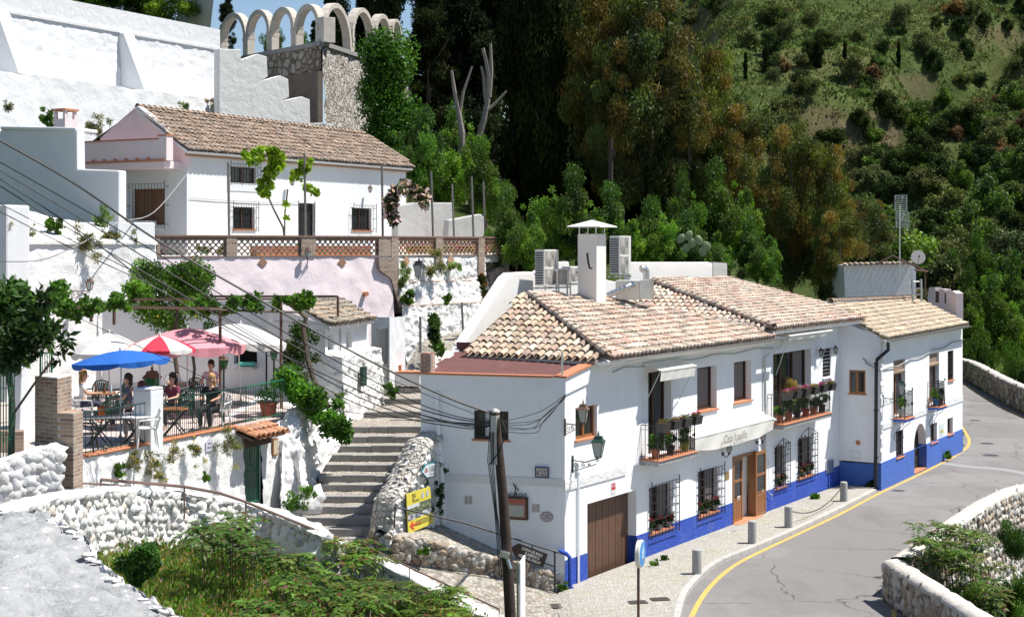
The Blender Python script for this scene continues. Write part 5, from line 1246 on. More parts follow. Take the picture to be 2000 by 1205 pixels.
for x0,x1,zz0 in((849,863,ZU-.5),(932,944,ZU-1.1)):mp=MB();fbox(mp,FR,tt(FR,x0),tt(FR,x1),-.2,.08,zz0,ZU+BH);mp.build('brick_pier',M_['brick'],bl)
fbox(mcap,FP,0,FP.L,-.2,.05,ZU+BH-.14,ZU+BH-.02);fbox(mcap,FP,-.02,FP.L,-.24,.09,ZU+BH-.02,ZU+BH+.04)
fbox(mcap,FR,.05,LR,-.2,.05,ZU+BH-.14,ZU+BH-.02);fbox(mcap,FR,0,LR+.02,-.24,.09,ZU+BH-.02,ZU+BH+.04);fbox(mcap,FP,0,FP.L,-.2,.04,ZU-.03,ZU+.01);fbox(mcap,FR,0,LR,-.2,.04,ZU-.03,ZU+.01)
mcap.build('rail',paint('brown_brick_rail',(.24,.14,.10),.9,.35,9,(.35,.3,.25),.4,.01),bl)
mb=MB();uf=[FP.w(-.5,-.1,ZU),FP.w(FP.L,-.1,ZU),FR.w(LR,-.1,ZU),Vector((4,80,ZU)),Vector((-6,84,ZU)),Vector((-24,64,ZU))];mb.add(uf,[tuple(range(6))]);tag(mb.build('upper_terrace',M_['grey_plaster']),kind='structure')
mb=MB();fbox(mb,FP,4.4,FP.L-.5,-1.1,-.6,ZU,ZU+.38);tag(mb.build('planter_trough',M_['terra']),'long terracotta trough seen through the openwork balustrade','trough')
# ------------------------------------------------------------------ upper house
FU=fac_px(365,62,793,75.8);uw=FU.w
UH=thing('upper_house','white house with an old brown tiled roof and pink gable above the openwork balustrade','house',FU.w(0,0,ZU))
ZEU=FU.tz(500,305)[1];FG=Fac((FU.o.x-.867*7,FU.o.y+.497*7),(FU.o.x,FU.o.y));LG=FG.L
LU=FU.L;print('ZEU',ZEU,FU.tz(780,322)[1],LU)
owin={}
def uo(x0,x1,y0,y1):return px_open(FU,x0,x1,y0,y1)
o1,o2,o3,o4=uo(450,501,325,357),uo(455,497,404,448),uo(583,615,397,470),uo(687,725,406,450)
zmx=max(ZEU,12.7)
mb=MB();wall_grid(mb,FU,0,LU,ZU-.4,ZEU+.25,[o+(.22,)for o in(o1,o2,o3,o4)])
og=(FG.tz(258,0)[0],FG.tz(322,0)[0],FG.tz(258,440)[1],FG.tz(258,370)[1])
zg=FG.tz(350,331)[1]
wall_grid(mb,FG,FG.tz(150,0)[0],LG,ZU-.6,ZEU-.3,[og+(.25,)])
mb.quad(uw(LU,0,ZU-.4),uw(LU,-5,ZU-.4),uw(LU,-5,ZEU+.25),uw(LU,0,ZEU+.25))
mb.build('wall',M_['white'],UH)
mb=MB();gpts=[(366,326),(366,287),(268,211),(262,212),(238,233),(196,270),(196,326)]
mb.prism([FG.pt(x,y,.04)for x,y in gpts],-FG.n*.3);mb.build('gable',M_['pink_pale'],UH)
mb=MB();mb.prism([FG.pt(x,y,.10)for x,y in[(366,292),(366,286),(268,207),(264,214)]],-FG.n*.3);mb.build('verge',M_['white'],UH)
mb=MB();ta_,tb_=FG.tz(150,0,1.1)[0],FG.tz(310,0,1.1)[0];za_=FG.tz(155,279,1.1)[1];zb_=FG.tz(155,318,1.1)[1]
fbox(mb,FG,ta_,tb_,.9,1.1,zb_,za_);fbox(mb,FG,tb_,tb_+.42,.72,1.12,zb_-.05,za_+.12);fbox(mb,FG,ta_,LG-.2,0,1.1,zb_-.35,zb_-.05)
mb.build('roof_terrace_parapet',M_['pink_pale'],UH,bevel=.02)
mb=MB();fbox(mb,FG,ta_-.05,LG-.15,.9,1.18,zb_-.05,zb_+.02);fbox(mb,FG,ta_,tb_,.86,1.14,za_,za_+.05);fbox(mb,FG,tb_-.03,tb_+.45,.69,1.15,za_+.12,za_+.17)
for k in range(7):fbox(mb,FG,ta_+.3+k*.6,ta_+.42+k*.6,1.02,1.16,zb_+.02,zb_+.1)
mb.build('terracotta_trim',M_['terra'],UH)
mb=MB();fbox(mb,FG,.9,LG-.02,.0,.9,ZU-.6,zb_-.36)if False else fbox(mb,FG,tt(FG,232),tt(FG,306),.0,.6,ZU-.6,FG.tz(240,432)[1]);mb.build('porch_block',M_['white'],UH,bevel=.02)
slU=.60;eU=uw(-.15,.35,ZEU);plU,wU=plane_roof(eU,FU.u,-FU.n,slU)
polyU=px_poly(plU,eU,FU.u,wU,[(362,290),(268,213),(705,262),(716,265),(797,321)]);polyU[0]=(polyU[0][0],-.02);polyU[-1]=(polyU[-1][0],-.02)
print('UH apex',plU.hit(268,213),plU.hit(710,265))
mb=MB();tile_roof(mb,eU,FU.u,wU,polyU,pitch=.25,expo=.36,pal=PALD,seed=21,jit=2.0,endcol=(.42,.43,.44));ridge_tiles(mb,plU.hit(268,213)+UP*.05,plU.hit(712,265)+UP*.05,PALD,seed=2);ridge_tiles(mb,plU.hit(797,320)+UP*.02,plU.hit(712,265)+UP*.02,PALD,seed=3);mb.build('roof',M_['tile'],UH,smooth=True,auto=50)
mb=MB();under(mb,eU,FU.u,wU,polyU);mb.build('roof_bedding',M_['white'],UH)
ridR=plU.hit(710,265);eR=plU.hit(797,321);apL=plU.hit(268,213)
mb=MB();bk=ridR-FU.n*4.6-UP*2.2;mb.add([ridR,eR,bk+FU.u*3],[(0,1,2)]);mb.add([apL,ridR,bk,apL-FU.n*4.5-UP*2.2],[(0,1,2,3)]);mb.build('rear_roof',M_['tile'],UH)
mb=MB();fbox(mb,FU,-.1,LU,.0,.16,ZEU-.22,ZEU-.12);fbox(mb,FU,-.1,LU,.0,.26,ZEU-.12,ZEU-.04);mb.build('brick_cornice',paint('brick_cornice',(.33,.22,.15),.9,.3,10,None,0,.01),UH)
def ugr(o,nt_,nz_,out=.14):e=.12;return(nt_,nz_,out,o[0]-e,o[1]+e,o[2]-.05,o[3]+.12,0,M_['iron'])
window(UH,FU,*o1,.18,M_['wood_dark'],2,grille=ugr(o1,10,1),name='window');window(UH,FU,*o2,.18,M_['wood_dark'],2,sill=M_['terra'],grille=ugr(o2,10,1));window(UH,FU,*o4,.18,M_['wood_dark'],2,sill=M_['terra'],grille=ugr(o4,8,1,.22))
window(UH,FU,*o3,.18,M_['iron'],1,name='barred_door',grille=(6,4,.01,o3[0],o3[1],o3[2],o3[3],0,M_['iron']))
window(UH,FG,*og,.2,M_['wood_brown'],2,fw=.09,pane_mat=M_['wood_brown'],grille=(12,1,.25,og[0]-.1,og[1]+.2,og[2]-.1,og[3]+.2,0,M_['iron']))
mb=MB();mb.tube([FU.pt(x,y,.04)for x,y in((370,387),(420,391),(520,396),(590,397))],.012,4);mb.build('wall_cable',M_['cable_grey'],UH)
FC=fac_px(110,60,127,59.4);c0=PZ(127,60,0);u_=FU.u;n_=FU.n
def sqp(c,a,b,z0,z1,mb,col=None):mb.prism([c,c+u_*a,c+u_*a-n_*b,c-n_*b],UP*1);k=len(mb.v)-8;mb.v[k:]=[(x,y,z0 if z<c.z+.5 else z1)for x,y,z in mb.v[k:]]
chm=thing('garden_chimney','small pink and white chimney with open top rising above the stepped white wall','chimney',PZ(127,60,zat_(256,60)))
mb=MB();z0_,z1_=zat_(262,60),zat_(232,60);sqp(c0,.62,.62,z0_-.6,z1_,mb);mb.build('shaft',M_['pink_pale'],chm)
mb=MB()
for a in(.0,.5):
 for b in(.0,.5):sqp(c0+u_*a-n_*b,.12,.12,z1_,z1_+.32,mb)
mb.build('corner_posts',M_['pink_pale'],chm)
mb=MB();sqp(c0-u_*.06+n_*.06,.74,.74,z1_+.32,z1_+.40,mb);mb.build('cap_slab',M_['terra'],chm)
# ------------------------------------------------------------------ top left: buttressed wall, ruin, arcade
FBW=Fac((-32.5,60.8),(PZ(430,90,0).x,90));t75=FBW.tz(0,0)[0]
zB0,zB1=17.0,21.2;M_['white_far']=stucco('weathered_white_render',(.66,.67,.685),.05,2.6,damt=.2,dirt=(.42,.42,.42),speck=(9,.62,(.45,.45,.45),.4))
BWt=thing('buttressed_wall','very large white retaining wall with triangular buttresses at the top left','wall',FBW.w(t75+5,0,17))
mb=MB();lumpy(mb,[FBW.w(0,0,zB1-.9),FBW.w(FBW.L,0,zB1-.9)],[FBW.w(0,.25,zB0-.3),FBW.w(FBW.L,.25,zB0-.3)],160,34,.05,1.6,amp2=.06);mb.build('wall_face',M_['white_far'],BWt,smooth=True,auto=80)
mb=MB();fbox(mb,FBW,0,FBW.L,-.4,.0,zB1-.95,zB1+.25);fbox(mb,FBW,0,FBW.L,-.3,.12,zB1-1.0,zB1-.86);mb.build('parapet',M_['white_far'],BWt)
def butt(mb,xw):
 t=tt(FBW,xw);z1=zB1-1.0;p=[FBW.w(t,0,zB0-.3),FBW.w(t,0,z1),FBW.w(t,.35,z1),FBW.w(t,2.0,zB0-.3)];mb.prism(p,FBW.u*.85)
for xx in(231,-17,-330):mb=MB();butt(mb,xx);mb.build('buttress',M_['white'],BWt,bevel=.05)
mb=MB();lumpy(mb,[FBW.w(0,2.3,zB0),FBW.w(FBW.L+1.2,2.1,zB0)],[FBW.w(0,3.0,11.5),FBW.w(FBW.L+1.2,2.6,11.5)],110,24,.07,1.2,amp2=.05)
mb.quad(FBW.w(0,2.3,zB0),FBW.w(0,0,zB0),FBW.w(FBW.L+1.2,0,zB0),FBW.w(FBW.L+1.2,2.1,zB0));mb.build('lower_tier',M_['white_far'],BWt,smooth=True,auto=60)
FRW=fac_px(428,82.5,660,87.2)
mb=MB();plate(mb,FRW,[(428,270),(428,96),(470,97),(471,118),(503,106),(521,111),(523,150),(512,158),(548,148),(563,155),(565,190),(553,197),(590,189),(605,195),(606,241),(634,240),(650,243),(650,300),(428,300)],.6)
o=mb.build('stepped_white_wall',M_['white_old'],bevel=.03);tag(o,'white wall falling in broken steps in front of the stone ruin','wall')
RB=rubble_mat('shaded_ruin_stone',[(.20,.16,.13),(.34,.29,.24),(.42,.38,.33),(.28,.22,.17)],(.16,.13,.10),1.9,.12)  # shade of the left face is put into these darker stone tones
RB2=rubble_mat('sunlit_ruin_stone',[(.38,.35,.31),(.50,.47,.43),(.58,.55,.51),(.40,.34,.28)],(.24,.21,.17),3.3,.12,edge=.06)  # same masonry in lighter tones, sunlight painted into the colour
F1=fac_px(430,97,628,88);F2=fac_px(628,88,810,104)
rn=thing('stone_ruin','old rubble masonry bastion carrying the row of stone arches','ruin',F1 .w(F1 .L,0,12))
zr=zat_(90,88)
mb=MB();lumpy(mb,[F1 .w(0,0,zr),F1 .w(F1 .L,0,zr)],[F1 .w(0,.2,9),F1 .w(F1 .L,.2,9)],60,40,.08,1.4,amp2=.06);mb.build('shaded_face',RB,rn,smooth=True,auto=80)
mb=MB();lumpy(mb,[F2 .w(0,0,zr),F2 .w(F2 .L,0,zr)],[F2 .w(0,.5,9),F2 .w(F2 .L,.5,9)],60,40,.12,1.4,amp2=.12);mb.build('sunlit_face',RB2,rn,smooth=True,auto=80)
mb=MB();fbox(mb,F1,1.5,F1 .L,-.5,.15,zr,zr+.25);fbox(mb,F2,0,F2 .L,-.5,.15,zr,zr+.25);mb.quad(F1 .w(0,0,zr+.001),F1 .w(F1 .L,0,zr+.001),F2 .w(F2 .L,0,zr+.001),F2 .w(F2 .L,-6,zr));mb.build('cornice',M_['stone_cut'],rn)
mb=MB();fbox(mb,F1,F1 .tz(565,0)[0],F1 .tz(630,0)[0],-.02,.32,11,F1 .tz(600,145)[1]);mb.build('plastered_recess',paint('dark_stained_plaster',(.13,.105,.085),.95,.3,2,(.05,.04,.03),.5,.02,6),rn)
ar=thing('stone_arcade','free-standing row of eight pale stone arches against the sky','arcade',F1 .w(F1 .L,0,zr+.25))
def arch_el(fac,x0,x1,ytop,first,last,yb=None):
 t0,t1=tt(fac,x0),tt(fac,x1);zt_=fac.tz((x0+x1)/2,ytop)[1];zb_=zr+.2;w_=min(.30,(t1-t0)*.12);R_=(t1-t0)/2;c=(t0+t1)/2;zs=zt_-R_*1.02;mb=MB()
 n=14;o_=[fac.w(c-R_*math.cos(a),0,zs+R_*1.02*math.sin(a))for a in np.linspace(0,math.pi,n+1)];i_=[fac.w(c-(R_-w_)*math.cos(a),0,zs+(R_-w_)*1.02*math.sin(a))for a in np.linspace(0,math.pi,n+1)]
 for k in range(n):mb.prism([o_[k],o_[k+1],i_[k+1],i_[k]],-fac.n*.5)
 for a,b in((t0,t0+w_),(t1-w_,t1)):fbox(mb,fac,a+.01,b-.01,-.51,.01,zb_,zs)
 for a,b in((t0,t0+w_),(t1-w_,t1)):fbox(mb,fac,a-.0,b+.0,-.54,.04,zs-.28,zs-.02)
 mb.build('arch',AM,ar,bevel=.02)
AM=paint('arch_stone',(.50,.455,.40),.95,.22,2.2,(.30,.26,.22),.45,.02,9)
for a in((427,479,25),(479,525.5,19),(526,573,14),(573.5,622,8)):arch_el(F1,*a,0,0)
for a in((632,688,7),(689,733.5,16),(734,767,28),(767.5,785,38)):arch_el(F2,*a,0,0)
mb=MB();fbox(mb,F1,tt(F1,616),tt(F1,632),-.8,.0,zr+.2,F1 .tz(620,35)[1]);mb.build('corner_block',AM,ar,bevel=.02)
mb=MB();rr=random.Random(12)
for k in range(34):mb.blob(P(420+rr.gauss(0,15),200+rr.uniform(-5,5)+abs(rr.gauss(0,1)),85.5+rr.random()),(.28,.2,.14),k,.35,4,6,rr.choice(SC_BROWN))
tag(mb.build('rubble_heap',M_['stones'],smooth=True,auto=60),'heap of brown broken stones on the ledge of the big white wall','rubble')
FBg=fac_px(350,104,415,100);bb_=thing('beige_building','plain beige rendered building at the top left behind the white wall','building',FBg.w(1,0,20))
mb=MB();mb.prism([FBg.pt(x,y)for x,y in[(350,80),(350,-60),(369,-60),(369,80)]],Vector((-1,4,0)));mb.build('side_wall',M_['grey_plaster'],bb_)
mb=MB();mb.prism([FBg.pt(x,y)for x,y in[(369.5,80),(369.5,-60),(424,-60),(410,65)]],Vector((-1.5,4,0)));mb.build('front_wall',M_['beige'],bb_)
FV=fac_px(776,70,885,72);FV2=fac_px(870,70.5,946,71.5)
mb=MB();plate(mb,FV,[(776,480),(776,402),(810,396),(884,396),(884,480)],.5);plate(mb,FV2,[(872,480),(876,430),(940,418),(946,425),(946,480)],.5)
gw_=mb.build('garden_wall',M_['grey_plaster'],bevel=.05);tag(gw_,'stepped grey garden wall beside the climbing rose','wall')
# ------------------------------------------------------------------ gatehouse above the stairs
K0=PZ(635,47.6,0);K1=PZ(720,51.8,0);K2=PZ(522,50.0,0);FK=Fac((K0 .x,K0 .y),(K1 .x,K1 .y));FK2=Fac((K2 .x,K2 .y),(K0 .x,K0 .y))
KH=thing('small_outhouse','small white outhouse with a mossy tiled roof and two tiny windows above the stairs','house',Vector((K0 .x,K0 .y,4)))
ZK=FK.tz(640,634)[1];ok1=px_open(FK,640,652,655,685);ok2=px_open(FK,676,688,650,681);print('ZK',ZK)
mb=MB();zl=FK.tz(640,693)[1];wall_grid(mb,FK,0,FK.L,zl,ZK+.1,[ok1+(.3,),ok2+(.3,)],n0=-.0)
wall_grid(mb,FK2,0,FK2 .L,3.5,ZK+.05,[]);mb.add([FK2 .w(0,0,ZK),FK2 .w(FK2 .L,0,ZK),FK2 .w(0,0,ZK+.55)],[(0,1,2)]);mb.build('wall',M_['white'],KH)
mb=MB();lumpy(mb,[FK.w(-.02,.55,zl-.05),FK.w(FK.L,.45,zl-.05)],[FK.w(0,.65,2.4),FK.w(FK.L,.55,3.0)],40,40,.07,3,amp2=.08);mb.quad(FK.w(-.02,.55,zl-.05),FK.w(-.02,0,zl+.02),FK.w(FK.L,0,zl+.02),FK.w(FK.L,.45,zl-.05));mb.quad(FK.w(-.02,.62,2.4),FK.w(-.02,.55,zl-.05),FK.w(-.02,0,zl),FK.w(-.02,0,2.4));mb.build('rough_base',M_['white_rub'],KH,smooth=True,auto=50)
for o_ in(ok1,ok2):mb=MB();fbox(mb,FK,o_[0],o_[1],-.3,-.28,o_[2],o_[3]);mb.build('window',M_['wood_brown'],KH)
eK=FK.w(-.15,.3,ZK);plK,wK=plane_roof(eK,FK.u,-FK.n,.33)
polyK=px_poly(plK,eK,FK.u,wK,[(637,633),(597,606),(560,586),(655,582),(722,620)]);polyK[0]=(polyK[0][0],-.02);polyK[-1]=(polyK[-1][0],-.02)
mb=MB();tile_roof(mb,eK,FK.u,wK,polyK,pal=[(.33,.29,.23),(.40,.34,.27),(.50,.38,.27),(.28,.26,.22)],seed=31,jit=2.2);mb.build('roof',M_['tile'],KH,smooth=True,auto=50)
mb=MB();under(mb,eK,FK.u,wK,polyK);mb.build('roof_bedding',M_['white_old'],KH)
mb=MB();tq=tt(FK,661);mb.tube([FK.w(tq,.06,ZK),FK.w(tq,.06,zl+.05)],.03,6);mb.build('drainpipe',M_['galv'],KH)
mb=MB();c=FK.pt(706,735,.62);mb.prism([c-FK.u*.2-UP*.3,c+FK.u*.2-UP*.3,c+FK.u*.2+UP*.32,c-FK.u*.2+UP*.32],FK.n*.12);tag(mb.build('letter_box',M_['iron_dkgreen'],bevel=.01),'dark green metal box on the rough white wall left of the grey gate','box')
gate('grey_gate','tall grey metal gate with sheet panel at the top of the stairs',FK,FK.L+.08,FK.L+1.12,3.75,FK.tz(735,639)[1],.3,M_['iron_grey'],8,solid=M_['iron_grey'],split=.42)
mb=MB();lumpy(mb,[FK.w(FK.L+1.25,.3,FK.tz(748,620)[1]),FK.w(FK.L+3.1,.35,6.3)],[FK.w(FK.L+1.25,.3,3.4),FK.w(FK.L+3.1,.35,3.4)],24,24,.03,2);fbox(mb,FK,FK.L+1.2,FK.L+1.38,-.3,.36,3.5,FK.tz(748,618)[1])
tag(mb.build('smooth_white_wall',M_['white'],smooth=True,auto=60),'smooth white wall right of the tall grey gate','wall')
mb=MB();lumpy(mb,[FK.w(FK.L-.2,-1.2,6.75),FK.w(FK.L+2.3,-1.2,6.55)],[FK.w(FK.L-.2,-1.2,4),FK.w(FK.L+2.3,-1.2,4)],10,6,.03,2);o=mb.build('low_back_wall',M_['white']);tag(o,'low white wall with tile coping behind the grey gate','wall')
mb=MB();rr=random.Random(2)
for k in range(9):a=FK.w(FK.L-.2+k*.28,-1.25,6.78-k*.022);mb.blob(a,(.2,.17,.06),k,.15,4,8,rr.choice([(.6,.45,.3),(.62,.36,.22),(.55,.42,.32)]))
tag(mb.build('coping_tiles',M_['tile'],smooth=True,auto=60),'row of pale clay tiles capping the low wall below the pink wall','coping')
mb=MB();c=PZ(800,54,0);mb.box(-.5,.4,-.3,.3,3.9,4.35,rot=Matrix.Identity(3),at=c);o=mb.build('white_bench',M_['white_rough'],bevel=.05);tag(o,'small white masonry bench with terracotta seat at the top of the stairs','bench')
mb=MB();mb.box(-.52,.42,-.32,.32,4.352,4.4,rot=Matrix.Identity(3),at=c);mb.box(-.52,-.3,.0,.3,4.4,4.6,rot=Matrix.Identity(3),at=c);mb2=mb.build('seat_tiles',M_['terra'],o)
mb2 .location=(0,0,0)
FH=fac_px(430,50.2,535,50.0);zh=zat_
mb=MB();oh=(tt(FH,457),tt(FH,502),zat_(711,50),zat_(672,50),.4);wall_grid(mb,FH,-4,FH.L,3.9,7.0,[oh]);hb=thing('serving_kiosk','white rear wall of the cafe with a dark serving hatch under the white parasol','building',FH.w(1,0,ZT));mb.build('wall',M_['white'],hb)
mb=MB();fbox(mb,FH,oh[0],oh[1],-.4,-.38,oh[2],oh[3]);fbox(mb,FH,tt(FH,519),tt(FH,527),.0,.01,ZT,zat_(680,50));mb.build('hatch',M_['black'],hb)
mb=MB();fbox(mb,FH,tt(FH,468),tt(FH,502),.0,.5,oh[2]-.16,oh[2]-.06);mb.build('counter',M_['galv'],hb)
mb=MB();fbox(mb,FH,tt(FH,471),tt(FH,501),.08,.42,oh[2]-.05,oh[2]+.08);tag(mb.build('green_tray',paint('mint_green_plastic',(.10,.52,.40),.4,.05,3,None,0,0),bevel=.03),'mint green plastic tray on the serving hatch counter','tray')
# ------------------------------------------------------------------ street furniture
sleeve=[(1361,1120,'nearest the round blue sign'),(1469,1060,'in front of the wooden double door'),(1540,1029,'at the near end of the hanging chain'),(1648,978,'at the far end of the hanging chain')]
bo=thing('bollard','','bollard',(0,0,0));mb=MB();mb.lathe([(.125,0),(.125,.60),(.118,.635),(.09,.655),(.03,.665)],n=20);mb.build('post',M_['concrete'],bo,smooth=True,auto=30)
mb=MB();mb.tube([(.12,0,.53),(.15,0,.53),(.15,.03,.53)],.012,5);mb.build('chain_ring',M_['iron'],bo);freeze(bo);bpts=[]
for i,(x,y,l)in enumerate(sleeve):
 p=G(x,y,.11);bpts.append(p);L_='grey concrete bollard '+l
 if i==0:place(bo,p,1.2);tag(bo,L_,group='bollards along the pavement edge')
 else:dup(bo,p,1.2+.5*i,1,L_,'bollards along the pavement edge')
mb=MB();a,b=bpts[2]+UP*.53,bpts[3]+UP*.56;n=56
for i in range(n):
 f=i/(n-1);q=a.lerp(b,f)-UP*(.42*4*f*(1-f));f2=min(1,f+.012);q2=a.lerp(b,f2)-UP*(.42*4*f2*(1-f2));d=(q2-q).normalized()if i<n-1 else(b-a).normalized();s=d.cross(UP).normalized();t=s if i%2 else d.cross(s)
 mb.tube([q-d*.035+t*.018,q+d*.035+t*.018,q+d*.035-t*.018,q-d*.035-t*.018,q-d*.035+t*.018],.009,4)
tag(mb.build('chain',M_['rust']),'rusty chain sagging between the two farthest bollards','chain')
D=33.0;c=P(1250.5,1081,D);nrm=Vector((.95,-.31,0)).normalized();su=Vector((-nrm.y,nrm.x,0));sg=thing('footpath_sign','round blue pedestrian sign on a brown post at the kerb','traffic sign',Vector((c.x,c.y,.1)))
mb=MB();mb.lathe([(.30,0),(.30,.09),(.285,.10)],c-nrm*.05,40,axis=nrm);mb.build('rim',paint('sign_white_enamel',(.72,.70,.64),.4,.05,2,None,0,0),sg)
mb=MB();mb.lathe([(.265,0),(.265,.004)],c+nrm*.052,40,axis=nrm);mb.build('blue_face',flat('sign_blue',(.045,.27,.62),.4),sg)
mb=MB();o=c+nrm*.062
def lim(a,b,r):mb.tube([o+su*a[0]+UP*a[1],o+su*b[0]+UP*b[1]],r,6)
mb.lathe([(.026,0),(.026,.003)],o+su*-.005+UP*.155,12,axis=nrm);lim((0,.11),(.01,0),.024);lim((.01,0),(.075,-.17),.014);lim((.0,0),(-.045,-.08),.014);lim((-.045,-.08),(-.03,-.18),.012);lim((.0,.1),(.06,.03),.01);lim((.0,.1),(-.055,.02),.01);lim((.06,.03),(.05,-.01),.009)
mb.build('walking_figure',flat('sign_white',(.8,.8,.8),.4),sg)
mb=MB();mb.tube([Vector((c.x-.04,c.y,0)),Vector((c.x-.04,c.y,c.z+.31))],.032,8);mb.build('post',M_['rust'],sg)
pt_,pb_=P(967,806,33),P(1002,1225,33);pl=thing('power_pole','leaning dark wooden power pole with cables at its top','pole',pb_-UP*.4)
mb=MB();mb.tube([pb_-UP*1.0+(pb_-pt_)*.05,pb_.lerp(pt_,.3),pb_.lerp(pt_,.62)+Vector((.02,0,0)),pt_],[.13,.12,.108,.092],14);mb.build('shaft',M_['pole'],pl,smooth=True,auto=60)
mb=MB();mb.tube([pt_-UP*1.1,pt_-UP*.05],.10,12);mb.blob(pt_+UP*.03,(.085,.085,.06),2,.3);mb.build('concrete_cap',M_['grey_plaster'],pl)
mb=MB()
for k in range(4):e=Vector((-.12+.03*k,-.12,0));mb.tube([pt_-UP*.4+e,pt_-UP*1.0+e*1.3,pt_.lerp(pb_,.45)+e*1.5+Vector((-.03*k,0,0)),pt_.lerp(pb_,.75)+e*1.6],.013,4)
mb.tube([pt_+Vector((.12,-.05,-.1)),pt_+Vector((.25,-.12,-.4)),pt_+Vector((.1,-.16,-.8)),pt_+Vector((-.12,-.12,-1.1))],.014,5);mb.build('cable_bundle',M_['cable'],pl)
mb=MB();q=P(988,1082,32.8);mb.box(-.13,.08,-.14,.1,-.06,.05,rot=Matrix.Rotation(.3,3,'Y'),at=q);mb.tube([q+Vector((.02,0,-.06)),q+Vector((.1,-.05,-.3))],.05,6);mb.build('floodlight',M_['galv'],pl)
mb=MB()
for k in range(3):mb.lathe([(.125,-.01),(.13,0),(.125,.01)],pb_.lerp(pt_,.32+.012*k),14)
mb.build('wire_wrap',M_['cable'],pl)
q0=P(1014,1092,34.5);wp=thing('back_sign','narrow white sign panel seen edge on, right of the leaning pole','sign',q0-UP*3)
mb=MB();dd=Vector((.22,.98,0)).normalized();mb.prism([q0-UP*.08,q0+dd*.5,q0+dd*.5-UP*2.6,q0-UP*2.6],Vector((.03,-.006,0)));mb.build('panel',M_['white_facade'],wp)
mb=MB();mb.tube([q0+dd*.1+Vector((-.06,0,-.1)),q0+dd*.1+Vector((-.04,0,-3.4))],.03,6);mb.build('post',M_['galv'],wp)
dr_=[P(772,990,38.1),P(908,1021,38.35),P(1092,1079,38.8)]
hr=thing('ramp_handrail','black handrail above the cobbled ramp beside the white end wall','handrail',dr_[2]-UP*1.2)
mb=MB();mb.tube(dr_,.022,6);mb.build('rail',M_['iron'],hr)
mb=MB();mb.tube([P(1083.5,1077,38.8),P(1083.5,1156,38.8)],.026,6);mb.tube([P(1063,1099,38.75),P(1083,1106,38.8)],.016,5);mb.tube([P(1040,1062,38.7),P(1040,1072,38.7)],.014,5);mb.tube([P(772,990,38.1),P(770,1030,38.1)],.02,5);mb.build('supports',M_['iron'],hr)
bd=thing('cave_sign','dark brown arrow board lettered in white hanging from the handrail','sign',P(1035,1107,38.7))
pts=[P(x,y,38.66+.0018*(x-1000))for x,y in((997,1070),(1013,1060.5),(1070,1082),(1061,1107.5),(1008,1089.5))]
nb=(pts[2]-pts[1]).cross(pts[3]-pts[2]).normalized();nb=nb if nb.y<0 else-nb
mb=MB();mb.prism(pts,-nb*.03);mb.build('board',flat('board_brown',(.035,.02,.016),.7),bd)
ux=(pts[2]-pts[1]).normalized();uy=nb.cross(ux).normalized();uy=uy if uy.z>0 else-uy;ctr=(pts[1]+pts[2]+pts[3]+pts[4])/4+nb*.006
mb=MB()
for s,o_,dx in(('CUEVA DE BAILE',.095,-.02),('FLAMENCO',0,.02),('VENTA EL GALLO',-.095,-.02)):put_text(mb,s,.098,ctr+uy*o_+ux*dx,ux,uy,None,.002,.78)
mb.build('lettering',flat('white_lettering',(.75,.74,.7)),bd)
def pipe(name,lab,px,r,mat,posts=()):
 pts=[P(*p)for p in px];root=thing(name,lab,'handrail',pts[0]-UP*1);mb=MB();mb.tube(pts,r,6);mb.build('rail',mat,root)
 for i in posts:mb=MB();mb.tube([pts[i],pts[i]-UP*.75],r*.6,5);mb.build('support',mat,root)
M_['hrail']=paint('brown_painted_pipe',(.16,.10,.085),.5,.2,5,None,0,.001)
pipe('lane_handrail','thin brown handrail on the white wall at the left edge',[(-20,917,33),(70,932,33.3),(158,943,34),(235,948,35),(300,957,36)],.02,M_['hrail'],(1,2,3,4))
pipe('lane_handrail','long brown handrail above the curved rubble wall in front of the green gate',[(197,936,34.5),(280,943,35.2),(360,950,36),(430,963,36.8),(480,980,37.2),(560,1012,37.5),(640,1044,37.6),(662,1050,37.7)],.035,M_['hrail'],(0,2,4))
pipe('lane_handrail','lower handrail running down beside the cobbled lane through the weeds',[(690,1058,37.8),(735,1076,37.6),(800,1108,37.2),(870,1140,36.8),(975,1189,36)],.022,M_['hrail'],(0,2,3,4))
# ------------------------------------------------------------------ signs on walls
def signbox(name,lab,fac,t0,t1,z0,z1,th,mat,off=0.0):mb=MB();fbox(mb,fac,t0,t1,off,off+th,z0,z1);r=thing(name,lab,'sign',fac.w((t0+t1)/2,0,z0));mb.build('panel',mat,r);return r
def tmb(root,fac,items,off,mat,nm='lettering'):
 mb=MB()
 for s,t,z,sz,sx,*sh in items:put_text(mb,s,sz,fac.w(t,off,z),fac.u,UP,None,.001,sx,sh[0]if sh else 0)
 mb.build(nm,mat,root)
t0,z1=FL.tz(1046,910);t1,z0=FL.tz(1073,932.5);m_navy=flat('navy_glaze',(.04,.05,.16),.4)
r=signbox('street_name_tiles','ceramic street name plaque with blue border on the grey end wall',FL,t0,t1,z0,z1,.02,m_navy,.036)
mb=MB();fbox(mb,FL,t0+.035,t1-.035,.056,.059,z0+.035,z1-.035);mb.build('cream_tiles',flat('cream_glaze',(.50,.45,.36),.35),r);tm=(t0+t1)/2
tmb(r,FL,[('Barranco',tm+.05,z1-.09,.07,.9),('de los',tm+.05,(z0+z1)/2,.055,.9),('Negros',tm+.05,z0+.075,.07,.9)],.0605,m_navy)
mb=MB();c=FL.w(t0+.075,.06,(z0+z1)/2-.02)
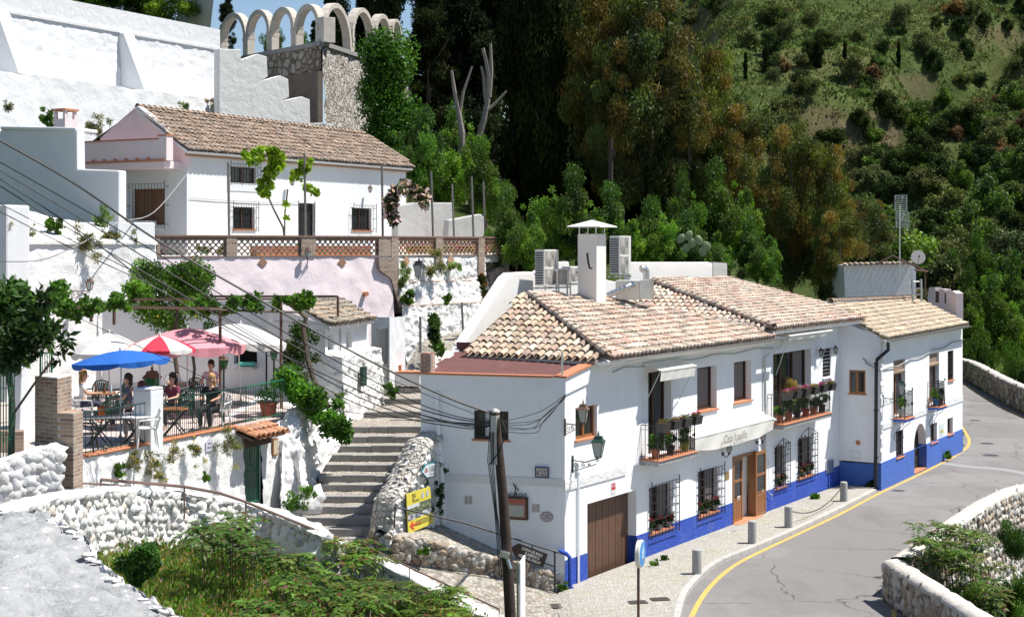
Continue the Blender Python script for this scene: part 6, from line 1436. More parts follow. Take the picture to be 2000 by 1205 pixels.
for k in range(3):mb.prism([c+FL.u*-.02+UP*(-.05+k*.035),c+FL.u*.02+UP*(-.05+k*.035),c+FL.u*(.028-.008*k)+UP*(-.02+k*.035),c-FL.u*(.028-.008*k)+UP*(-.02+k*.035)],FL.n*.002)
mb.build('emblem',m_navy,r)
t0,z1=FL.tz(985,968);t1,z0=FL.tz(1032,1015)
r=signbox('menu_board','dark framed menu board with curled ironwork above, behind the leaning pole',FL,t0,t1,z0,z1,.06,M_['wood_dark'])
mb=MB();fbox(mb,FL,t0+.06,t1-.06,.061,.064,z0+.05,z1-.05);mb.build('poster',flat('poster_brick_red',(.30,.16,.11)),r)
mb=MB();fbox(mb,FL,t0+.08,t1-.11,.065,.067,z0+.09,z1-.22);mb.build('menu_sheet',flat('menu_paper',(.38,.40,.36)),r)
mb=MB();fbox(mb,FL,t0+.07,t1-.07,.065,.068,z1-.15,z1-.08);mb.build('red_heading',flat('poster_red',(.45,.09,.06)),r)
mb=MB();tm=(t0+t1)/2
for s in(-1,1):
 for q,rr_ in((.12,.075),(.24,.065)):mb.tube(spiral(FL.w(tm+s*q,.04,z1+.07),FL.u*s,UP,rr_,1.2,14,math.pi),.008,4)
o=FL.w(tm-.02,.04,z1)
for pts in([(-.02,0),(0,.12),(.02,.12),(.05,0)],[(.0,.12),(.01,.24),(-.03,.3),(-.05,.34)],[(.01,.24),(.07,.2),(.09,.16)]):mb.tube([o+FL.u*a+UP*b for a,b in pts],.014,5)
mb.lathe([(.0,-.02),(.022,0),(0,.025)],o+FL.u*.01+UP*.28,8);mb.build('wrought_crest',M_['iron'],r)
tc,zc=FL.tz(1068,1008.5);r=thing('oval_plaque','oval pale plaque with violet rim low on the end wall near the corner','sign',FL.w(tc,0,zc-.13))
for nm,a,b,off,mt_ in(('rim',.175,.13,.008,flat('violet_glaze',(.10,.07,.13))),('face',.16,.115,.012,flat('lilac_glaze',(.50,.42,.44)))):
 mb=MB();mb.prism([FL.w(tc+a*math.cos(k*.2094),off,zc+b*math.sin(k*.2094))for k in range(30)],FL.n*.006);mb.build(nm,mt_,r)
tmb(r,FL,[('RESTAURANTE',tc,zc+.045,.042,.85),('DE LA',tc,zc,.028,.9),('ALTA ZONA',tc,zc-.04,.045,.9)],.0195,flat('violet_ink',(.08,.05,.1)))
a=FSG.tz(854,902,.12);b=FSG.tz(832,934,.12);r=thing('caves_sign','small white arrow sign with teal border on the stair wall beside the drainpipe','sign',FSG.w(b[0],.1,b[1]))
tp_=FSG.tz(823,0,.12)[0];z0,z1=b[1],FSG.tz(832,906,.12)[1];tA_=b[0];tB_=a[0];zm_=(z0+z1)/2
def arrow(g):return[(tp_+g,zm_),(tA_+g*.6,z1-g),(tB_-g*.3,z1-g),(tB_-g*.3,z0+g),(tA_+g*.6,z0+g)]
for nm,g,off,mt_ in(('border',0,.10,flat('teal_paint',(.05,.24,.27))),('face',.03,.121,flat('sign_pale',(.62,.64,.68)))):
 mb=MB();mb.prism([FSG.w(t,off,z)for t,z in arrow(g)],FSG.n*.02);mb.build(nm,mt_,r)
W_=tB_-tA_;ink=flat('dark_ink',(.04,.04,.05));tmm=tA_+W_*.55
tmb(r,FSG,[('CUEVAS',tmm,z1-.11,.12,.75*W_/.5),('EL ABANICO',tmm+.0,zm_,.12,.50*W_/.5),('ACCESO POR AQUI',tmm,z0+.085,.075,.50*W_/.5)],.143,ink)
mb=MB();q=[FSG.w(tA_-.02+.07*math.cos(k*.4),.143,zm_-.02+.11*math.sin(k*.4))for k in range(9)];mb.prism(q,FSG.n*.003);mb.build('fan_emblem',flat('fan_brown',(.35,.20,.14)),r)
q=[FSG.pt(x,y,.16)for x,y in((794,965),(840,950),(847,1021),(798,1042))];r=thing('museum_sign','large yellow museum sign with a landscape picture and red arrow on the stair wall','sign',q[3])
nq=FSG.n;mb=MB();mb.prism([p-nq*.03 for p in q],-nq*.03);mb.build('backing_board',M_['iron'],r)
bl_=lambda a,b:(q[0].lerp(q[1],a)).lerp(q[3].lerp(q[2],a),b)
def qq(mb,a0,a1,b0,b1,off=0,col=None):mb.add([bl_(a0,b0)+nq*off,bl_(a1,b0)+nq*off,bl_(a1,b1)+nq*off,bl_(a0,b1)+nq*off],[(0,1,2,3)],col)
mb=MB();mb.prism([p-nq*.029 for p in q],nq*.028);mb.build('yellow_panel',flat('sign_yellow',(.66,.56,.07)),r)
mb=MB();rr=random.Random(3)
for i in range(10):
 for j in range(9):
  if j<2:col=(.55,.6,.65)if i<5 else(.10,.13,.08)
  elif j<6:col=rr.choice([(.10,.14,.06),(.16,.2,.08),(.05,.07,.04),(.25,.25,.2)])
  else:col=rr.choice([(.5,.5,.52),(.25,.26,.3),(.6,.6,.6),(.12,.13,.15)])
  qq(mb,i/10,(i+1)/10,.31+j*.042,.31+(j+1)*.042,.003,col)
mb.build('landscape_picture',M_['tinted'],r)
uxq=(q[1]-q[0]).normalized();uyq=UP;mb=MB();sc_=(q[1]-q[0]).length
for k,s in enumerate(('MUSEO','CUEVAS','DEL','SACROMONTE')):put_text(mb,s,.075,bl_(.22,.07+k*.055)+nq*.006,uxq,uyq,None,.001,.6,0,'LEFT')
for k in range(3):qq(mb,.3,.93,.76+.05*k,.775+.05*k,.006)
mb.build('lettering',ink,r)
bm_=flat('badge_grey',(.45,.47,.5))
for a in(.66,.86):mb=MB();c=bl_(a,.15)+nq*.005;mb.prism([c+uxq*.055*math.cos(k*.4)+UP*.085*math.sin(k*.4)for k in range(16)],nq*.002);mb.build('round_badge',bm_,r)
mb=MB()
ra=lambda a,b:bl_(a,b)+nq*.008
mb.add([ra(.06,.83),ra(.14,.72),ra(.20,.735),ra(.15,.80),ra(.36,.80),ra(.36,.85),ra(.15,.86),ra(.24,.93),ra(.18,.945)],[(0,1,2,3),(0,3,6),(3,4,5,6),(0,6,7,8)]);qq(mb,.40,.44,.80,.85,.008);qq(mb,.47,.50,.80,.85,.008);mb.build('red_arrow',flat('arrow_red',(.62,.06,.03)),r)
t0,z1=FA.tz(1193,943);t1,z0=FA.tz(1202,963);r=signbox('warning_sign','small white and red notice above the garage door',FA,t0,t1,z0,z1,.012,flat('notice_white',(.6,.6,.6)))
mb=MB();h=z1-z0;fbox(mb,FA,t0+.02,t1-.02,.013,.015,z0+h*.38,z0+h*.62);fbox(mb,FA,t0+.04,t1-.04,.013,.015,z0+h*.82,z0+h*.94);fbox(mb,FA,t0+.03,t1-.03,.013,.015,z0+h*.68,z0+h*.76);mb.build('red_print',flat('notice_red',(.5,.03,.03)),r)
t0,z1=FA.tz(1415,922);t1,z0=FA.tz(1423.5,935);r=signbox('brass_plaque','small brass plaque on the wall left of the wooden double door',FA,t0,t1,z0,z1,.015,paint('brass',(.45,.32,.13),.35,.2,8,None,0,0,metal=.6))
t0,z1=FB.tz(1834,829);t1,z0=FB.tz(1843,849);r=signbox('wall_plaque','pale painted tile panel between two small windows of the end house',FB,t0,t1,z0,z1,.015,flat('pale_glaze',(.60,.66,.66)))
mb=MB();fbox(mb,FB,t0+.12,t1-.12,.016,.02,z0+.12,z1-.25);mb.build('painted_motif',flat('ochre_motif',(.5,.42,.12)),r)
for x,y,L_ in((405,868,'small tile plaque on the white terrace wall left of the green gate'),(533,843,'small tile plaque under the canopy right of the green gate')):
 t,z=FT.tz(x,y);r=thing('tile_plaque',L_,'sign',FT.w(t,.06,z-.2));mb=MB();mb.prism([FT.w(t+a,.05,z+b)for a,b in((-.16,-.16),(.16,-.16),(.16,.08),(0,.2),(-.16,.08))],FT.n*.02);mb.build('tile',flat('plaque_tile',(.52,.52,.60),.4),r)
 tmb(r,FT,[('CUEVA',t,z+.03,.07,.8),('DEL SOL',t,z-.07,.07,.8)],.074,m_navy)
t,z=FT.tz(533,872);r=thing('framed_picture','small wooden framed picture on the white wall beside the green gate','picture',FT.w(t,.05,z-.25));mb=MB();fbox(mb,FT,t-.13,t+.13,.05,.09,z-.24,z+.22);mb.build('frame',M_['wood_mid'],r);mb=MB();fbox(mb,FT,t-.1,t+.1,.091,.094,z-.2,z+.18);mb.build('picture_sheet',flat('old_paper',(.5,.42,.30)),r)
# ------------------------------------------------------------------ lanterns
def lantern(name,label,wall,out,h,matf,mglass=None,arm=True,top=None,grp='wrought iron street lanterns',cat='street lamp',drop=.0):
 """wall: bracket point, out: lantern base point; h lantern height"""
 root=thing(name,label,cat,out,grp);r=h*.30
 if arm:
  mb=MB();d=(out-wall);dh=Vector((d.x,d.y,0)).normalized();L=d.length
  mb.tube([wall+UP*.02,wall+dh*L*.5+UP*.0,out-UP*.03,out],.016,5);mb.prism([wall-UP*.3,wall+UP*.14,wall+UP*.14+dh*.04,wall-UP*.3+dh*.04],dh.cross(UP)*.04)
  mb.tube([wall-UP*.26,wall+dh*L*.2-UP*.22,wall+dh*L*.55-UP*.12,wall+dh*L*.9-UP*.03],.011,5)
  for q,rr_ in((.17,.09),(.42,.06),(.65,.04)):mb.tube(spiral(wall+dh*L*q-UP*(.02+rr_),dh,UP,rr_,1.4,14,1.5),.010,4)
  mb.tube(spiral(out-UP*.07-dh*.02,dh,UP,.06,1.1,10,1.5),.010,4);mb.build('bracket',matf,root)
 b=[(out+Vector((math.cos(a),math.sin(a),0))*r*.50)for a in(.5,2.07,3.64,5.21)];t=[(out+Vector((math.cos(a),math.sin(a),0))*r*.98+UP*h*.58)for a in(.5,2.07,3.64,5.21)]
 mb=MB()
 for i in range(4):
  j=(i+1)%4;mb.tube([b[i],t[i]],.012,4);mb.tube([b[i],b[j]],.012,4);mb.tube([t[i],t[j]],.014,4)
 mb.tube([out-UP*.02,out+UP*.03],.03,6);mb.build('lantern_frame',matf,root)
 mb=MB();g=.93;mb.add([out+(p-out)*g for p in b]+[out+Vector(((p-out).x*g,(p-out).y*g,(p-out).z))for p in t],[(0,1,5,4),(1,2,6,5),(2,3,7,6),(3,0,4,7),(3,2,1,0)]);mb.build('glass',mglass or M_['lampglass'],root)
 mb=MB();o=lambda f,z:[(out+Vector((math.cos(a),math.sin(a),0))*r*f+UP*h*z)for a in(.5,2.07,3.64,5.21)]
 A,B,C_,Dd=o(1.18,.575),o(.72,.70),o(.62,.79),o(.16,.82)
 mb.add(A+B+C_+Dd,[(3,2,1,0)]+[(4*k+i,4*k+(i+1)%4,4*k+4+(i+1)%4,4*k+4+i)for k in range(3)for i in range(4)]+[(12,13,14,15)])
 mb.lathe([(r*.16,h*.80),(r*.10,h*.86),(r*.2,h*.88),(r*.08,h*.92),(.008,h*1.0)],out,8);mb.build('roof',matf,root);return root
M_['lampglass']=paint('frosted_lamp_glass',(.42,.44,.42),.25,.06,4,None,0,0);M_['greenglass']=paint('green_lamp_glass',(.01,.12,.03),.2,.1,4,None,0,0)
def on_fac(fac,xw,yw,xo,yo,yt,lab,mat,glass=None):
 wpt=fac.pt(xw,yw);tW=fac.tz(xw,yw)[0]
 best=min(np.linspace(.3,1.3,60),key=lambda o:abs(fac.tz(xo,yo,o)[0]-tW));out=fac.w(tW,best,fac.tz(xo,yo,best)[1]);h=(yo-yt)*out.y/F
 return lantern('street_lantern',lab,wpt,out,h,mat,glass)
on_fac(FA,1118,900,1168,893,841,'green street lantern on a scrolled bracket low on the house corner',M_['iron_dkgreen'])
on_fac(FA,1103,828,1139,825,780,'brown and brass street lantern before the small upper window at the corner',M_['rust'])
on_fac(FB,1724,778,1761,771,737,'dark green street lantern on the bracket of the end house',M_['iron_dkgreen'])
wpt=FR.pt(787,552,.4);outp=P(818,541,58.5);outp=Vector((outp.x,wpt.y-.9,0));outp.x=(818-CX)*outp.y/F;outp.z=zat_(542,outp.y)
lantern('street_lantern','black street lantern on the brick buttress beside the white rubble wall',Vector((wpt.x,wpt.y,outp.z-.12)),outp,.80,M_['iron'])
wpt=lw(tt(LW,137),0,zat_(570,49.2));outp=lw(tt(LW,137)+.15,.75,wpt.z+.05);lantern('street_lantern','brown street lantern high on the left white wall above the vines',wpt,outp,.45,M_['rust'])
c=FP.pt(601,503,.25);lantern('balustrade_lantern','small green lantern hanging on the pink wall below the balustrade',FP.pt(601,512,0),c,.42,M_['rust'],None,grp=None,cat='lamp')
for x,y,yt,D,L_ in((297,772,720,40.5,'green glass lantern behind the white pillar under the parasols'),(437,721,694,41.3,'green glass lantern on a dark pole above the blonde woman'),(535,703,680,46,'green glass lantern on a post right of the serving hatch')):
 o_=P(x,y,D);rt=lantern('garden_lantern',L_,o_,o_,(y-yt)*D/F*1.15,M_['rust']if x!=535 else M_['iron_grey'],M_['greenglass'],arm=False,grp='green glass lanterns on the cafe terrace',cat='lamp')
 mb=MB();mb.tube([Vector((o_.x,o_.y,ZT)),o_],.03,6);mb.build('pole',M_['iron_dkgreen'],rt)
for x,y,L_ in((1424,884,'left black coach lamp beside the wooden double door'),(1489.5,861,'right black coach lamp above the open door leaf')):
 t,z=FA.tz(x,y,.22);root=thing('coach_lamp',L_,'lamp',FA.w(t,.2,z-.2),'coach lamps at the front door');c=FA.w(t,.22,z);mb=MB();mb.lathe([(.05,-.04),(.06,0),(.05,.04)],FA.w(t-.0,.0,z-.05),8,axis=FA.n);mb.tube([FA.w(t,0,z-.05),FA.w(t,.12,z-.16),FA.w(t,.22,z-.05),c],.014,5);mb.lathe([(.02,-.06),(.05,-.02),(.03,.0)],c,8);mb.lathe([(.09,.20),(.075,.235),(.03,.27),(.012,.31),(.0,.38)],c,8)
 for k in range(6):a=k*1.047;mb.tube([c+Vector((math.cos(a)*.05,math.sin(a)*.05,0)),c+Vector((math.cos(a)*.095,math.sin(a)*.095,.12)),c+Vector((math.cos(a)*.08,math.sin(a)*.08,.21))],.007,4)
 mb.build('metalwork',M_['iron'],root);mb=MB();mb.lathe([(.045,.01),(.088,.12),(.072,.20)],c,10);mb.build('glass',M_['lampglass'],root)
for x,y,L_ in((1601,690,'left small black wall lantern flanking the narrow slatted window'),(1630,685,'right small black wall lantern flanking the narrow slatted window')):
 t,z=FA.tz(x,y,.12);lantern('wall_lantern',L_,FA.w(t,0,z),FA.w(t,.16,z-.1),.34,M_['iron'],grp='small wall lanterns',cat='lamp',arm=False)
 # ------------------------------------------------------------------ awnings
def awning(lab,t0,t1,z,out,drop,val,roll=.0,text=None,arms=True,sag=.0):
 root=thing('awning',lab,'awning',FA.w(t0,0,z));mb=MB();n=16
 def wv(t):return 0
 for k in range(n):
  a,b=t0+(t1-t0)*k/n,t0+(t1-t0)*(k+1)/n;mb.prism([FA.w(a,.0,z),FA.w(b,.0,z),FA.w(b,out,z-drop),FA.w(a,out,z-drop)],UP*.012)
 mb.build('canvas',M_['canvas'],root)
 mb=MB();vs=[];fs=[];m_=6
 for i in range(25):
  f=i/24;t=t0+(t1-t0)*f
  for j in range(m_+1):g=j/m_;vs.append(FA.w(t,out+.02+.05*math.sin(f*23+g*2)*g*(sag+.2)-.05*g,z-drop-val*g*(1-sag*.9*abs(2*f-1)**3)))
 fs=[(i*(m_+1)+j,(i+1)*(m_+1)+j,(i+1)*(m_+1)+j+1,i*(m_+1)+j+1)for i in range(24)for j in range(m_)];mb.add(vs,fs);v_=mb.build('valance',M_['canvas'],root,smooth=True,auto=80)
 mb=MB();mb.tube([FA.w(t0-.03,out,z-drop-.01),FA.w(t1+.03,out,z-drop-.01)],.03,7);mb.tube([FA.w(t0-.03,.04,z+.02),FA.w(t1+.03,.04,z+.02)],.05,7);mb.build('roller',M_['ac_white'],root)
 if arms:
  mb=MB();mb.tube([FA.w(t0,out,z-drop),FA.w(t0,.03,z-drop-arms)],.012,5);mb.tube([FA.w(t1,out,z-drop),FA.w(t1,.03,z-drop-arms)],.012,5);mb.build('arm',M_['ac_white'],root)
 if text:
  mb=MB();put_text(mb,text,.36,FA.w((t0+t1)/2-.25,out+.085,z-drop-val*.5),FA.u,UP,None,.001,.95,.25);mb.build('lettering',flat('grey_script',(.12,.12,.13)),root)
 return root
ta=FA.tz(1256,0)[0];tb=FA.tz(1325,0)[0];z_=FA.tz(1256,714)[1];awning('small cream awning above the first balcony',ta,tb,z_,.55,.12,.30,arms=1.0)
ta=FA.tz(1330,0)[0];tb=FA.tz(1488,0)[0];z_=FA.tz(1488,807)[1];awning('long cream awning with handwritten lettering above the wooden door',ta,tb,z_,.42,.14,.52,text='Casa Juanillo',arms=0,sag=.35)
ta=FA.tz(1514,0)[0];tb=FA.tz(1598,0)[0];z_=FA.tz(1514,652)[1];awning('scalloped cream awning rolled up under the eave above the wide balcony',ta,tb,z_,.5,.05,.16,arms=1.3)
mb=MB();t,z=FA.tz(1500,965);mb.tube([FA.w(t-.1,.06,z+1.2),FA.w(t-.1,.08,z+.05),FA.w(t+.12,.1,z-.03),FA.w(t+.14,.1,z-.2)],.012,5);tag(mb.build('awning_crank',M_['ac_white']),'white awning crank hanging beside the open door','crank')
# ------------------------------------------------------------------ roof machines
def ac(lab,c,w_,d_,h,fans,u=None,s=1,frame=True,grp='air conditioning units on the roof'):
 """c: front lower corner nearest us (between side and fan face); fan face runs along u, side along -n"""
 u=u or FA.u;n=FA.n;root=thing('air_conditioner',lab,'air conditioner',c,grp)
 B=lambda a,b,z:c+u*a-n*b+UP*z
 mb=MB();mb.prism([B(0,0,0),B(w_,0,0),B(w_,d_,0),B(0,d_,0)],UP*h);mb.build('casing',M_['ac_white'],root,bevel=.012)
 fw=w_*.78 if fans<3 else w_;fh=h/max(1,fans)
 mg=MB();mf=MB()
 for k in range(fans):
  cz=fh*(k+.5);R_=min(fw,fh)*.42;cc_=B(fw*.5+.02,-.012,cz)
  mf.prism([B(.03,-.001,fh*k+.04),B(fw,-.001,fh*k+.04),B(fw,-.001,fh*(k+1)-.04),B(.03,-.001,fh*(k+1)-.04)],n*.004)
  for r_ in(1,.82,.64,.46,.28,.12):mg.tube([cc_+u*R_*r_*math.cos(a)+UP*R_*r_*math.sin(a)for a in np.linspace(0,2*math.pi,21)],.006,3,caps=False)
  for a in range(4):mg.tube([cc_+(u*math.cos(a*.785)+UP*math.sin(a*.785))*R_,cc_-(u*math.cos(a*.785)+UP*math.sin(a*.785))*R_],.005,3)
 mf.build('fan_recess',flat('fan_dark',(.30,.29,.27)),root);mg.build('fan_grille',M_['ac_white'],root)
 mb=MB();k=0;zz_=.06
 while zz_<h-.08:
  for a0 in(.04,d_*.52):mb.prism([B(-.002,a0,zz_),B(-.002,a0+d_*.42,zz_),B(-.002,a0+d_*.42,zz_+.045),B(-.002,a0,zz_+.045)],-u*.004)
  zz_+=.075
 mb.build('side_vents',flat('vent_dark',(.045,.045,.045)),root)
 if frame:
  mb=MB()
  for b in(.05,d_-.05):mb.prism([B(-.15,b-.02,-.10),B(w_+.1,b-.02,-.10),B(w_+.1,b+.02,-.10),B(-.15,b+.02,-.10)],UP*.05)
  for a in(.1,w_-.1):mb.prism([B(a-.02,0,-.4),B(a+.02,0,-.4),B(a+.02,.04,-.4),B(a-.02,.04,-.4)],UP*.4)
  mb.build('support_frame',M_['galv'],root)
 return root
ac('tall two-fan air conditioner at the left end of the roof machines',P(1063,558,46.2),.86,.33,1.08,2)
ac('small air conditioner with one round fan beside the tall left one',P(1089,557,46.6),.72,.12,.50,1)
ac('small air conditioner close to the left side of the chimney',P(1112,551,47.6),.76,.28,.48,1)
ac('tall two-fan air conditioner behind the right side of the chimney',P(1210,536,49.6),.80,.36,1.24,2)
ah=thing('air_handler','pale rooftop duct box with galvanised section right of the chimney','duct box',P(1202,583,47.8));u,n=FA.u,FA.n
c=P(1202,586,47.6);fx=fac_px(1202,47.8,1272,47.5);mb=MB();hz=38*47.7/F;fbox(mb,fx,0,fx.L*.67,-.5,0,c.z,c.z+hz);mb.build('casing',M_['ac_white'],ah,bevel=.01)
mb=MB();fbox(mb,fx,fx.L*.67+.003,fx.L,-.48,-.01,c.z+.03,c.z+hz);mb.build('galvanised_section',M_['galv'],ah,bevel=.01)
mb=MB();mb.tube([P(1186,577,47.2),P(1222,562,47.25),P(1235,556,47.4),P(1233,556,47.8)],.09,12)
for k in range(5):a=P(1190+k*8,575-k*3.4,47.2);mb.lathe([(.096,-.01),(.096,.01)],a,12,axis=Vector((1,0,.4)))
mb.build('silver_duct',M_['galv'],ah,smooth=True,auto=40)
mb=MB();o_=P(1262,543,47.4);mb.tube([o_-UP*.05,o_+UP*.12],.10,12);mb.tube([o_+UP*.10+Vector((.0,0,0)),o_+UP*.22+Vector((-.01,0,0)),o_+UP*.29+Vector((-.06,-.04,0)),o_+UP*.28+Vector((-.16,-.1,0))],.11,12);mb.build('elbow_vent',M_['galv'],ah,smooth=True,auto=50)
FCs=fac_px(1650,74,1782,74.5);rh=thing('rear_house','grey-white house end with a scalloped tile edge behind the tiled roofs','house',FCs.w(1,0,2))
mb=MB();plate(mb,FCs,[(1653,640),(1648,518),(1781,513),(1781,640)],3);mb.build('wall',M_['white_old'],rh);mb=MB();plate(mb,FCs,[(1781.3,640),(1781.3,517),(1789,524),(1789,640)],2.5);mb.build('side_wall',M_['white'],rh)
mb=MB();rr=random.Random(8)
for k in range(13):a=FCs.pt(1650+k*10.5,516-k*.25,.05);mb.blob(a,(.12,.3,.09),k,.15,4,7,rr.choice(PALD))
mb.build('tile_edge',M_['tile'],rh,smooth=True,auto=60)
tv=thing('tv_antenna','tall television antenna mast with two grid aerials above the rear house','antenna',P(1757,545,72));mb=MB();mb.tube([P(1757,545,72),P(1757.5,400,72)],.035,6);mb.build('mast',M_['galv'],tv)
mb=MB()
for(x0,x1,y0,y1)in((1748,1771,382,412),(1750,1775,415,444)):
 for k in range(9):y=y0+(y1-y0)*k/8;mb.tube([P(x0,y,72),P(x1,y-.5,72)],.018,4)
 for x in(x0,x1):mb.tube([P(x,y0,72),P(x,y1,72)],.02,4)
 mb.tube([P((x0+x1)/2-2,y0+17,71.9),P((x0+x1)/2+3,y0+3,71.2)],.05,5)
mb.build('aerial_grids',M_['galv'],tv)
sd=thing('satellite_dish','grey satellite dish on the corner of the rear house','satellite dish',P(1793,520,71));c=P(1793,503,71);ax=Vector((-.12,-1,.28)).normalized();mb=MB();mb.lathe([(.02,0),(.18,.01),(.32,.05),(.33,.06)],c,24,axis=ax);mb.build('dish',flat('dish_grey',(.45,.42,.40)),sd,smooth=True)
mb=MB();mb.tube([c,P(1792,520,71.2)],.03,5);mb.tube([c-UP*.3,c+ax*.4-UP*.05],.015,4);mb.lathe([(.05,-.04),(.05,.04)],c+ax*.4-UP*.05,8);mb.build('mount',M_['iron_grey'],sd)
ld_=thing('metal_frame','pale metal ladder frame between the rear house and the pink roof terrace','frame',P(1790,585,66));mb=MB()
for x in(1782,1799):mb.tube([P(x,545,66),P(x+1,588,66)],.05,5)
for y in(550,563,575):mb.tube([P(1782,y,66),P(1800,y,66)],.03,5)
mb.build('bars',M_['galv'],ld_)
pt2=thing('roof_terrace','pink walled roof terrace with brown panels behind the end house roof','terrace',P(1840,620,66));FQ=fac_px(1812,70,1868,66.5);mb=MB()
plate(mb,FQ,[(1812,640),(1812,577),(1815,561),(1826,561),(1827,590),(1834,590),(1834,564),(1845,565),(1846,592),(1848,592),(1848,568),(1860,568),(1868,573),(1868,640)],.3);mb.build('wall',M_['pink_pale'],pt2)
mb=MB();plate(mb,FQ,[(1827,591),(1827,568),(1834,570),(1834,591)],.1);pb2_=flat('panel_brown',(.10,.05,.045));mb.build('brown_panel',pb2_,pt2);mb=MB();plate(mb,FQ,[(1845,593),(1845,571),(1848,572),(1848,593)],.1);mb.build('brown_panel',pb2_,pt2)
mb=MB();mb.tube([P(1797,545,68),P(1797,575,68)],.04,5);mb.tube([P(1807,530,69),P(1807,580,69)],.04,5);mb.tube([P(1787,527,68),P(1812,530,69)],.04,5);mb.tube([P(1713,515,73),P(1745,500,73),P(1805,527,69)],.05,5);tag(mb.build('rusty_frame',M_['rust']),'rusty pergola frame behind the satellite dish','frame')
# ------------------------------------------------------------------ overhead cables
def cable(px,r=.016,mat='cable',n=14):
 pts=smooth_pts([P(*p)for p in px],6);mb=MB();mb.tube(pts,r,4);return mb
CG='overhead cables'
cabs=[([(-30,258,30),(140,355,31),(300,465,32),(480,570,32.5),(700,693,33),(860,770,33),(955,806,33)],.022,'thickest black cable crossing from the left edge to the pole top'),
([(-30,300,33),(250,460,34),(480,605,35),(760,760,34),(880,810,33.5),(962,822,33)],.014,'black overhead cable, first of the bundle below the thickest one'),
([(-30,315,33),(180,440,34),(460,610,35),(740,765,34),(880,815,33.5),(962,824,33)],.014,'black overhead cable in the bundle to the pole, second from its top'),
([(-30,330,33),(160,455,34),(350,590,35),(700,762,34),(870,822,33.5),(962,826,33)],.014,'black overhead cable in the bundle to the pole, third from its top'),
([(-30,345,33),(140,450,34),(330,560,35),(700,775,34),(900,830,33.3),(962,829,33)],.012,'thin overhead cable, lowest of the bundle from the left edge'),
([(-30,383,33),(200,500,34),(420,610,35),(640,735,35),(860,822,33.5),(960,827,33)],.011,'thin overhead cable passing above the pink parasol'),
([(-30,398,33),(150,490,34),(300,560,34.5),(460,655,35),(700,790,34),(900,835,33.3),(960,831,33)],.011,'thin overhead cable passing above the left vines'),
([(-20,545,33),(120,605,33.5),(300,690,34),(520,790,34),(640,800,34),(820,820,33.5),(960,828,33)],.009,'thin cable passing just above the blue parasol'),
([(640,690,36),(760,740,35),(880,790,34),(965,822,33)],.009,'thin cable rising from the pole towards the small outhouse'),
([(762,820,35),(850,822,34),(960,830,33)],.009,'short thin cable reaching the pole from behind the stairs')]
for px,r_,L_ in cabs:tag(cable(px,r_).build('overhead_cable',M_['cable']),L_,'cable',CG)
for k,(dy,yy,mid)in enumerate(((0,823,800),(0,825,818),(0,829,822),(0,832,836),(0,838,828),(0,842,842))):
 tag(cable([(978,yy,33),(1020+5*k,(yy+mid)/2+3,35),(1062,mid-8*k/2,37.5),(1104,771+k*1.2,39.0)],.010).build('service_cable',M_['cable']),'thin black service cable slung from the pole to the house corner','cable','service cables to the house corner')
tag(cable([(0,511,46),(80,508,46.3),(150,480,47),(230,435,50),(300,415,55),(369,335,61.5)],.018,'cable_grey').build('wall_cable',M_['cable_grey']),'grey cable slung from the left wall to the upper house corner','cable')
mb=MB();mb.tube([FA.w(tj+.1,.05,ZE-.42)]+[FA.w(tj+(tk-tj)*k/14,.05,ZE-.36+.04*math.sin(k*1.7))for k in range(1,15)],.02,4);mb.tube([FA.w(tk+.3,.05,ZE2-.25),FA.w(t_end-.6,.05,ZE2-.2),FA.w(t_end,.05,ZE2-.25)],.02,4);tag(mb.build('facade_cable',M_['cable_grey']),'grey cable clipped under the eave of the long house','cable')
mb=MB();mb.tube([FA.w(t_end,.05,ZE2-.25),FS.w(FS.L-.5,.05,ZEB-.9),FS.w(FS.L+.02,.08,ZEB-1.15)]+[FB.w(LB*k/12,.05,ZEB-.62-.55*(1-k/12)+.05*math.sin(k*2))for k in range(1,13)],.025,4);tag(mb.build('facade_cable',M_['cable_grey']),'grey cable drooping across the end house below its eave','cable')
mb=MB();mb.tube([P(1192,430,84),P(1193,272,84)],[.16,.12],8);mb.box(-.03,.2,-.1,.1,0,.35,rot=Matrix.Identity(3),at=P(1195,305,84));tag(mb.build('wooden_post',M_['pole']),'dark wooden utility post among the trees above the chimney','post')
for x,yt,D,L_ in((447,318,59.2,'thin steel post left of the barred door of the upper house'),(596,300,60.5,'thin steel post in front of the barred door of the upper house'),(747,322,62,'thin steel post at the right end of the upper house'),(846,335,62.5,'thin steel post in front of the grey garden wall'),(887,360,66,'thin dark post behind the grey garden wall'),(925,345,64.5,'thin steel post at the lower step of the grey garden wall'),(948,355,66.5,'thin post just right of the grey garden wall')):
 mb=MB();mb.tube([PZ(x+1,D,ZU),P(x-1 if x<800 else x-4,yt,D)],.05,6);tag(mb.build('steel_post',M_['post']),L_,'post','posts on the upper terrace')
for x,y0,y1,D,L_ in((821,619,688,50.5,'thin grey post rising behind the brick pier of the long house'),(902,590,662,55,'leaning grey post against the white rubble wall')):
 mb=MB();mb.tube([P(x,y0,D),P(x+(3 if x>900 else 0),y1,D)],.045,6);tag(mb.build('steel_post',M_['post']),L_,'post')
for x,y,h,L_ in((571,352,.42,'small glass wall lantern among the vine on the upper house'),(723,366,.38,'small red hanging lantern under the eave of the upper house')):
 o_=FU.pt(x,y+10,.3);lantern('house_lantern',L_,FU.pt(x,y,0),o_,h,M_['rust'],None,arm=False,grp=None,cat='lamp')
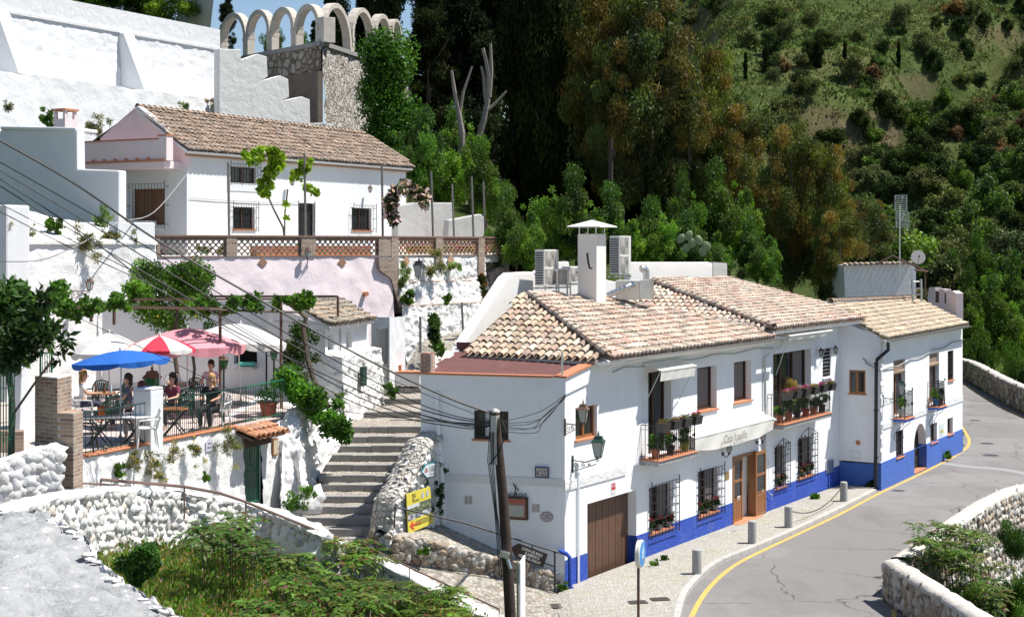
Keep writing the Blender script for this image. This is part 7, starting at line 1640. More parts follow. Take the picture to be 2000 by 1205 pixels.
 # ------------------------------------------------------------------ trees and plants
def proto_tree(name,kind):
 root=thing(name,'','tree',(0,0,0))
 if kind=='cypress':
  n=70;zc=np.linspace(.6,11.6,n);a=rng.uniform(0,6.28,n);rad=1.5*np.clip(np.sin(np.clip(zc/12,0,1)*math.pi)**.5,.12,1)*rng.uniform(.4,.9,n)
  C=np.stack([np.cos(a)*rad*.7,np.sin(a)*rad*.7,zc],1);Rr=rng.uniform(.45,.85,n);Pn,idx=clumps(C,Rr,30000,1.5);size,asp,up=.24,.45,1.;cols=[(.013,.024,.009),(.02,.034,.012),(.028,.042,.014),(.010,.018,.008)];tips=np.tile([0,0,1.2],(len(Pn),1));H=12;tr=.22
 elif kind=='pine':
  n=85;zc=rng.uniform(2.2,12.5,n);a=rng.uniform(0,6.28,n);rad=(2.9*np.clip(1.12-zc/13.5,.12,1))*rng.uniform(.35,1,n)
  C=np.stack([np.cos(a)*rad,np.sin(a)*rad,zc],1);Rr=rng.uniform(.5,1.05,n);Pn,idx=clumps(C,Rr,36000,.6);size,asp=.27,.35;cols=[(.016,.027,.011),(.024,.038,.014),(.034,.050,.018),(.012,.02,.009)];tips=None;H=12.5;tr=.28
 elif kind=='euca':
  n=95;zc=rng.uniform(1.6,12.6,n);a=rng.uniform(0,6.28,n);rad=2.5*np.clip(np.sin(np.clip(zc/13.6,0,1)*math.pi)**.6,.15,1)*rng.uniform(.45,1.05,n)
  C=np.stack([np.cos(a)*rad,np.sin(a)*rad,zc],1);Rr=rng.uniform(.45,1.0,n);Pn,idx=clumps(C,Rr,42000,1.2);size,asp=.28,.27;cols=[(.085,.12,.026),(.12,.15,.03),(.14,.125,.025),(.055,.08,.018),(.095,.125,.03),(.17,.12,.026)];tips=np.tile([0,0,-.8],(len(Pn),1));H=12.5;tr=.2
 elif kind=='broad':
  C,Rr=ell_clumps(75,2.4,2.4,2.1,2.9,.55,.25);C[:,0]+=np.sin(C[:,2]*2.1)*.6;C[:,2]+=rng.uniform(-.5,.7,75);Rr*=rng.uniform(.35,1.35,75);Pn,idx=clumps(C,Rr,26000);size,asp=.17,.5;cols=[(.085,.20,.02),(.13,.27,.03),(.045,.11,.014),(.17,.31,.035),(.035,.08,.012),(.10,.18,.03)];tips=None;H=5;tr=.12
 elif kind=='bush':
  C,Rr=ell_clumps(34,1.5,1.5,1.0,1.05,.5,.4);Pn,idx=clumps(C,Rr,9000);size,asp=.13,.55;cols=[(.06,.14,.018),(.09,.19,.022),(.04,.09,.014)];tips=None;H=2.2;tr=.05
 else:
  cc=dict(olive=[(.12,.145,.065),(.16,.18,.085),(.085,.11,.045)],dark=[(.035,.058,.02),(.05,.08,.026),(.065,.10,.03)],green=[(.09,.16,.03),(.12,.2,.04),(.06,.11,.022)],red=[(.15,.085,.045),(.12,.08,.04),(.17,.11,.055)])[kind]
  C,Rr=ell_clumps(24,2.0,2.0,1.5,1.5,.8,.45);Pn,idx=clumps(C,Rr,5000);size,asp=.30,.6;cols=cc;tips=None;H=3;tr=.1
 Pn[:,2]=np.maximum(Pn[:,2],.05);tint=tintn(idx,len(C),cols,.3,.3)
 leaf_mesh('crown',Pn,size*rng.uniform(.6,1.3,len(Pn)),M_['leaf_dk']if kind in('cypress','pine','dark','olive')else M_['leaf'],tint,root,aspect=asp,tips=tips)
 mb=MB();rr=random.Random(len(kind));mb.tube([(0,0,-.8),(.05,0,H*.25),(-.05,.05,H*.55),(0,0,H*.85)],[tr,tr*.8,tr*.5,tr*.15],7)
 for k in range(9):z=H*(.2+.07*k);a=k*2.4;L=H*.14*(1.3-.08*k)*(.5 if kind=='cypress' else 1.2);mb.tube([(0,0,z),(math.cos(a)*L*.5,math.sin(a)*L*.5,z+L*.4),(math.cos(a)*L,math.sin(a)*L,z+L*.9)],[tr*.35,tr*.25,tr*.08],5)
 mb.build('trunk',M_['bark'],root);freeze(root);root['h']=H;return root
PR={k:proto_tree(n,k)for k,n in(('cypress','cypress_tree'),('pine','dark_pine_tree'),('euca','eucalyptus_tree'),('broad','leafy_tree'),('bush','green_bush'),('olive','olive_shrub'),('dark','dark_shrub'),('green','green_shrub'),('red','reddish_shrub'))}
USED=set()
HH=dict(cypress=12.2,pine=13,euca=13.2,broad=5.2,bush=2.4,olive=3.1,dark=3.1,green=3.1,red=3.1);RW=dict(cypress=1.7,pine=3.2,euca=2.9,broad=2.7,bush=1.85,olive=2.6,dark=2.6,green=2.6,red=2.6)
def plant(kind,x,yt,yb,wpx,D,label,group=None,cat='tree'):
 b=P(x,yb,D);h=(yb-yt)*D/F;sc=(wpx*D/F/2/RW[kind],)*2+(h/HH[kind],);rz=random.uniform(0,6.28)
 if kind not in USED:USED.add(kind);o=place(PR[kind],b,rz,sc)
 else:o=dup(PR[kind],b,rz,sc)
 if 'h' in o:del o['h']
 return tag(o,label,cat,group)
GD='dark conifers behind the houses'
for x,yt,yb,w_,D,k,l in((900,-170,400,190,108,'pine','dark pine behind the dead bare tree, its top out of frame'),(855,-120,420,170,116,'pine','dark dense pine filling the gap left of the dead bare trees'),(930,-120,430,180,118,'pine','dark dense pine filling the gap right of the dead bare trees'),(838,-60,300,150,104,'pine','dark pine just right of the stone arches'),(960,-200,430,150,112,'pine','tall dark pine left of the black cypress mass'),
(1020,-190,440,120,100,'cypress','massive black-green cypress, the leftmost of the dense row'),(1065,-230,450,130,97,'cypress','massive black-green cypress second in the dense row'),(1110,-150,440,130,100,'cypress','black-green cypress behind the bright bush left of the chimney'),(1160,-120,440,120,104,'cypress','black-green cypress left of the dark utility post'),(1225,-40,450,130,101,'cypress','black-green cypress right of the dark utility post'),(1280,60,450,110,100,'cypress','shorter dark cypress at the right end of the dense row'),
(655,-90,150,66,122,'cypress','dark cypress behind the middle of the stone arches'),(715,-70,150,60,124,'cypress','dark cypress behind the right half of the arches'),(760,-120,170,80,120,'cypress','dark cypress behind the right end of the arches'),(443,-25,120,52,118,'pine','small dark conifer behind the first arch'),(612,40,120,26,116,'pine','little dark fir seen through the fourth arch'),(1332,200,450,90,96,'pine','dark feathery conifer below the brownish eucalyptus')):
 plant(k,x,yt,yb,w_,D,l,GD)
GE='brown tinged eucalyptus trees'
for x,yt,yb,w_,D,l in((1170,-70,330,170,95,'tall eucalyptus with olive foliage above the utility post'),(1270,-60,400,210,93,'broad eucalyptus with rusty foliage touching the top edge'),(1215,60,420,150,92,'darker eucalyptus below the two tall rusty ones'),(1385,75,440,130,96,'pointed eucalyptus with orange top in front of the hillside'),(1440,190,470,140,92,'lower eucalyptus right of the orange-topped one'),(1345,170,440,120,92,'olive brown eucalyptus between the broad rusty one and the pointed one'),(1545,225,580,130,80,'slender eucalyptus with a tall left peak behind the long house'),(1603,265,590,130,80,'slender eucalyptus with a rounded orange top behind the long house'),(1640,400,620,110,76,'small eucalyptus left of the rear house'),(1690,380,560,110,90,'dull green eucalyptus behind the tile edged rear house')):
 plant('euca',x,yt,yb,w_,D,l,GE)
GB='bright leafy trees behind the long house'
for x,yt,yb,w_,D,l in((1010,385,560,130,66,'bright green leafy tree beside the openwork balustrade'),(1105,350,560,160,68,'bright green leafy tree directly left of the chimney'),(1180,380,560,150,70,'leafy tree behind the chimney cap'),(1255,405,580,150,70,'leafy tree right of the chimney above the silver ducts'),(1325,360,560,110,74,'light green leafy tree with a pointed crown above the white back parapet'),(1425,335,560,150,76,'large bright green tree above the right end of the back parapet'),(1370,430,580,120,66,'low leafy tree above the grey end of the back parapet'),(1480,440,580,110,72,'leafy tree behind the higher tiled roof'),(800,230,420,150,80,'loose green tree behind the right end of the upper house'),(880,225,440,150,84,'loose green tree around the dead bare trunk'),(950,300,470,120,82,'green tree below the pale gap in the conifers'),(1000,200,400,90,125,'pale sunlit tree in the gap between the conifers')):
 plant('broad',x,yt,yb,w_,D,l,GB)
for x,yt,yb,w_,D,l in((180,-60,60,190,98,'leafy tree over the top of the large white wall, left one'),(290,-50,70,190,101,'leafy tree over the top of the large white wall beside the beige building')):plant('broad',x,yt,yb,w_,D,l,'leafy trees above the large white wall')
for x,yt,yb,w_,D,l in((535,50,110,60,112,'sparse olive tree seen through the second arch'),(590,60,110,40,114,'small bright bush seen through the third arch')):plant('bush',x,yt,yb,w_,D,l,'bushes seen through the arches','bush')
def hill_hit(x,y):
 r=ray(x,y);D=112.
 while D<600:
  if CH+r.z*D<ground_h(r.x*D,D):return Vector((r.x*D,D,ground_h(r.x*D,D)))
  D+=1.5
 return None
KD=dict(olive=('grey green rounded shrub','grey green shrubs'),dark=('dark green dense shrub','dark shrubs'),green=('fresh green shrub','fresh green shrubs'),red=('reddish brown bare shrub','reddish shrubs'));cnt=0;hr_=random.Random(11)
while cnt<285:
 x,y=hr_.uniform(1300,2040),hr_.uniform(-15,700)
 if y<260 and hr_.random()<.45:continue
 h=hill_hit(x,y)
 if h is None:continue
 k=hr_.choice(['olive']*4+['dark']*4+['green']*3+['red']);s=hr_.uniform(.45,1.0)*(1 if y<400 else 1.25);zone='upper' if y<230 else 'middle' if y<450 else 'foot'
 if zone=='foot' and k=='red':k='green'
 sd_='left' if x<1650 else 'right';sc=(s,s,s*hr_.uniform(.8,1.3));lab='%s %s on the %s %s hillside'%('large' if s>.9 else 'small' if s<.62 else 'middling',KD[k][0],zone,sd_)
 if k not in USED:USED.add(k);o=place(PR[k],h,hr_.uniform(0,6),sc)
 else:o=dup(PR[k],h,hr_.uniform(0,6),sc)
 tag(o,lab,'shrub','%s on the %s %s hillside'%(KD[k][1],zone,sd_));cnt+=1
for x,y,w_,l in((1496,150,20,'thin'),(1598,138,26,'thick'),(1456,162,12,'leftmost slim'),(1650,140,12,'slim'),(1755,142,12,'rightmost slim')):
 h=hill_hit(x,y)
 if h:plant('cypress',x,y-58,y+3,w_,h.y,l+' dark cypress on the hillside'+(' right of the middle' if l=='slim' else ''),'small cypresses on the hillside')
n=60000;Pn=[];
while len(Pn)<n:
 X,Y=rng.uniform(10,150),rng.uniform(118,330)
 if 1280<CX+F*X/Y<2080:Pn.append((X,Y,ground_h(X,Y)-.05))
Pn=np.array(Pn);nv=np.array([noise.noise(Vector((p[0]*.05,p[1]*.05,0)))for p in Pn]);base=np.where(nv[:,None]>.08,[[.155,.18,.065]],[[.10,.155,.042]])*(1+rng.uniform(-.35,.35,(n,1)))
o=leaf_mesh('hillside_grass',Pn,rng.uniform(.25,.7,n),M_['leaf_dk'],base,org=(0,0,0),aspect=.7,tips=np.tile([0,0,1.0],(n,1)),up=0);tag(o,'rough grass tussocks covering the far hillside','grass',kind='stuff')
Pn=[];tn_=[];pal_=[(.06,.085,.03),(.10,.12,.05),(.04,.065,.02),(.13,.14,.06),(.05,.09,.02),(.15,.11,.06),(.035,.05,.018)]
while len(Pn)<2600:
 X,Y=rng.uniform(10,150),rng.uniform(118,330)
 if 1280<CX+F*X/Y<2080 and noise.noise(Vector((X*.04,Y*.04,7)))+rng.random()*.7>.15:Pn.append((X,Y,ground_h(X,Y)+.2))
C=np.array(Pn);Rr=rng.uniform(.3,1.15,len(C));Q,ix=clumps(C,Rr,130000,.7);o=leaf_mesh('hillside_scrub',Q,rng.uniform(.14,.42,len(Q)),M_['leaf_dk'],tintn(ix,len(C),pal_,.3,.3),org=(0,0,0),aspect=.6);tag(o,'low uneven scrub merging over the far hillside','scrub',kind='stuff')
GV='trees filling the valley right of the road'
for i,(x,yt,yb,w_,D,k)in enumerate(((1905,540,720,110,118,'broad'),(1965,560,740,120,112,'broad'),(1930,470,660,110,135,'broad'),(2010,520,760,130,118,'broad'),(1870,500,620,90,140,'broad'),(1820,470,580,90,145,'broad'),(1985,660,790,90,96,'bush'),(1915,640,740,80,110,'bush'),(1760,470,560,80,140,'broad'),(1990,480,640,60,128,'pine'))):
 plant(k,x,yt,yb,w_,D,['round green tree just above the far road wall','green tree above the far road wall near the right edge','tall green tree behind those of the far road wall','large tree cut by the right edge above the road','green tree just right of the pink roof terrace','green tree behind the satellite dish','low bush beside the far road wall at the right edge','low bush right of the end house above the road wall','green tree behind the antenna mast','dark pointed tree at the right edge of the valley'][i],GV)
def pclump(name,label,cat,cl,n,size,cols,mat='leaf',asp=.55,droop=0.,extra=None,group=None,squash=1.,flowers=None,tips=None):
 C=np.array([P(x,y,D)for x,y,D,r in cl]);Rr=np.array([r*D/F for x,y,D,r in cl]);Pn,idx=clumps(C,Rr,n,squash)
 o_=Vector((C[:,0].mean(),C[:,1].mean(),C[:,2].min()-Rr.min()));root=thing(name,label,cat,o_,group)
 leaf_mesh('foliage',Pn,size*rng.uniform(.6,1.35,n),M_[mat],tintn(idx,len(C),cols,.3,.28),root,aspect=asp,droop=droop,tips=np.tile(tips,(n,1))if tips else None)
 if flowers:m_,fs_z,fc=flowers;Q,ix=clumps(C,Rr*1.05,m_,squash);leaf_mesh('flowers',Q,fs_z,M_['flower'],np.array(fc)*(1+rng.uniform(-.2,.1,(m_,1))),root,aspect=1.0)
 if extra:
  mb=MB()
  for pts,r in extra:mb.tube([P(*p)for p in pts],r,6)
  mb.build('stem',M_['bark'],root)
 return root
GRN=[(.07,.17,.018),(.10,.23,.024),(.05,.12,.014)];VIN=[(.10,.22,.022),(.14,.28,.03),(.07,.16,.018)];DK=[(.022,.06,.014),(.04,.10,.02),(.015,.04,.01)]
R_=random.Random(5)
def scat(x0,x1,y0,y1,D0,D1,r,k):return[(R_.uniform(x0,x1),R_.uniform(y0,y1),R_.uniform(D0,D1),r*R_.uniform(.6,1.3))for _ in range(k)]
def line(pts,r,k,D,j=8):
 out=[]
 for _ in range(k):f=R_.random()*(len(pts)-1);i=int(min(f,len(pts)-2));u=f-i;out.append((pts[i][0]*(1-u)+pts[i+1][0]*u+R_.uniform(-j,j),pts[i][1]*(1-u)+pts[i+1][1]*u+R_.uniform(-j,j),D+R_.uniform(-.5,.5),r*R_.uniform(.6,1.3)))
 return out
pclump('ivy','dense green ivy spilling over the right side of the stone ruin','ivy',line([(735,95),(765,110),(730,170),(780,180),(760,230),(790,260),(725,280)],36,60,86,22)+scat(700,730,190,230,84,86,10,5),30000,.20,[(.05,.14,.012),(.085,.20,.018),(.03,.085,.010)])
pclump('lemon_tree','lemon tree with yellow fruit standing against the wall above the parasols','tree',scat(270,410,525,640,46,48.5,26,34)+[(300,530,47,22),(370,530,47,24)],15000,.10,[(.05,.13,.015),(.09,.20,.02),(.03,.08,.012)],flowers=(60,.10,(.75,.50,.04)),extra=[([(350,765,46.5),(347,735,46.5),(340,680,46.5),(345,600,47)],.07),([(376,765,46.5),(380,720,46.5),(370,640,47)],.05)])
pclump('loquat_tree','large-leaved dark tree filling the left edge beside the brick pillar','tree',scat(-40,95,575,700,32.5,34.5,30,34)+[(125,665,33,14),(118,695,33,12),(100,640,33,16),(30,580,33,25)],5200,.26,DK+[(.05,.11,.025)],asp=.32,extra=[([(20,900,33.5),(25,800,33.5),(15,700,33.5),(10,620,33.5)],.07),([(25,810,33.5),(70,745,33.2),(105,700,33)],.03)])
pclump('grapevine','light green grapevine trained along the pergola beams above the parasols','vine',line([(60,590),(110,600),(150,605),(200,585),(240,590)],9,46,40,16)+line([(380,600),(450,595),(520,592),(600,598),(590,585)],8,60,43,12)+scat(30,120,560,600,38,40,16,14)+[(600,580,43,12)],11000,.11,VIN,asp=.85,extra=[([(655,850,44),(640,790,44),(612,740,44),(600,700,44),(592,640,44),(598,620,44),(575,600,44),(560,590,44)],.075),([(590,610,44),(500,608,43),(400,604,42)],.03)])
pclump('fig_bush','bright green bush behind the pergola left of the lemon tree','bush',scat(248,290,560,590,45,46,13,9),2500,.10,VIN)
pclump('garden_vine','leafy vine with pink flowers hanging over the whitewashed rock beside the stairs','vine',line([(560,720),(580,770),(620,790),(650,830),(665,850)],20,36,43.2,14)+[(660,790,44,14)],9000,.11,[(.06,.17,.02),(.09,.24,.028),(.04,.11,.016)],asp=.8,flowers=(40,.07,(.6,.25,.4)))
pclump('citrus_shrub','dark and yellow green shrub against the shaded outhouse wall behind the vine trunk','shrub',scat(560,590,640,760,46.5,47.5,17,16)+[(612,660,47,12),(615,700,47,12)],5000,.10,[(.04,.10,.015),(.10,.16,.02),(.03,.07,.012)])
pclump('house_vine','young grapevine climbing the upper house front between the windows','vine',line([(485,310),(520,300),(555,310),(530,330),(515,360),(522,385)],5,60,61,11)+line([(575,345),(590,325),(605,320)],4,26,61,9)+line([(600,365),(620,375)],6,4,61,3)+[(558,400,61,4),(560,425,61,4)],4600,.15,[(.20,.34,.03),(.26,.40,.04),(.14,.26,.02)],asp=.85,extra=[([(555,463,62.5),(553,445,62.5),(535,410,62.5),(522,380,62.5)],.04),([(556,463,62.5),(556,420,62.5),(562,370,62.5)],.035)])
pclump('climbing_rose','climbing rose arch full of pale pink blooms beside the upper house','rose bush',line([(768,450),(762,410),(770,375),(795,362),(820,375),(832,400)],10,34,62,6),5200,.13,[(.03,.07,.015),(.05,.10,.02),(.02,.045,.01)],flowers=(620,.19,(.82,.56,.60)))
pclump('wall_creeper','upright green creeper on the lower white rubble wall','creeper',line([(845,615),(850,650),(857,685)],9,18,56.3,5),2600,.12,DK+GRN)
pclump('wall_creeper','creeper with rusty leaves on the wall left of the brick arch','creeper',line([(938,530),(944,560),(950,580)],5,12,61.5,3),900,.14,[(.10,.10,.03),(.2,.08,.03),(.05,.08,.02)])
YG=[(.16,.17,.06),(.22,.21,.08),(.10,.13,.04)];KW=dict(g=(GRN,0),y=(YG,1),d=(DK,0),p=([(.12,.2,.05),(.18,.26,.08)],0))
for x,y,w_,h_,D,k,l in((170,475,30,26,50.2,'y','drooping on the left retaining wall below its ledge'),(40,465,18,60,48.3,'y','hanging beside the end buttress'),(60,455,26,10,49,'y','on the ledge near the end buttress'),(105,445,22,16,50.5,'g','on the ledge left of its middle'),(215,460,24,9,51.5,'y','on the ledge, second from its right end'),(255,462,20,9,52.2,'y','on the ledge nearest the pink wall'),(200,430,25,22,55,'p','rising above the ledge against the stepped wall'),(15,440,14,20,47,'y','on the end buttress at the left edge'),
(92,235,18,32,70,'g','tall against the lower tier of the big wall, left of the chimney'),(185,245,40,18,62,'y','spreading between the chimney and the pink gable'),(88,195,10,18,76,'y','hanging on the big lower tier'),(57,168,14,14,76,'g','at the foot of the leftmost big buttress'),(357,211,15,11,83,'p','rounded on the ledge above the brown roof'),(482,217,9,10,88,'d','at the corner of the big ledge'),(14,210,10,12,66,'y','at the far left on the big lower tier'),(12,148,16,10,76,'y','with yellow flowers at the left edge'),
(397,492,12,9,57,'g','left one on the pink wall below the balustrade'),(432,492,12,9,57.4,'g','right one on the pink wall below the balustrade'),(787,545,20,26,60.5,'p','on the brick buttress behind the black lantern'),(795,585,14,24,60.4,'g','low on the brick buttress'),(840,527,16,10,61.3,'y','on the upper brick ledge right of the lantern'),(865,522,14,10,62,'y','on the upper brick ledge in its middle'),(888,522,16,12,63,'p','on the upper brick ledge at its right'),(872,585,8,9,61.5,'g','small on the lower brick ledge'),(852,495,10,10,61.8,'y','below the brick pier of the balustrade'),
(450,870,28,45,39.3,'y','largest hanging one left of the green gate'),(380,880,20,26,38.0,'y','second from the green gate'),(338,885,20,22,37.2,'y','third from the green gate with yellow flowers'),(300,900,20,24,36.6,'y','below the white pillar'),(255,905,24,20,35.9,'y','left of the white pillar'),(232,920,14,14,35.5,'g','leftmost on the terrace wall'),(315,930,14,12,36.6,'y','lowest in the middle of the terrace wall'),(402,936,8,12,38.2,'g','bright small low on the terrace wall'),
(570,985,26,26,40.2,'g','with yellow flowers at the foot of the white rock'),(600,960,20,16,40.8,'g','beside the lowest stairs on the left'),(662,785,14,22,47,'g','against the rough outhouse base'),(765,765,14,10,51.5,'g','at the top of the stairs by the grey gate'),(860,965,10,40,39.7,'d','climbing beside the drainpipe in the corner'),(832,978,10,30,39.6,'d','beside the yellow sign'),(830,1078,20,8,38.2,'g','at the foot of the ramp wall'),(1100,1150,14,8,38.9,'g','at the blue corner of the long house'),(1276,1106,12,9,41.8,'g','nearer one at the blue base behind the round sign'),(1297,1095,12,10,42.6,'g','farther one at the blue base behind the round sign'),(1429,1043,9,9,46.9,'d','at the left foot of the wooden door'),(1590,972,8,4,52.9,'g','at the blue base behind the chain'),(1700,950,14,8,55.5,'d','in the corner by the black downpipe'),(1851,893,6,6,62.8,'g','at the base of the end house'),(1876,860,6,16,66.5,'g','at the far corner of the end house')):
 cl=[(x+R_.gauss(0,.42)*w_,y+R_.gauss(.05,.5)*h_,D+R_.uniform(-.15,.1),min(w_,h_)*R_.uniform(.18,.42))for _ in range(14)];up=k in 'pg' and h_<40
 pclump('wall_weed',{'g':'green','y':'yellowish','d':'dark green','p':'pale grassy'}[k]+' weed '+l,'weed',cl,int(min(1900,300+w_*h_*1.3)),.075 if D<50 else.14,KW[k][0],asp=.2 if k in 'yp' else.4,flowers=(14,.06,(.8,.55,.02))if KW[k][1]else None,tips=(0,0,.7)if up else None)
for L_,D,segs in(('pollarded dead tree with pale bare limbs, the right one',86,[([(935,270),(945,235),(952,200),(955,150),(950,120),(943,95)],.38),([(952,215),(947,180),(945,150),(940,130)],.25),([(953,215),(965,205),(990,178)],.2),([(955,190),(960,140),(958,85)],.28)]),('pollarded dead tree with pale bare limbs, the left one',84,[([(905,400),(900,330),(902,260),(895,215)],.55),([(897,225),(888,180),(882,138)],.28),([(897,225),(905,180),(922,130)],.2)])):
 root=thing('dead_tree',L_,'tree',P(segs[0][0][0][0],segs[0][0][0][1]+60,D));mb=MB()
 for pts,r in segs:mb.tube([P(x,y,D)for x,y in pts],[r*.55*(1-.5*i/(len(pts)-1))for i in range(len(pts))],8)
 mb.build('limbs',M_['bark_grey'],root)
mb=MB();rr=random.Random(6)
for x,y in((1330,466),(1345,460),(1352,475),(1365,470),(1380,480),(1340,485),(1372,492)):c=P(x,y,64);mb.blob(c,(.17,.04,.22),x,.1,5,8,q=Matrix.Rotation(rr.uniform(-.9,.9),3,'Y').to_quaternion())
tag(mb.build('prickly_pear',paint('cactus_green',(.16,.22,.10),.6,.2,4,None,0,0),smooth=True,auto=60),'grey green prickly pear pads among the bright trees','cactus')
def fronds(name,label,pts,nf,L,cols,seed,cat='shrub',group=None):
 """pts: stem tips (Vectors); fronds radiate with paired leaflets"""
 rr=np.random.default_rng(seed);Pn=[];T=[];Sz=[];tn=[];mb=MB();o_=Vector((sum(p.x for p in pts)/len(pts),sum(p.y for p in pts)/len(pts),min(p.z for p in pts)-.7));root=thing(name,label,cat,o_,group)
 for p in pts:
  foot=Vector((o_.x+(p.x-o_.x)*.6,o_.y+(p.y-o_.y)*.6,o_.z));mb.tube([foot,foot.lerp(p,.5)+Vector((.04,0,.05)),p],[.016,.012,.008],4)
  for f in range(nf):
   a=f*6.28/nf+rr.uniform(0,1);el=rr.uniform(-.1,.7);d=Vector((math.cos(a)*math.cos(el),math.sin(a)*math.cos(el),math.sin(el)));s=d.cross(UP).normalized();l=L*rr.uniform(.6,1.15);col=np.array(cols[rr.integers(len(cols))])*rr.uniform(.75,1.25)
   for k in range(9):
    u=.2+.8*k/8;q=Vector(p)+d*l*u-UP*(.45*l*u*u)
    for sg_ in((-1,1)if k<8 else(0,)):Pn.append(q);T.append(s*sg_*1.0+d*.45-UP*.35);Sz.append(.36*l*(1-.35*abs(u-.5)));tn.append(col*(1+rr.uniform(-.1,.1))if rr.random()>.12 else(.13,.05,.035))
 n=len(Pn);Pn=np.array(Pn);T=np.array(T);T/=np.linalg.norm(T,axis=1)[:,None];d=T+rng.normal(size=(n,3))*.12;d/=np.linalg.norm(d,axis=1)[:,None];s=np.cross(d,np.tile([0,0,1.],(n,1))+rng.normal(size=(n,3))*.25);s/=np.linalg.norm(s,axis=1)[:,None];Sz=np.array(Sz)[:,None]
 me=bpy.data.meshes.new('fronds');V=np.stack([Pn,Pn+d*Sz*.45+s*Sz*.20,Pn+d*Sz,Pn+d*Sz*.45-s*Sz*.20],1).reshape(-1,3)-np.array(o_);me.from_pydata(V.tolist(),[],[(4*i,4*i+1,4*i+2,4*i+3)for i in range(n)]);at=me.attributes.new('tint','FLOAT_COLOR','FACE');at.data.foreach_set('color',np.array([(*c,1)for c in tn],dtype=np.float32).ravel());me.materials.append(M_['leaf']);ob=bpy.data.objects.new('fronds',me);COL.objects.link(ob);ob.parent=root
 mb.build('stems',M_['bark'],root);return root
AIL=[(.075,.17,.022),(.11,.23,.032),(.14,.20,.045),(.05,.115,.018)]
def sl_pt(x,y,lift):
 r=ray(x,y);D=20.
 while D<45:
  if CH+r.z*D<slope_h(r.x*D,D)+lift:break
  D+=.1
 return Vector((r.x*D,D,CH+r.z*D))
for k,(x0,x1,y0,y1,n,L,l)in enumerate(((375,500,1000,1060,24,.55,'large reddish green frond shrub in front of the curved rubble wall, left of centre'),(650,740,1050,1100,18,.5,'frond shrub against the end of the curved rubble wall below the stairs'),(470,520,1060,1090,10,.5,'frond shrub in the grassy slope just below the largest one'),(540,610,1080,1130,16,.5,'frond shrub in the middle of the grassy slope'),(620,730,1130,1200,20,.5,'frond shrub at the bottom edge right of the middle one'),(700,800,1090,1170,16,.45,'frond shrub in the weeds beside the lower lane handrail'),(480,570,1170,1230,14,.5,'frond shrub cut by the bottom edge'),(800,900,1140,1215,16,.42,'frond shrub near the leaning pole beside the lane'))):
 fronds('tree_of_heaven_shrub',l,[sl_pt(R_.uniform(x0,x1),R_.uniform(y0,y1),R_.uniform(.2,1.5))for _ in range(int(n*1.4))],8,L*.95,AIL,k,group='frond shrubs on the grassy slope')
rp_=[P(R_.uniform(1790,1920),y,R_.uniform(37,41))for y in[R_.uniform(1025,1110)for _ in range(38)]]+[P(R_.uniform(1840,1950),y,R_.uniform(36,40))for y in[R_.uniform(1100,1200)for _ in range(26)]]
fronds('tree_of_heaven_shrub','reddish green frond shrub growing over the road wall at the right',rp_,7,.5,AIL,77)
pclump('round_leaf_bush','dense green round leaved bush beside the white slab at bottom left','bush',[(x,y,27.5,15)for x,y in((270,1085),(290,1075),(255,1105),(285,1115),(300,1100),(265,1130),(240,1100))],3600,.07,[(.035,.10,.02),(.05,.14,.028),(.025,.07,.015)],asp=.9)
def blades(name,label,n,gen,size,cols,asp=.10,fl=None):
 Pn=np.array([gen()for _ in range(n)]);t=np.array(cols)[rng.integers(0,len(cols),n)]*(1+rng.uniform(-.3,.3,(n,1)))
 tag(leaf_mesh(name,Pn,rng.uniform(size*.5,size*1.4,n),M_['leaf'],t,org=(0,0,0),aspect=asp,tips=np.tile([0,0,1.1],(n,1)),up=0),label,'grass',kind='stuff')
def g1():
 while True:
  X,Y=rng.uniform(-9.5,1.2),rng.uniform(25,39)
  if in_slope(X,Y+.3)and noise.noise(Vector((X*.8,Y*.8,0)))+rng.random()*.9>.12:return(X,Y,slope_h(X,Y)-.02)
blades('meadow_grass','long grass covering the slope below the curved rubble wall',60000,g1,.30,[(.12,.25,.035),(.16,.30,.045),(.22,.27,.08),(.34,.30,.15),(.09,.18,.03)])
def g2():
 X,Y,z=g1();return(X,Y,z+rng.uniform(.1,.4))
blades('meadow_weeds','leafy weeds among the long grass of the slope',22000,g2,.09,[(.09,.19,.035),(.12,.24,.045),(.17,.21,.08),(.26,.18,.11)],.6)
def g2b():
 X,Y,z=g1();return(X,Y,z+.35)
blades('meadow_flowers','tiny yellow and white flowers scattered in the long grass',500,g2b,.05,[(.8,.55,.03),(.7,.7,.68),(.35,.2,.5)],1.0)
def g3():
 X=rng.uniform(9.8,22);Y=rng.uniform(30,60)
 while True:
  r=X-float(np.interp(Y,XW[0],XW[1]))
  if r>.7:return(X,Y,ground_h(X,Y)-.05)
  X,Y=rng.uniform(9.8,24),rng.uniform(30,60)
blades('ravine_grass','dry and green grass on the steep bank behind the road wall',40000,g3,.42,[(.16,.14,.06),(.10,.12,.04),(.05,.09,.02),(.22,.18,.09)])
for i,(x,yt,yb,w_,D)in enumerate(((1975,1010,1090,80,45),(1990,1110,1230,100,39),(1890,1130,1230,90,37))):plant('bush',x,yt,yb,w_,D,['dark bush in the ravine at the right edge','bush in the bottom right corner','bush below the frond shrub behind the road wall'][i],'bushes in the ravine','bush')
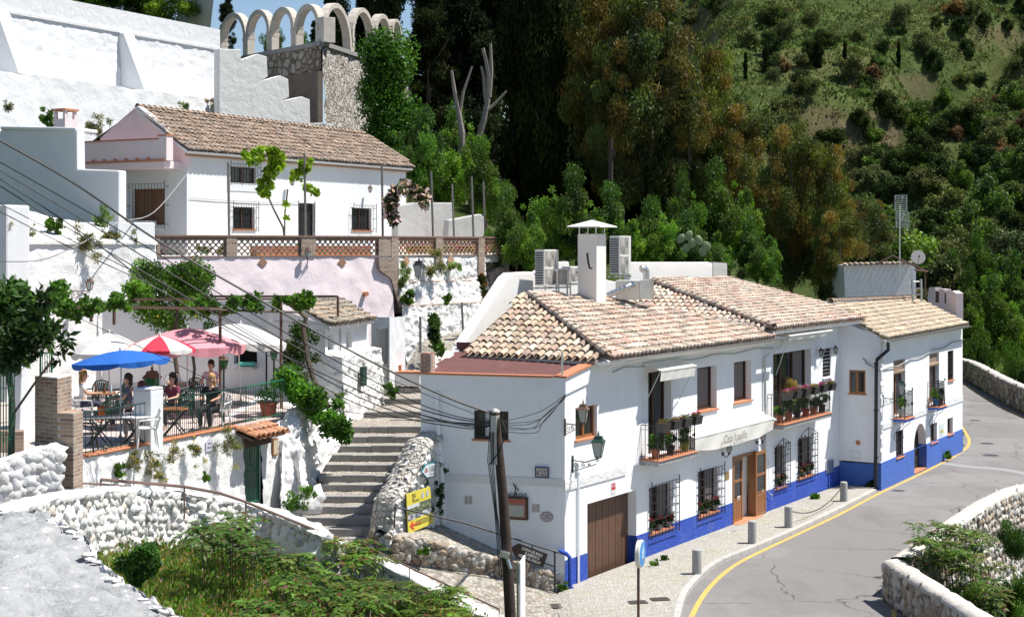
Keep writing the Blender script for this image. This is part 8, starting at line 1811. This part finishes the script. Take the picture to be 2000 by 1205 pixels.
# ------------------------------------------------------------------ cafe terrace: pergola, parasols, chairs, tables, people
pg=thing('pergola','rusty steel pergola frame over the cafe terrace','pergola',P(430,790,43));MR=M_['rust']
for px,r in(([(148,600,40),(240,600,41),(430,603,42.5)],.05),([(262,585,43),(578,584,45)],.04),([(400,579,47.5),(660,579,48)],.05)):mb=MB();mb.tube([P(*q)for q in px],r,4);mb.build('beam',MR,pg)
for x,y,D,z in((430,603,42.5,ZT),(549,584,45,ZT),(660,579,48,6.6),(178,600,40.4,6.8),(223,600,40.8,6.7)):a=P(x,y,D);mb=MB();mb.tube([a,Vector((a.x,a.y,z))],.045,6);mb.build('post',MR,pg)
def parasol(lab,x,yt,D,R_,cols,rim,val=.14,n=8,tilt=0.,rot=.2):
 a=P(x,yt,D);root=thing('parasol',lab,'parasol',Vector((a.x,a.y,ZT)),'parasols on the cafe terrace');mb=MB();rz=rim;K=4
 M=Matrix.Translation(a)@Matrix.Rotation(tilt,4,'Y');pr=[]
 for i in range(n*K):
  th=2*math.pi*i/(n*K)+rot;e=abs((i%K)/K-.5)*2;sc=.93+.07*e
  pr.append([M@Vector((math.cos(th)*R_*q*(1-(1-sc)*q),math.sin(th)*R_*q*(1-(1-sc)*q),-rz*q**1.55+.02*q*(1-e)*0))for q in(0,.25,.5,.75,1)]+[M@Vector((math.cos(th)*R_*sc*1.0,math.sin(th)*R_*sc*1.0,-rz-val*(.55+.45*math.sin(math.pi*((i%K)/K))**.6)))])
 for i in range(n*K):
  j=(i+1)%(n*K);c=cols[(i//K)%len(cols)]
  for k in range(5):mb.add([pr[i][k],pr[j][k],pr[j][k+1],pr[i][k+1]],[(0,1,2,3)],c if k<4 or len(cols)==1 else c)
 mb.build('canopy',M_['clothmat'],root,smooth=True,auto=30)
 mb=MB()
 for i in range(0,n*K,K):mb.tube([p-UP*.015 for p in pr[i][:5]],.007,4);mb.tube([M@Vector((0,0,-rz*1.3)),pr[i][2]],.006,4)
 mb.build('ribs',M_['iron_grey'],root);mb=MB();mb.tube([M@Vector((0,0,.06)),M@Vector((0,0,-rz*1.3)),Vector((a.x,a.y,ZT+.05))],.02,8);mb.lathe([(.0,.1),(.03,.06),(.03,0)],M@Vector((0,0,0)),8);mb.build('pole',M_['ac_white'],root)
 mb=MB();mb.lathe([(.24,0),(.24,.05),(.06,.09),(.03,.16)],Vector((a.x,a.y,ZT)),14);mb.build('base',M_['concrete'],root)
m,nt,bs=newmat('parasol_cloth');at=nd(nt,'ShaderNodeAttribute',attribute_name='tint');nt.links.new(at.outputs['Color'],bs.inputs['Base Color']);bs.inputs['Roughness'].default_value=.85;tr=nd(nt,'ShaderNodeBsdfTranslucent');nt.links.new(at.outputs['Color'],tr.inputs[0]);ms=nd(nt,'ShaderNodeMixShader');ms.inputs[0].default_value=.18;nt.links.new(bs.outputs[0],ms.inputs[1]);nt.links.new(tr.outputs[0],ms.inputs[2]);nt.links.new(ms.outputs[0],nt.nodes['Material Output'].inputs[0]);bump(nt,bs,ntex(nt,pos(nt),6,3),.02);M_['clothmat']=m
WH=(.74,.73,.70)
parasol('royal blue parasol nearest the terrace railing',235,684,37.3,1.16,[(.015,.13,.50)],.26,.14,tilt=-.06)
parasol('red and white striped parasol overlapping the big pink one',312,656,40.3,.95,[WH,(.62,.035,.07)],.34,.12,rot=.5)
parasol('large faded pink parasol in the middle of the terrace',366,641,43.3,1.62,[(.72,.30,.34)],.48,.26)
parasol('white parasol beside the serving hatch at the right',470,632,46.0,1.42,[WH],.48,.22,tilt=.1)
parasol('white parasol farthest left against the white wall',213,650,43.5,1.05,[WH],.55,.2)
def chair(name,mat,lab):
 root=thing(name,lab,'chair',(0,0,0));mb=MB();mb.prism([(-.22,-.2,.42),(.22,-.2,.42),(.25,.22,.44),(-.25,.22,.44)],UP*.025);mb.build('seat',mat,root,bevel=.008)
 mb=MB()
 for k in range(7):x=-.18+.06*k;mb.prism([(x-.018,-.21,.45),(x+.018,-.21,.45),(x*1.15+.018,-.30,.84),(x*1.15-.018,-.30,.84)],Vector((0,-.015,0)))
 mb.tube([(-.24,-.2,.44),(-.27,-.28,.72),(-.2,-.31,.86),(0,-.32,.90),(.2,-.31,.86),(.27,-.28,.72),(.24,-.2,.44)],.022,6);mb.build('backrest',mat,root)
 for s in(-1,1):
  mb=MB();mb.tube([(s*.26,-.26,.66),(s*.30,0,.66),(s*.28,.2,.64),(s*.25,.24,.44)],.022,5);mb.build('armrest',mat,root)
  for y in(-.2,.2):mb=MB();mb.tube([(s*.22,y,.43),(s*.27,y*1.25,0)],[.032,.02],5);mb.build('leg',mat,root)
 freeze(root);return root
CH_={}
for k,mt_ in(('w','plastic_white'),('g','plastic_green'),('b','plastic_black')):CH_[k]=chair('plastic_chair',M_[mt_],'')
used=set();wd_=dict(w='white plastic chair ',g='dark green plastic chair ',b='black plastic chair ')
for x,y,rz,k,l in((163,828,-1.3,'w','of the woman with long blond hair'),(186,806,2.8,'g','nearest the white wall behind the square table'),(232,808,2.4,'g','behind the square table, right of the bottles'),(221,838,.5,'g','with an orange bag on its seat'),(272,806,.4,'w','between the blue parasol pole and the white pillar'),(290,790,1.6,'w','in the shade behind the white pillar'),(287,872,1.9,'w','beside the low round table at the railing'),(166,885,-1.5,'b','at the railing corner by the brick pillar'),(262,838,1.7,'w','of the dark haired person by the parasol pole'),(350,826,2.6,'g','behind the person in sunglasses'),(372,800,2.8,'g','below the large pink parasol at the rear'),(345,790,-2.5,'w','at the rear wooden table'),(425,835,2.9,'w','of the blonde woman in black'),(318,800,-1.3,'g','left of the rear wooden table')):
 p=G(x,y,ZT+.005);L_=wd_[k]+l
 if k not in used:used.add(k);o=place(CH_[k],p,rz);tag(o,L_,group='plastic chairs on the terrace')
 else:dup(CH_[k],p,rz,1,L_,'plastic chairs on the terrace')
def table(lab,x,y,w_,d_,h,mat,rnd=False,xleg=True):
 p=G(x,y,ZT+.005);root=thing('cafe_table',lab,'table',p,'cafe tables');mb=MB()
 if rnd:mb.lathe([(w_/2,h-.03),(w_/2,h)],p,24)
 else:mb.box(-w_/2,w_/2,-d_/2,d_/2,h-.03,h,rot=Matrix.Rotation(.3,3,'Z'),at=p)
 mb.build('table_top',mat,root,bevel=.006)
 for s in(-1,1):mb=MB();mb.tube([p+Vector((-.28*s,-.1,0)),p+Vector((.28*s,.1,h-.03))],.018,5);mb.tube([p+Vector((-.28*s,.25,0)),p+Vector((.28*s,.25,h-.03))],.018,5);mb.build('leg',M_['iron'],root)
 return p
wt=M_['wood_mid'];p1=table('square wooden table with beer bottles under the blue parasol',197,818,.8,.8,.72,wt);p2=table('dark low table with crossed legs right behind the railing',192,872,1.0,.7,.70,M_['iron_grey']);table('small round white table at the railing',262,868,.7,.7,.68,M_['plastic_white'],True);table('round table of the person in sunglasses behind the railing',340,852,.7,.7,.7,wt,True);table('wooden table at the rear under the pink parasol',357,796,.9,.8,.72,wt)
for dx,c,l in((-.12,(.12,.05,.02),'left brown beer bottle on the square table'),(.12,(.12,.05,.02),'right brown beer bottle on the square table'),(.3,(.45,.55,.65),'clear water bottle on the square table')):mb=MB();mb.lathe([(.033,.725),(.033,.87),(.014,.93),(.014,.98)],p1+Vector((dx,-.1,0)),10,c);tag(mb.build('bottle',M_['tintplain'],smooth=True,auto=50),l,'bottle','bottles on the square table')
mb=MB();a=G(203,838,ZT);mb.blob(a+UP*.42,(.16,.12,.2),5,.4,6,9,(.60,.13,.015));tag(mb.build('orange_bag',M_['tinted'],smooth=True,auto=70),'orange patterned bag hanging on a green chair','bag')
SKIN=paint('skin',(.50,.29,.20),.55,.06,4,None,0,0)
def skin(name,nodes,edges,mat,root,sub=2):
 me=bpy.data.meshes.new(name);me.from_pydata([n_[:3]for n_ in nodes],edges,[]);ob=bpy.data.objects.new(name,me);COL.objects.link(ob);ob.parent=root
 ob.modifiers.new('skin','SKIN').use_smooth_shade=True;sk=me.skin_vertices
 if not sk:bpy.context.view_layer.objects.active=ob;b=bmesh.new();b.from_mesh(me);b.verts.layers.skin.verify();b.to_mesh(me);b.free();sk=me.skin_vertices
 for i,n_ in enumerate(nodes):r=n_[3];r=r if isinstance(r,tuple)else(r,r);sk[0].data[i].radius=r;sk[0].data[i].use_root=i==0
 s=ob.modifiers.new('sub','SUBSURF');s.levels=sub-1;s.render_levels=sub;me.materials.append(mat);return ob
def person(lab,x,y,rz,top,legs,hair,hl=.2,sleeves=True,lift=0.,arms=((.22,.34,.80),(.12,.36,.82)),glasses=False):
 root=thing('person',lab,'person',(0,0,0));hx={};N=[(0,0,.56,(.15,.11)),(0,-.02,.78,(.13,.09)),(0,-.02,.98,(.16,.095)),(0,0,1.12,.05),(0,.01,1.17,.05),(0,.03,1.24,(.068,.085)),(0,.02,1.33,(.075,.092)),(0,.01,1.39,(.05,.06))];Eg=[(0,1),(1,2),(2,3),(3,4),(4,5),(5,6),(6,7)]
 for s,w_ in((-1,arms[0]),(1,arms[1])):
  b=len(N);wx,wy,wz=w_;N+=[(s*.19,-.02,1.04,.052),(s*.25,.08,.83,.042),(s*wx,wy,wz,.028),(s*wx,wy+.06,wz,(.038,.018))];Eg+=[(2,b),(b,b+1),(b+1,b+2),(b+2,b+3)]
  for f in range(5):
   q=len(N);dx=(f-2)*.017;L=(.045,.06,.066,.06,.05)[f];N+=[(s*wx+dx*1.1,wy+.09 if f else wy+.06,wz-.005,.008),(s*wx+dx*1.3-(0 if f else s*.02),wy+.09+L*(1 if f else.5),wz-.03,.0065)];Eg+=[(b+3,q),(q,q+1)]
  b=len(N);N+=[(s*.10,.05,.54,.095),(s*.13,.42,.53,.065),(s*.13,.40,.28,.05),(s*.13,.37,.08,.036),(s*.13,.50,.03,.035)];Eg+=[(0,b),(b,b+1),(b+1,b+2),(b+2,b+3),(b+3,b+4)]
 skin('body',N,Eg,SKIN,root)
 def cm(c,nm):return flat(nm,c,.85)
 T=[(0,0,.55,(.165,.125)),(0,-.02,.78,(.145,.105)),(0,-.02,.99,(.175,.11)),(0,0,1.09,(.09,.07))];Te=[(0,1),(1,2),(2,3)]
 for s in(-1,1):b=len(T);T+=[(s*.19,-.02,1.045,.066),(s*.235,.05,.9,.06)];Te+=[(2,b),(b,b+1)]
 skin('shirt',T,Te,cm(top,'shirt_cloth'),root)
 T=[(0,0,.56,(.16,.125))];Te=[]
 for s in(-1,1):b=len(T);T+=[(s*.10,.05,.545,.108),(s*.13,.43,.535,.078),(s*.13,.41,.26,.064),(s*.13,.38,.12,.055)];Te+=[(0,b),(b,b+1),(b+1,b+2),(b+2,b+3)]
 skin('trousers',T,Te,cm(legs,'trouser_cloth'),root)
 mb=MB();mb.blob((0,-.015,1.36),(.10,.115,.105),3,.08,7,12)
 for k in range(5):a=-.9+.45*k;mb.blob((math.sin(a)*.075,-.05-math.cos(a)*.035,1.30-hl/2),(.035,.035,hl*.62+.04),k,.15,6,8)
 mb.build('hair',cm(hair,'hair_strands'),root,smooth=True,auto=70,org=(0,0,0))if False else mb.build('hair',cm(hair,'hair_strands'),root,smooth=True,auto=70)
 mb=MB()
 for s in(-1,1):mb.blob((s*.030,.112,1.30),(.022,.008,.014)if glasses else(.012,.007,.007),1,0,4,7,(.01,.01,.01));mb.blob((s*.078,.02,1.28),(.012,.02,.03),2,.1,4,6,(.5,.29,.2))
 mb.blob((0,.125,1.27),(.012,.016,.022),3,.1,4,6,(.5,.29,.2));mb.blob((0,.112,1.235),(.024,.008,.006),4,0,4,7,(.4,.09,.08));mb.build('face',M_['tinted'],root,smooth=True,auto=70)
 p=G(x,y,ZT+lift);root.location=p;root.rotation_euler=(0,0,rz)
person('person with long blond hair and white top seated with their back turned',163,828,-1.3,(.72,.72,.72),(.03,.035,.06),(.30,.17,.06),.30)
person('person with dark hair and grey top seated beside the blue parasol pole',250,838,1.7,(.10,.10,.13),(.05,.05,.07),(.03,.018,.015),.12)
person('person with auburn hair and white top seated beside the white pillar',276,860,1.0,(.60,.57,.54),(.4,.38,.35),(.16,.05,.025),.24)
person('person with sunglasses and maroon top seated behind the railing',337,836,2.6,(.16,.03,.06),(.03,.03,.03),(.03,.02,.02),.12,glasses=True)
person('blonde person in black with sunglasses seated behind the railing',413,838,2.9,(.015,.015,.018),(.02,.02,.025),(.40,.24,.10),.24,glasses=True)
person('person with short dark hair seated at the back near the serving hatch',412,800,3.0,(.55,.50,.60),(.1,.1,.12),(.03,.018,.015),.04)
mb=MB();FGn=fac_px(-15,33,28,33.4)
gl=thing('green_grille','dark green lattice grille at the left edge under the large-leaved tree','grille',FGn.w(0,0,3.4))
for k in range(9):t=FGn.L*k/8;mb.tube([FGn.w(t,0,3.5),FGn.w(t,0,6.1)],.014,4)
for z in np.arange(3.5,6.2,.37):
 mb.tube([FGn.w(0,0,z),FGn.w(FGn.L,0,z)],.01,4)
mb.build('bars',M_['iron_green'],gl)
gate('green_gate','narrow bright green gate top behind the brick pillar',fac_px(79,40.5,104,40.8),0,.34,ZT,zat_(688,40.6),0,M_['iron_green'],5)
mb=MB();Fx=fac_px(38,38,72,38.6);plate(mb,Fx,[(38,860),(42,715),(50,713),(72,780),(72,860)],.3);tag(mb.build('white_gable_wall',M_['white'],bevel=.03),'small white wall with slanting top left of the brick pillar','wall')
mb=MB();Fy=fac_px(-20,35.2,46,35.4);plate(mb,Fy,[(-20,905),(-20,842),(46,842),(46,905)],.3);tag(mb.build('brick_parapet',M_['brick']),'low brick parapet behind the green grille at the left edge','wall')
ta_=[P(-40,912,31.5),P(0,902,31.8),P(60,884,32.2),P(95,877,32.4),P(122,885,32.5)];tb_=[Vector((p.x,p.y-.1,p.z-1.6))for p in ta_]
rw2=thing('rubble_wall','whitewashed cobble wall with grey top left of the brick pillar base','wall',tb_[2]);mb=MB();lumpy(mb,ta_,tb_,40,16,.05,3);lumpy(mb,[p+Vector((0,.55,.06))for p in ta_],ta_,40,4,.04,3);mb.build('wall_core',M_['white_old'],rw2,smooth=True,auto=80)
mb=MB();rocks(mb,strip_surf(ta_,tb_),15,7,.28,61,SC_WHITE,.18,seg=8,rings=5,amp=.35);mb.build('stones',M_['stones'],rw2,smooth=True,auto=60)
# ------------------------------------------------------------------ planters, pots and flowers on the facade
def planter(lab,t,z,off,w_,fl,seed):
 root=thing('planter',lab,'planter',FA.w(t,off,z),'dark planters on the balcony rails');mb=MB();a,b=t-w_/2,t+w_/2
 mb.prism([FA.w(a,off-.1,z+.23),FA.w(a+.05,off-.09,z-.02),FA.w(a+.05,off+.09,z-.02),FA.w(a,off+.16,z+.23)],FA.u*w_);mb.build('box',M_['plastic_black'],root)
 C=np.array([FA.w(t+q*w_/5,off,z+.24)for q in(-2,-1,0,1,2)]);Q,ix=clumps(C,np.full(5,.09),260);leaf_mesh('plants',Q,.06,M_['leaf'],tintn(ix,5,[(.08,.15,.03),(.2,.14,.08),(.12,.09,.05)]),root)
 if fl:Q,ix=clumps(C+np.array([0,0,.04]),np.full(5,.1),26);leaf_mesh('flowers',Q,.06,M_['flower'],np.tile(fl,(26,1)),root,aspect=1.)
z1_=BL1[2]+.80;z2_=BL2[2]+.80;W1=BL1[1]-BL1[0];W2=BL2[1]-BL2[0]
for k,l in enumerate(('first','second','third','fourth')):planter(l+' planter from the left on the narrower balcony rail',BL1[0]+.2+k*(W1-.4)/3,z1_,.60,.46,(.5,.03,.2)if k==3 else None,k)
for k,l in enumerate(('first','second','third','fourth','fifth','sixth')):planter(l+' planter from the left on the wider balcony rail',BL2[0]+.2+k*(W2-.4)/5,z2_,.60,.44,(.6,.03,.3)if k!=3 else(.7,.5,.05),k)
def pot(lab,c,h,r,pc,lc,lh,fl=None,grp='pot plants on the balconies'):
 root=thing('potted_plant',lab,'potted plant',c,grp);mb=MB();mb.lathe([(r*.7,0),(r,h),(r*1.08,h),(r*1.08,h*.88)],c,12,pc);mb.build('pot',M_['tinted'],root,smooth=True,auto=40)
 C=np.array([c+Vector((R_.uniform(-r,r),R_.uniform(-r,r),h+R_.uniform(.05,lh)))for _ in range(8)]);Q,ix=clumps(C,np.full(8,max(r*.75,.07)),420);leaf_mesh('leaves',Q,.07,M_['leaf'],tintn(ix,8,lc),root,aspect=.8)
 if fl:Q,ix=clumps(C+np.array([0,0,.05]),np.full(8,r*.8),60);leaf_mesh('flowers',Q,.055,M_['flower'],np.tile(fl,(60,1)),root,aspect=1.)
TC=(.42,.16,.08);BK=(.02,.02,.02)
for B,n_,w_,specs in((BL1,3,'narrower',((TC,GRN,.35,None),(BK,GRN,.4,(.65,.03,.12)),((.25,.3,.04),GRN,.4,None))),(BL2,6,'wider',((TC,GRN,.2,None),(TC,DK,.5,None),(BK,GRN,.4,None),((.45,.06,.03),GRN,.3,None),(TC,GRN,.3,None),(BK,GRN,.35,None)))):
 for k in range(n_):s=specs[k];pot('%s potted plant from the left on the %s balcony floor'%(('first','second','third','fourth','fifth','sixth')[k],w_),FA.w(B[0]+.3+k*(B[1]-B[0]-.6)/(n_-1),.32,B[2]+.01),.26,.13,s[0],s[1],s[2],s[3])
pclump('dry_shrub','dry yellowish shrub standing on the wider balcony','shrub',[(x,y,52.2,9)for x,y in((1540,745),(1550,750),(1546,760),(1535,758),(1556,762))],1500,.06,[(.35,.26,.08),(.25,.2,.07)],asp=.3)
for k,(nm,o_,f)in enumerate((('nearer barred window left of the door',o_g1,(.5,.01,.015)),('barred window beside the door',o_g2,(.65,.01,.015)),('narrow arched grille window',o_g3,(.45,.02,.03)),('wide arched grille window',o_g4,(.5,.05,.05)))):
 n_=3 if k!=2 else 2
 for q in range(n_):t=o_[0]+.12+(o_[1]-o_[0]-.24)*q/(n_-1);pot(('left','right' if n_==2 else 'middle','right')[q]+' red geranium pot in the '+nm,FA.w(t,-.04,o_[2]+.005),.17,.085,(.35,.35,.36),DK,.16,f,'red geranium pots behind the window grilles')
pot('green plant in a blue pot on the balcony with the towel',FB.w(tb2[0]+.35,.25,tb2[1]+.01),.3,.14,(.03,.14,.3),GRN,.35,None,'pots on the end house balconies');pot('dark purple leaved plant on the balcony with the towel',FB.w(tb2[0]+1.0,.25,tb2[1]+.01),.25,.13,TC,[(.05,.04,.08),(.04,.07,.03)],.35,None,'pots on the end house balconies');pot('yellow green plant on the balcony beside the street lamp',FB.w(tb1[0]+.5,.2,tb1[1]+.01),.3,.14,(.4,.5,.5),VIN,.35,None,'pots on the end house balconies')
tq=(tb2[0]+pB2)/2+.2;mb=MB();mb.prism([FB.w(tq,.47,tb2[1]+.97),FB.w(tq+.5,.47,tb2[1]+.97),FB.w(tq+.5,.50,tb2[1]+.25),FB.w(tq,.50,tb2[1]+.25)],FB.n*.02);tag(mb.build('towel',paint('white_towel',(.72,.72,.70),.95,.1,6,None,0,.01),bevel=.008),'white towel hung over the balcony rail of the end house','towel')
pot('red tub planted with leafy vine behind the terrace railing',tw(tt(FT,555),-.5,ZT+.005),.4,.25,(.35,.05,.03),GRN,.5,None,'tubs on the terrace')
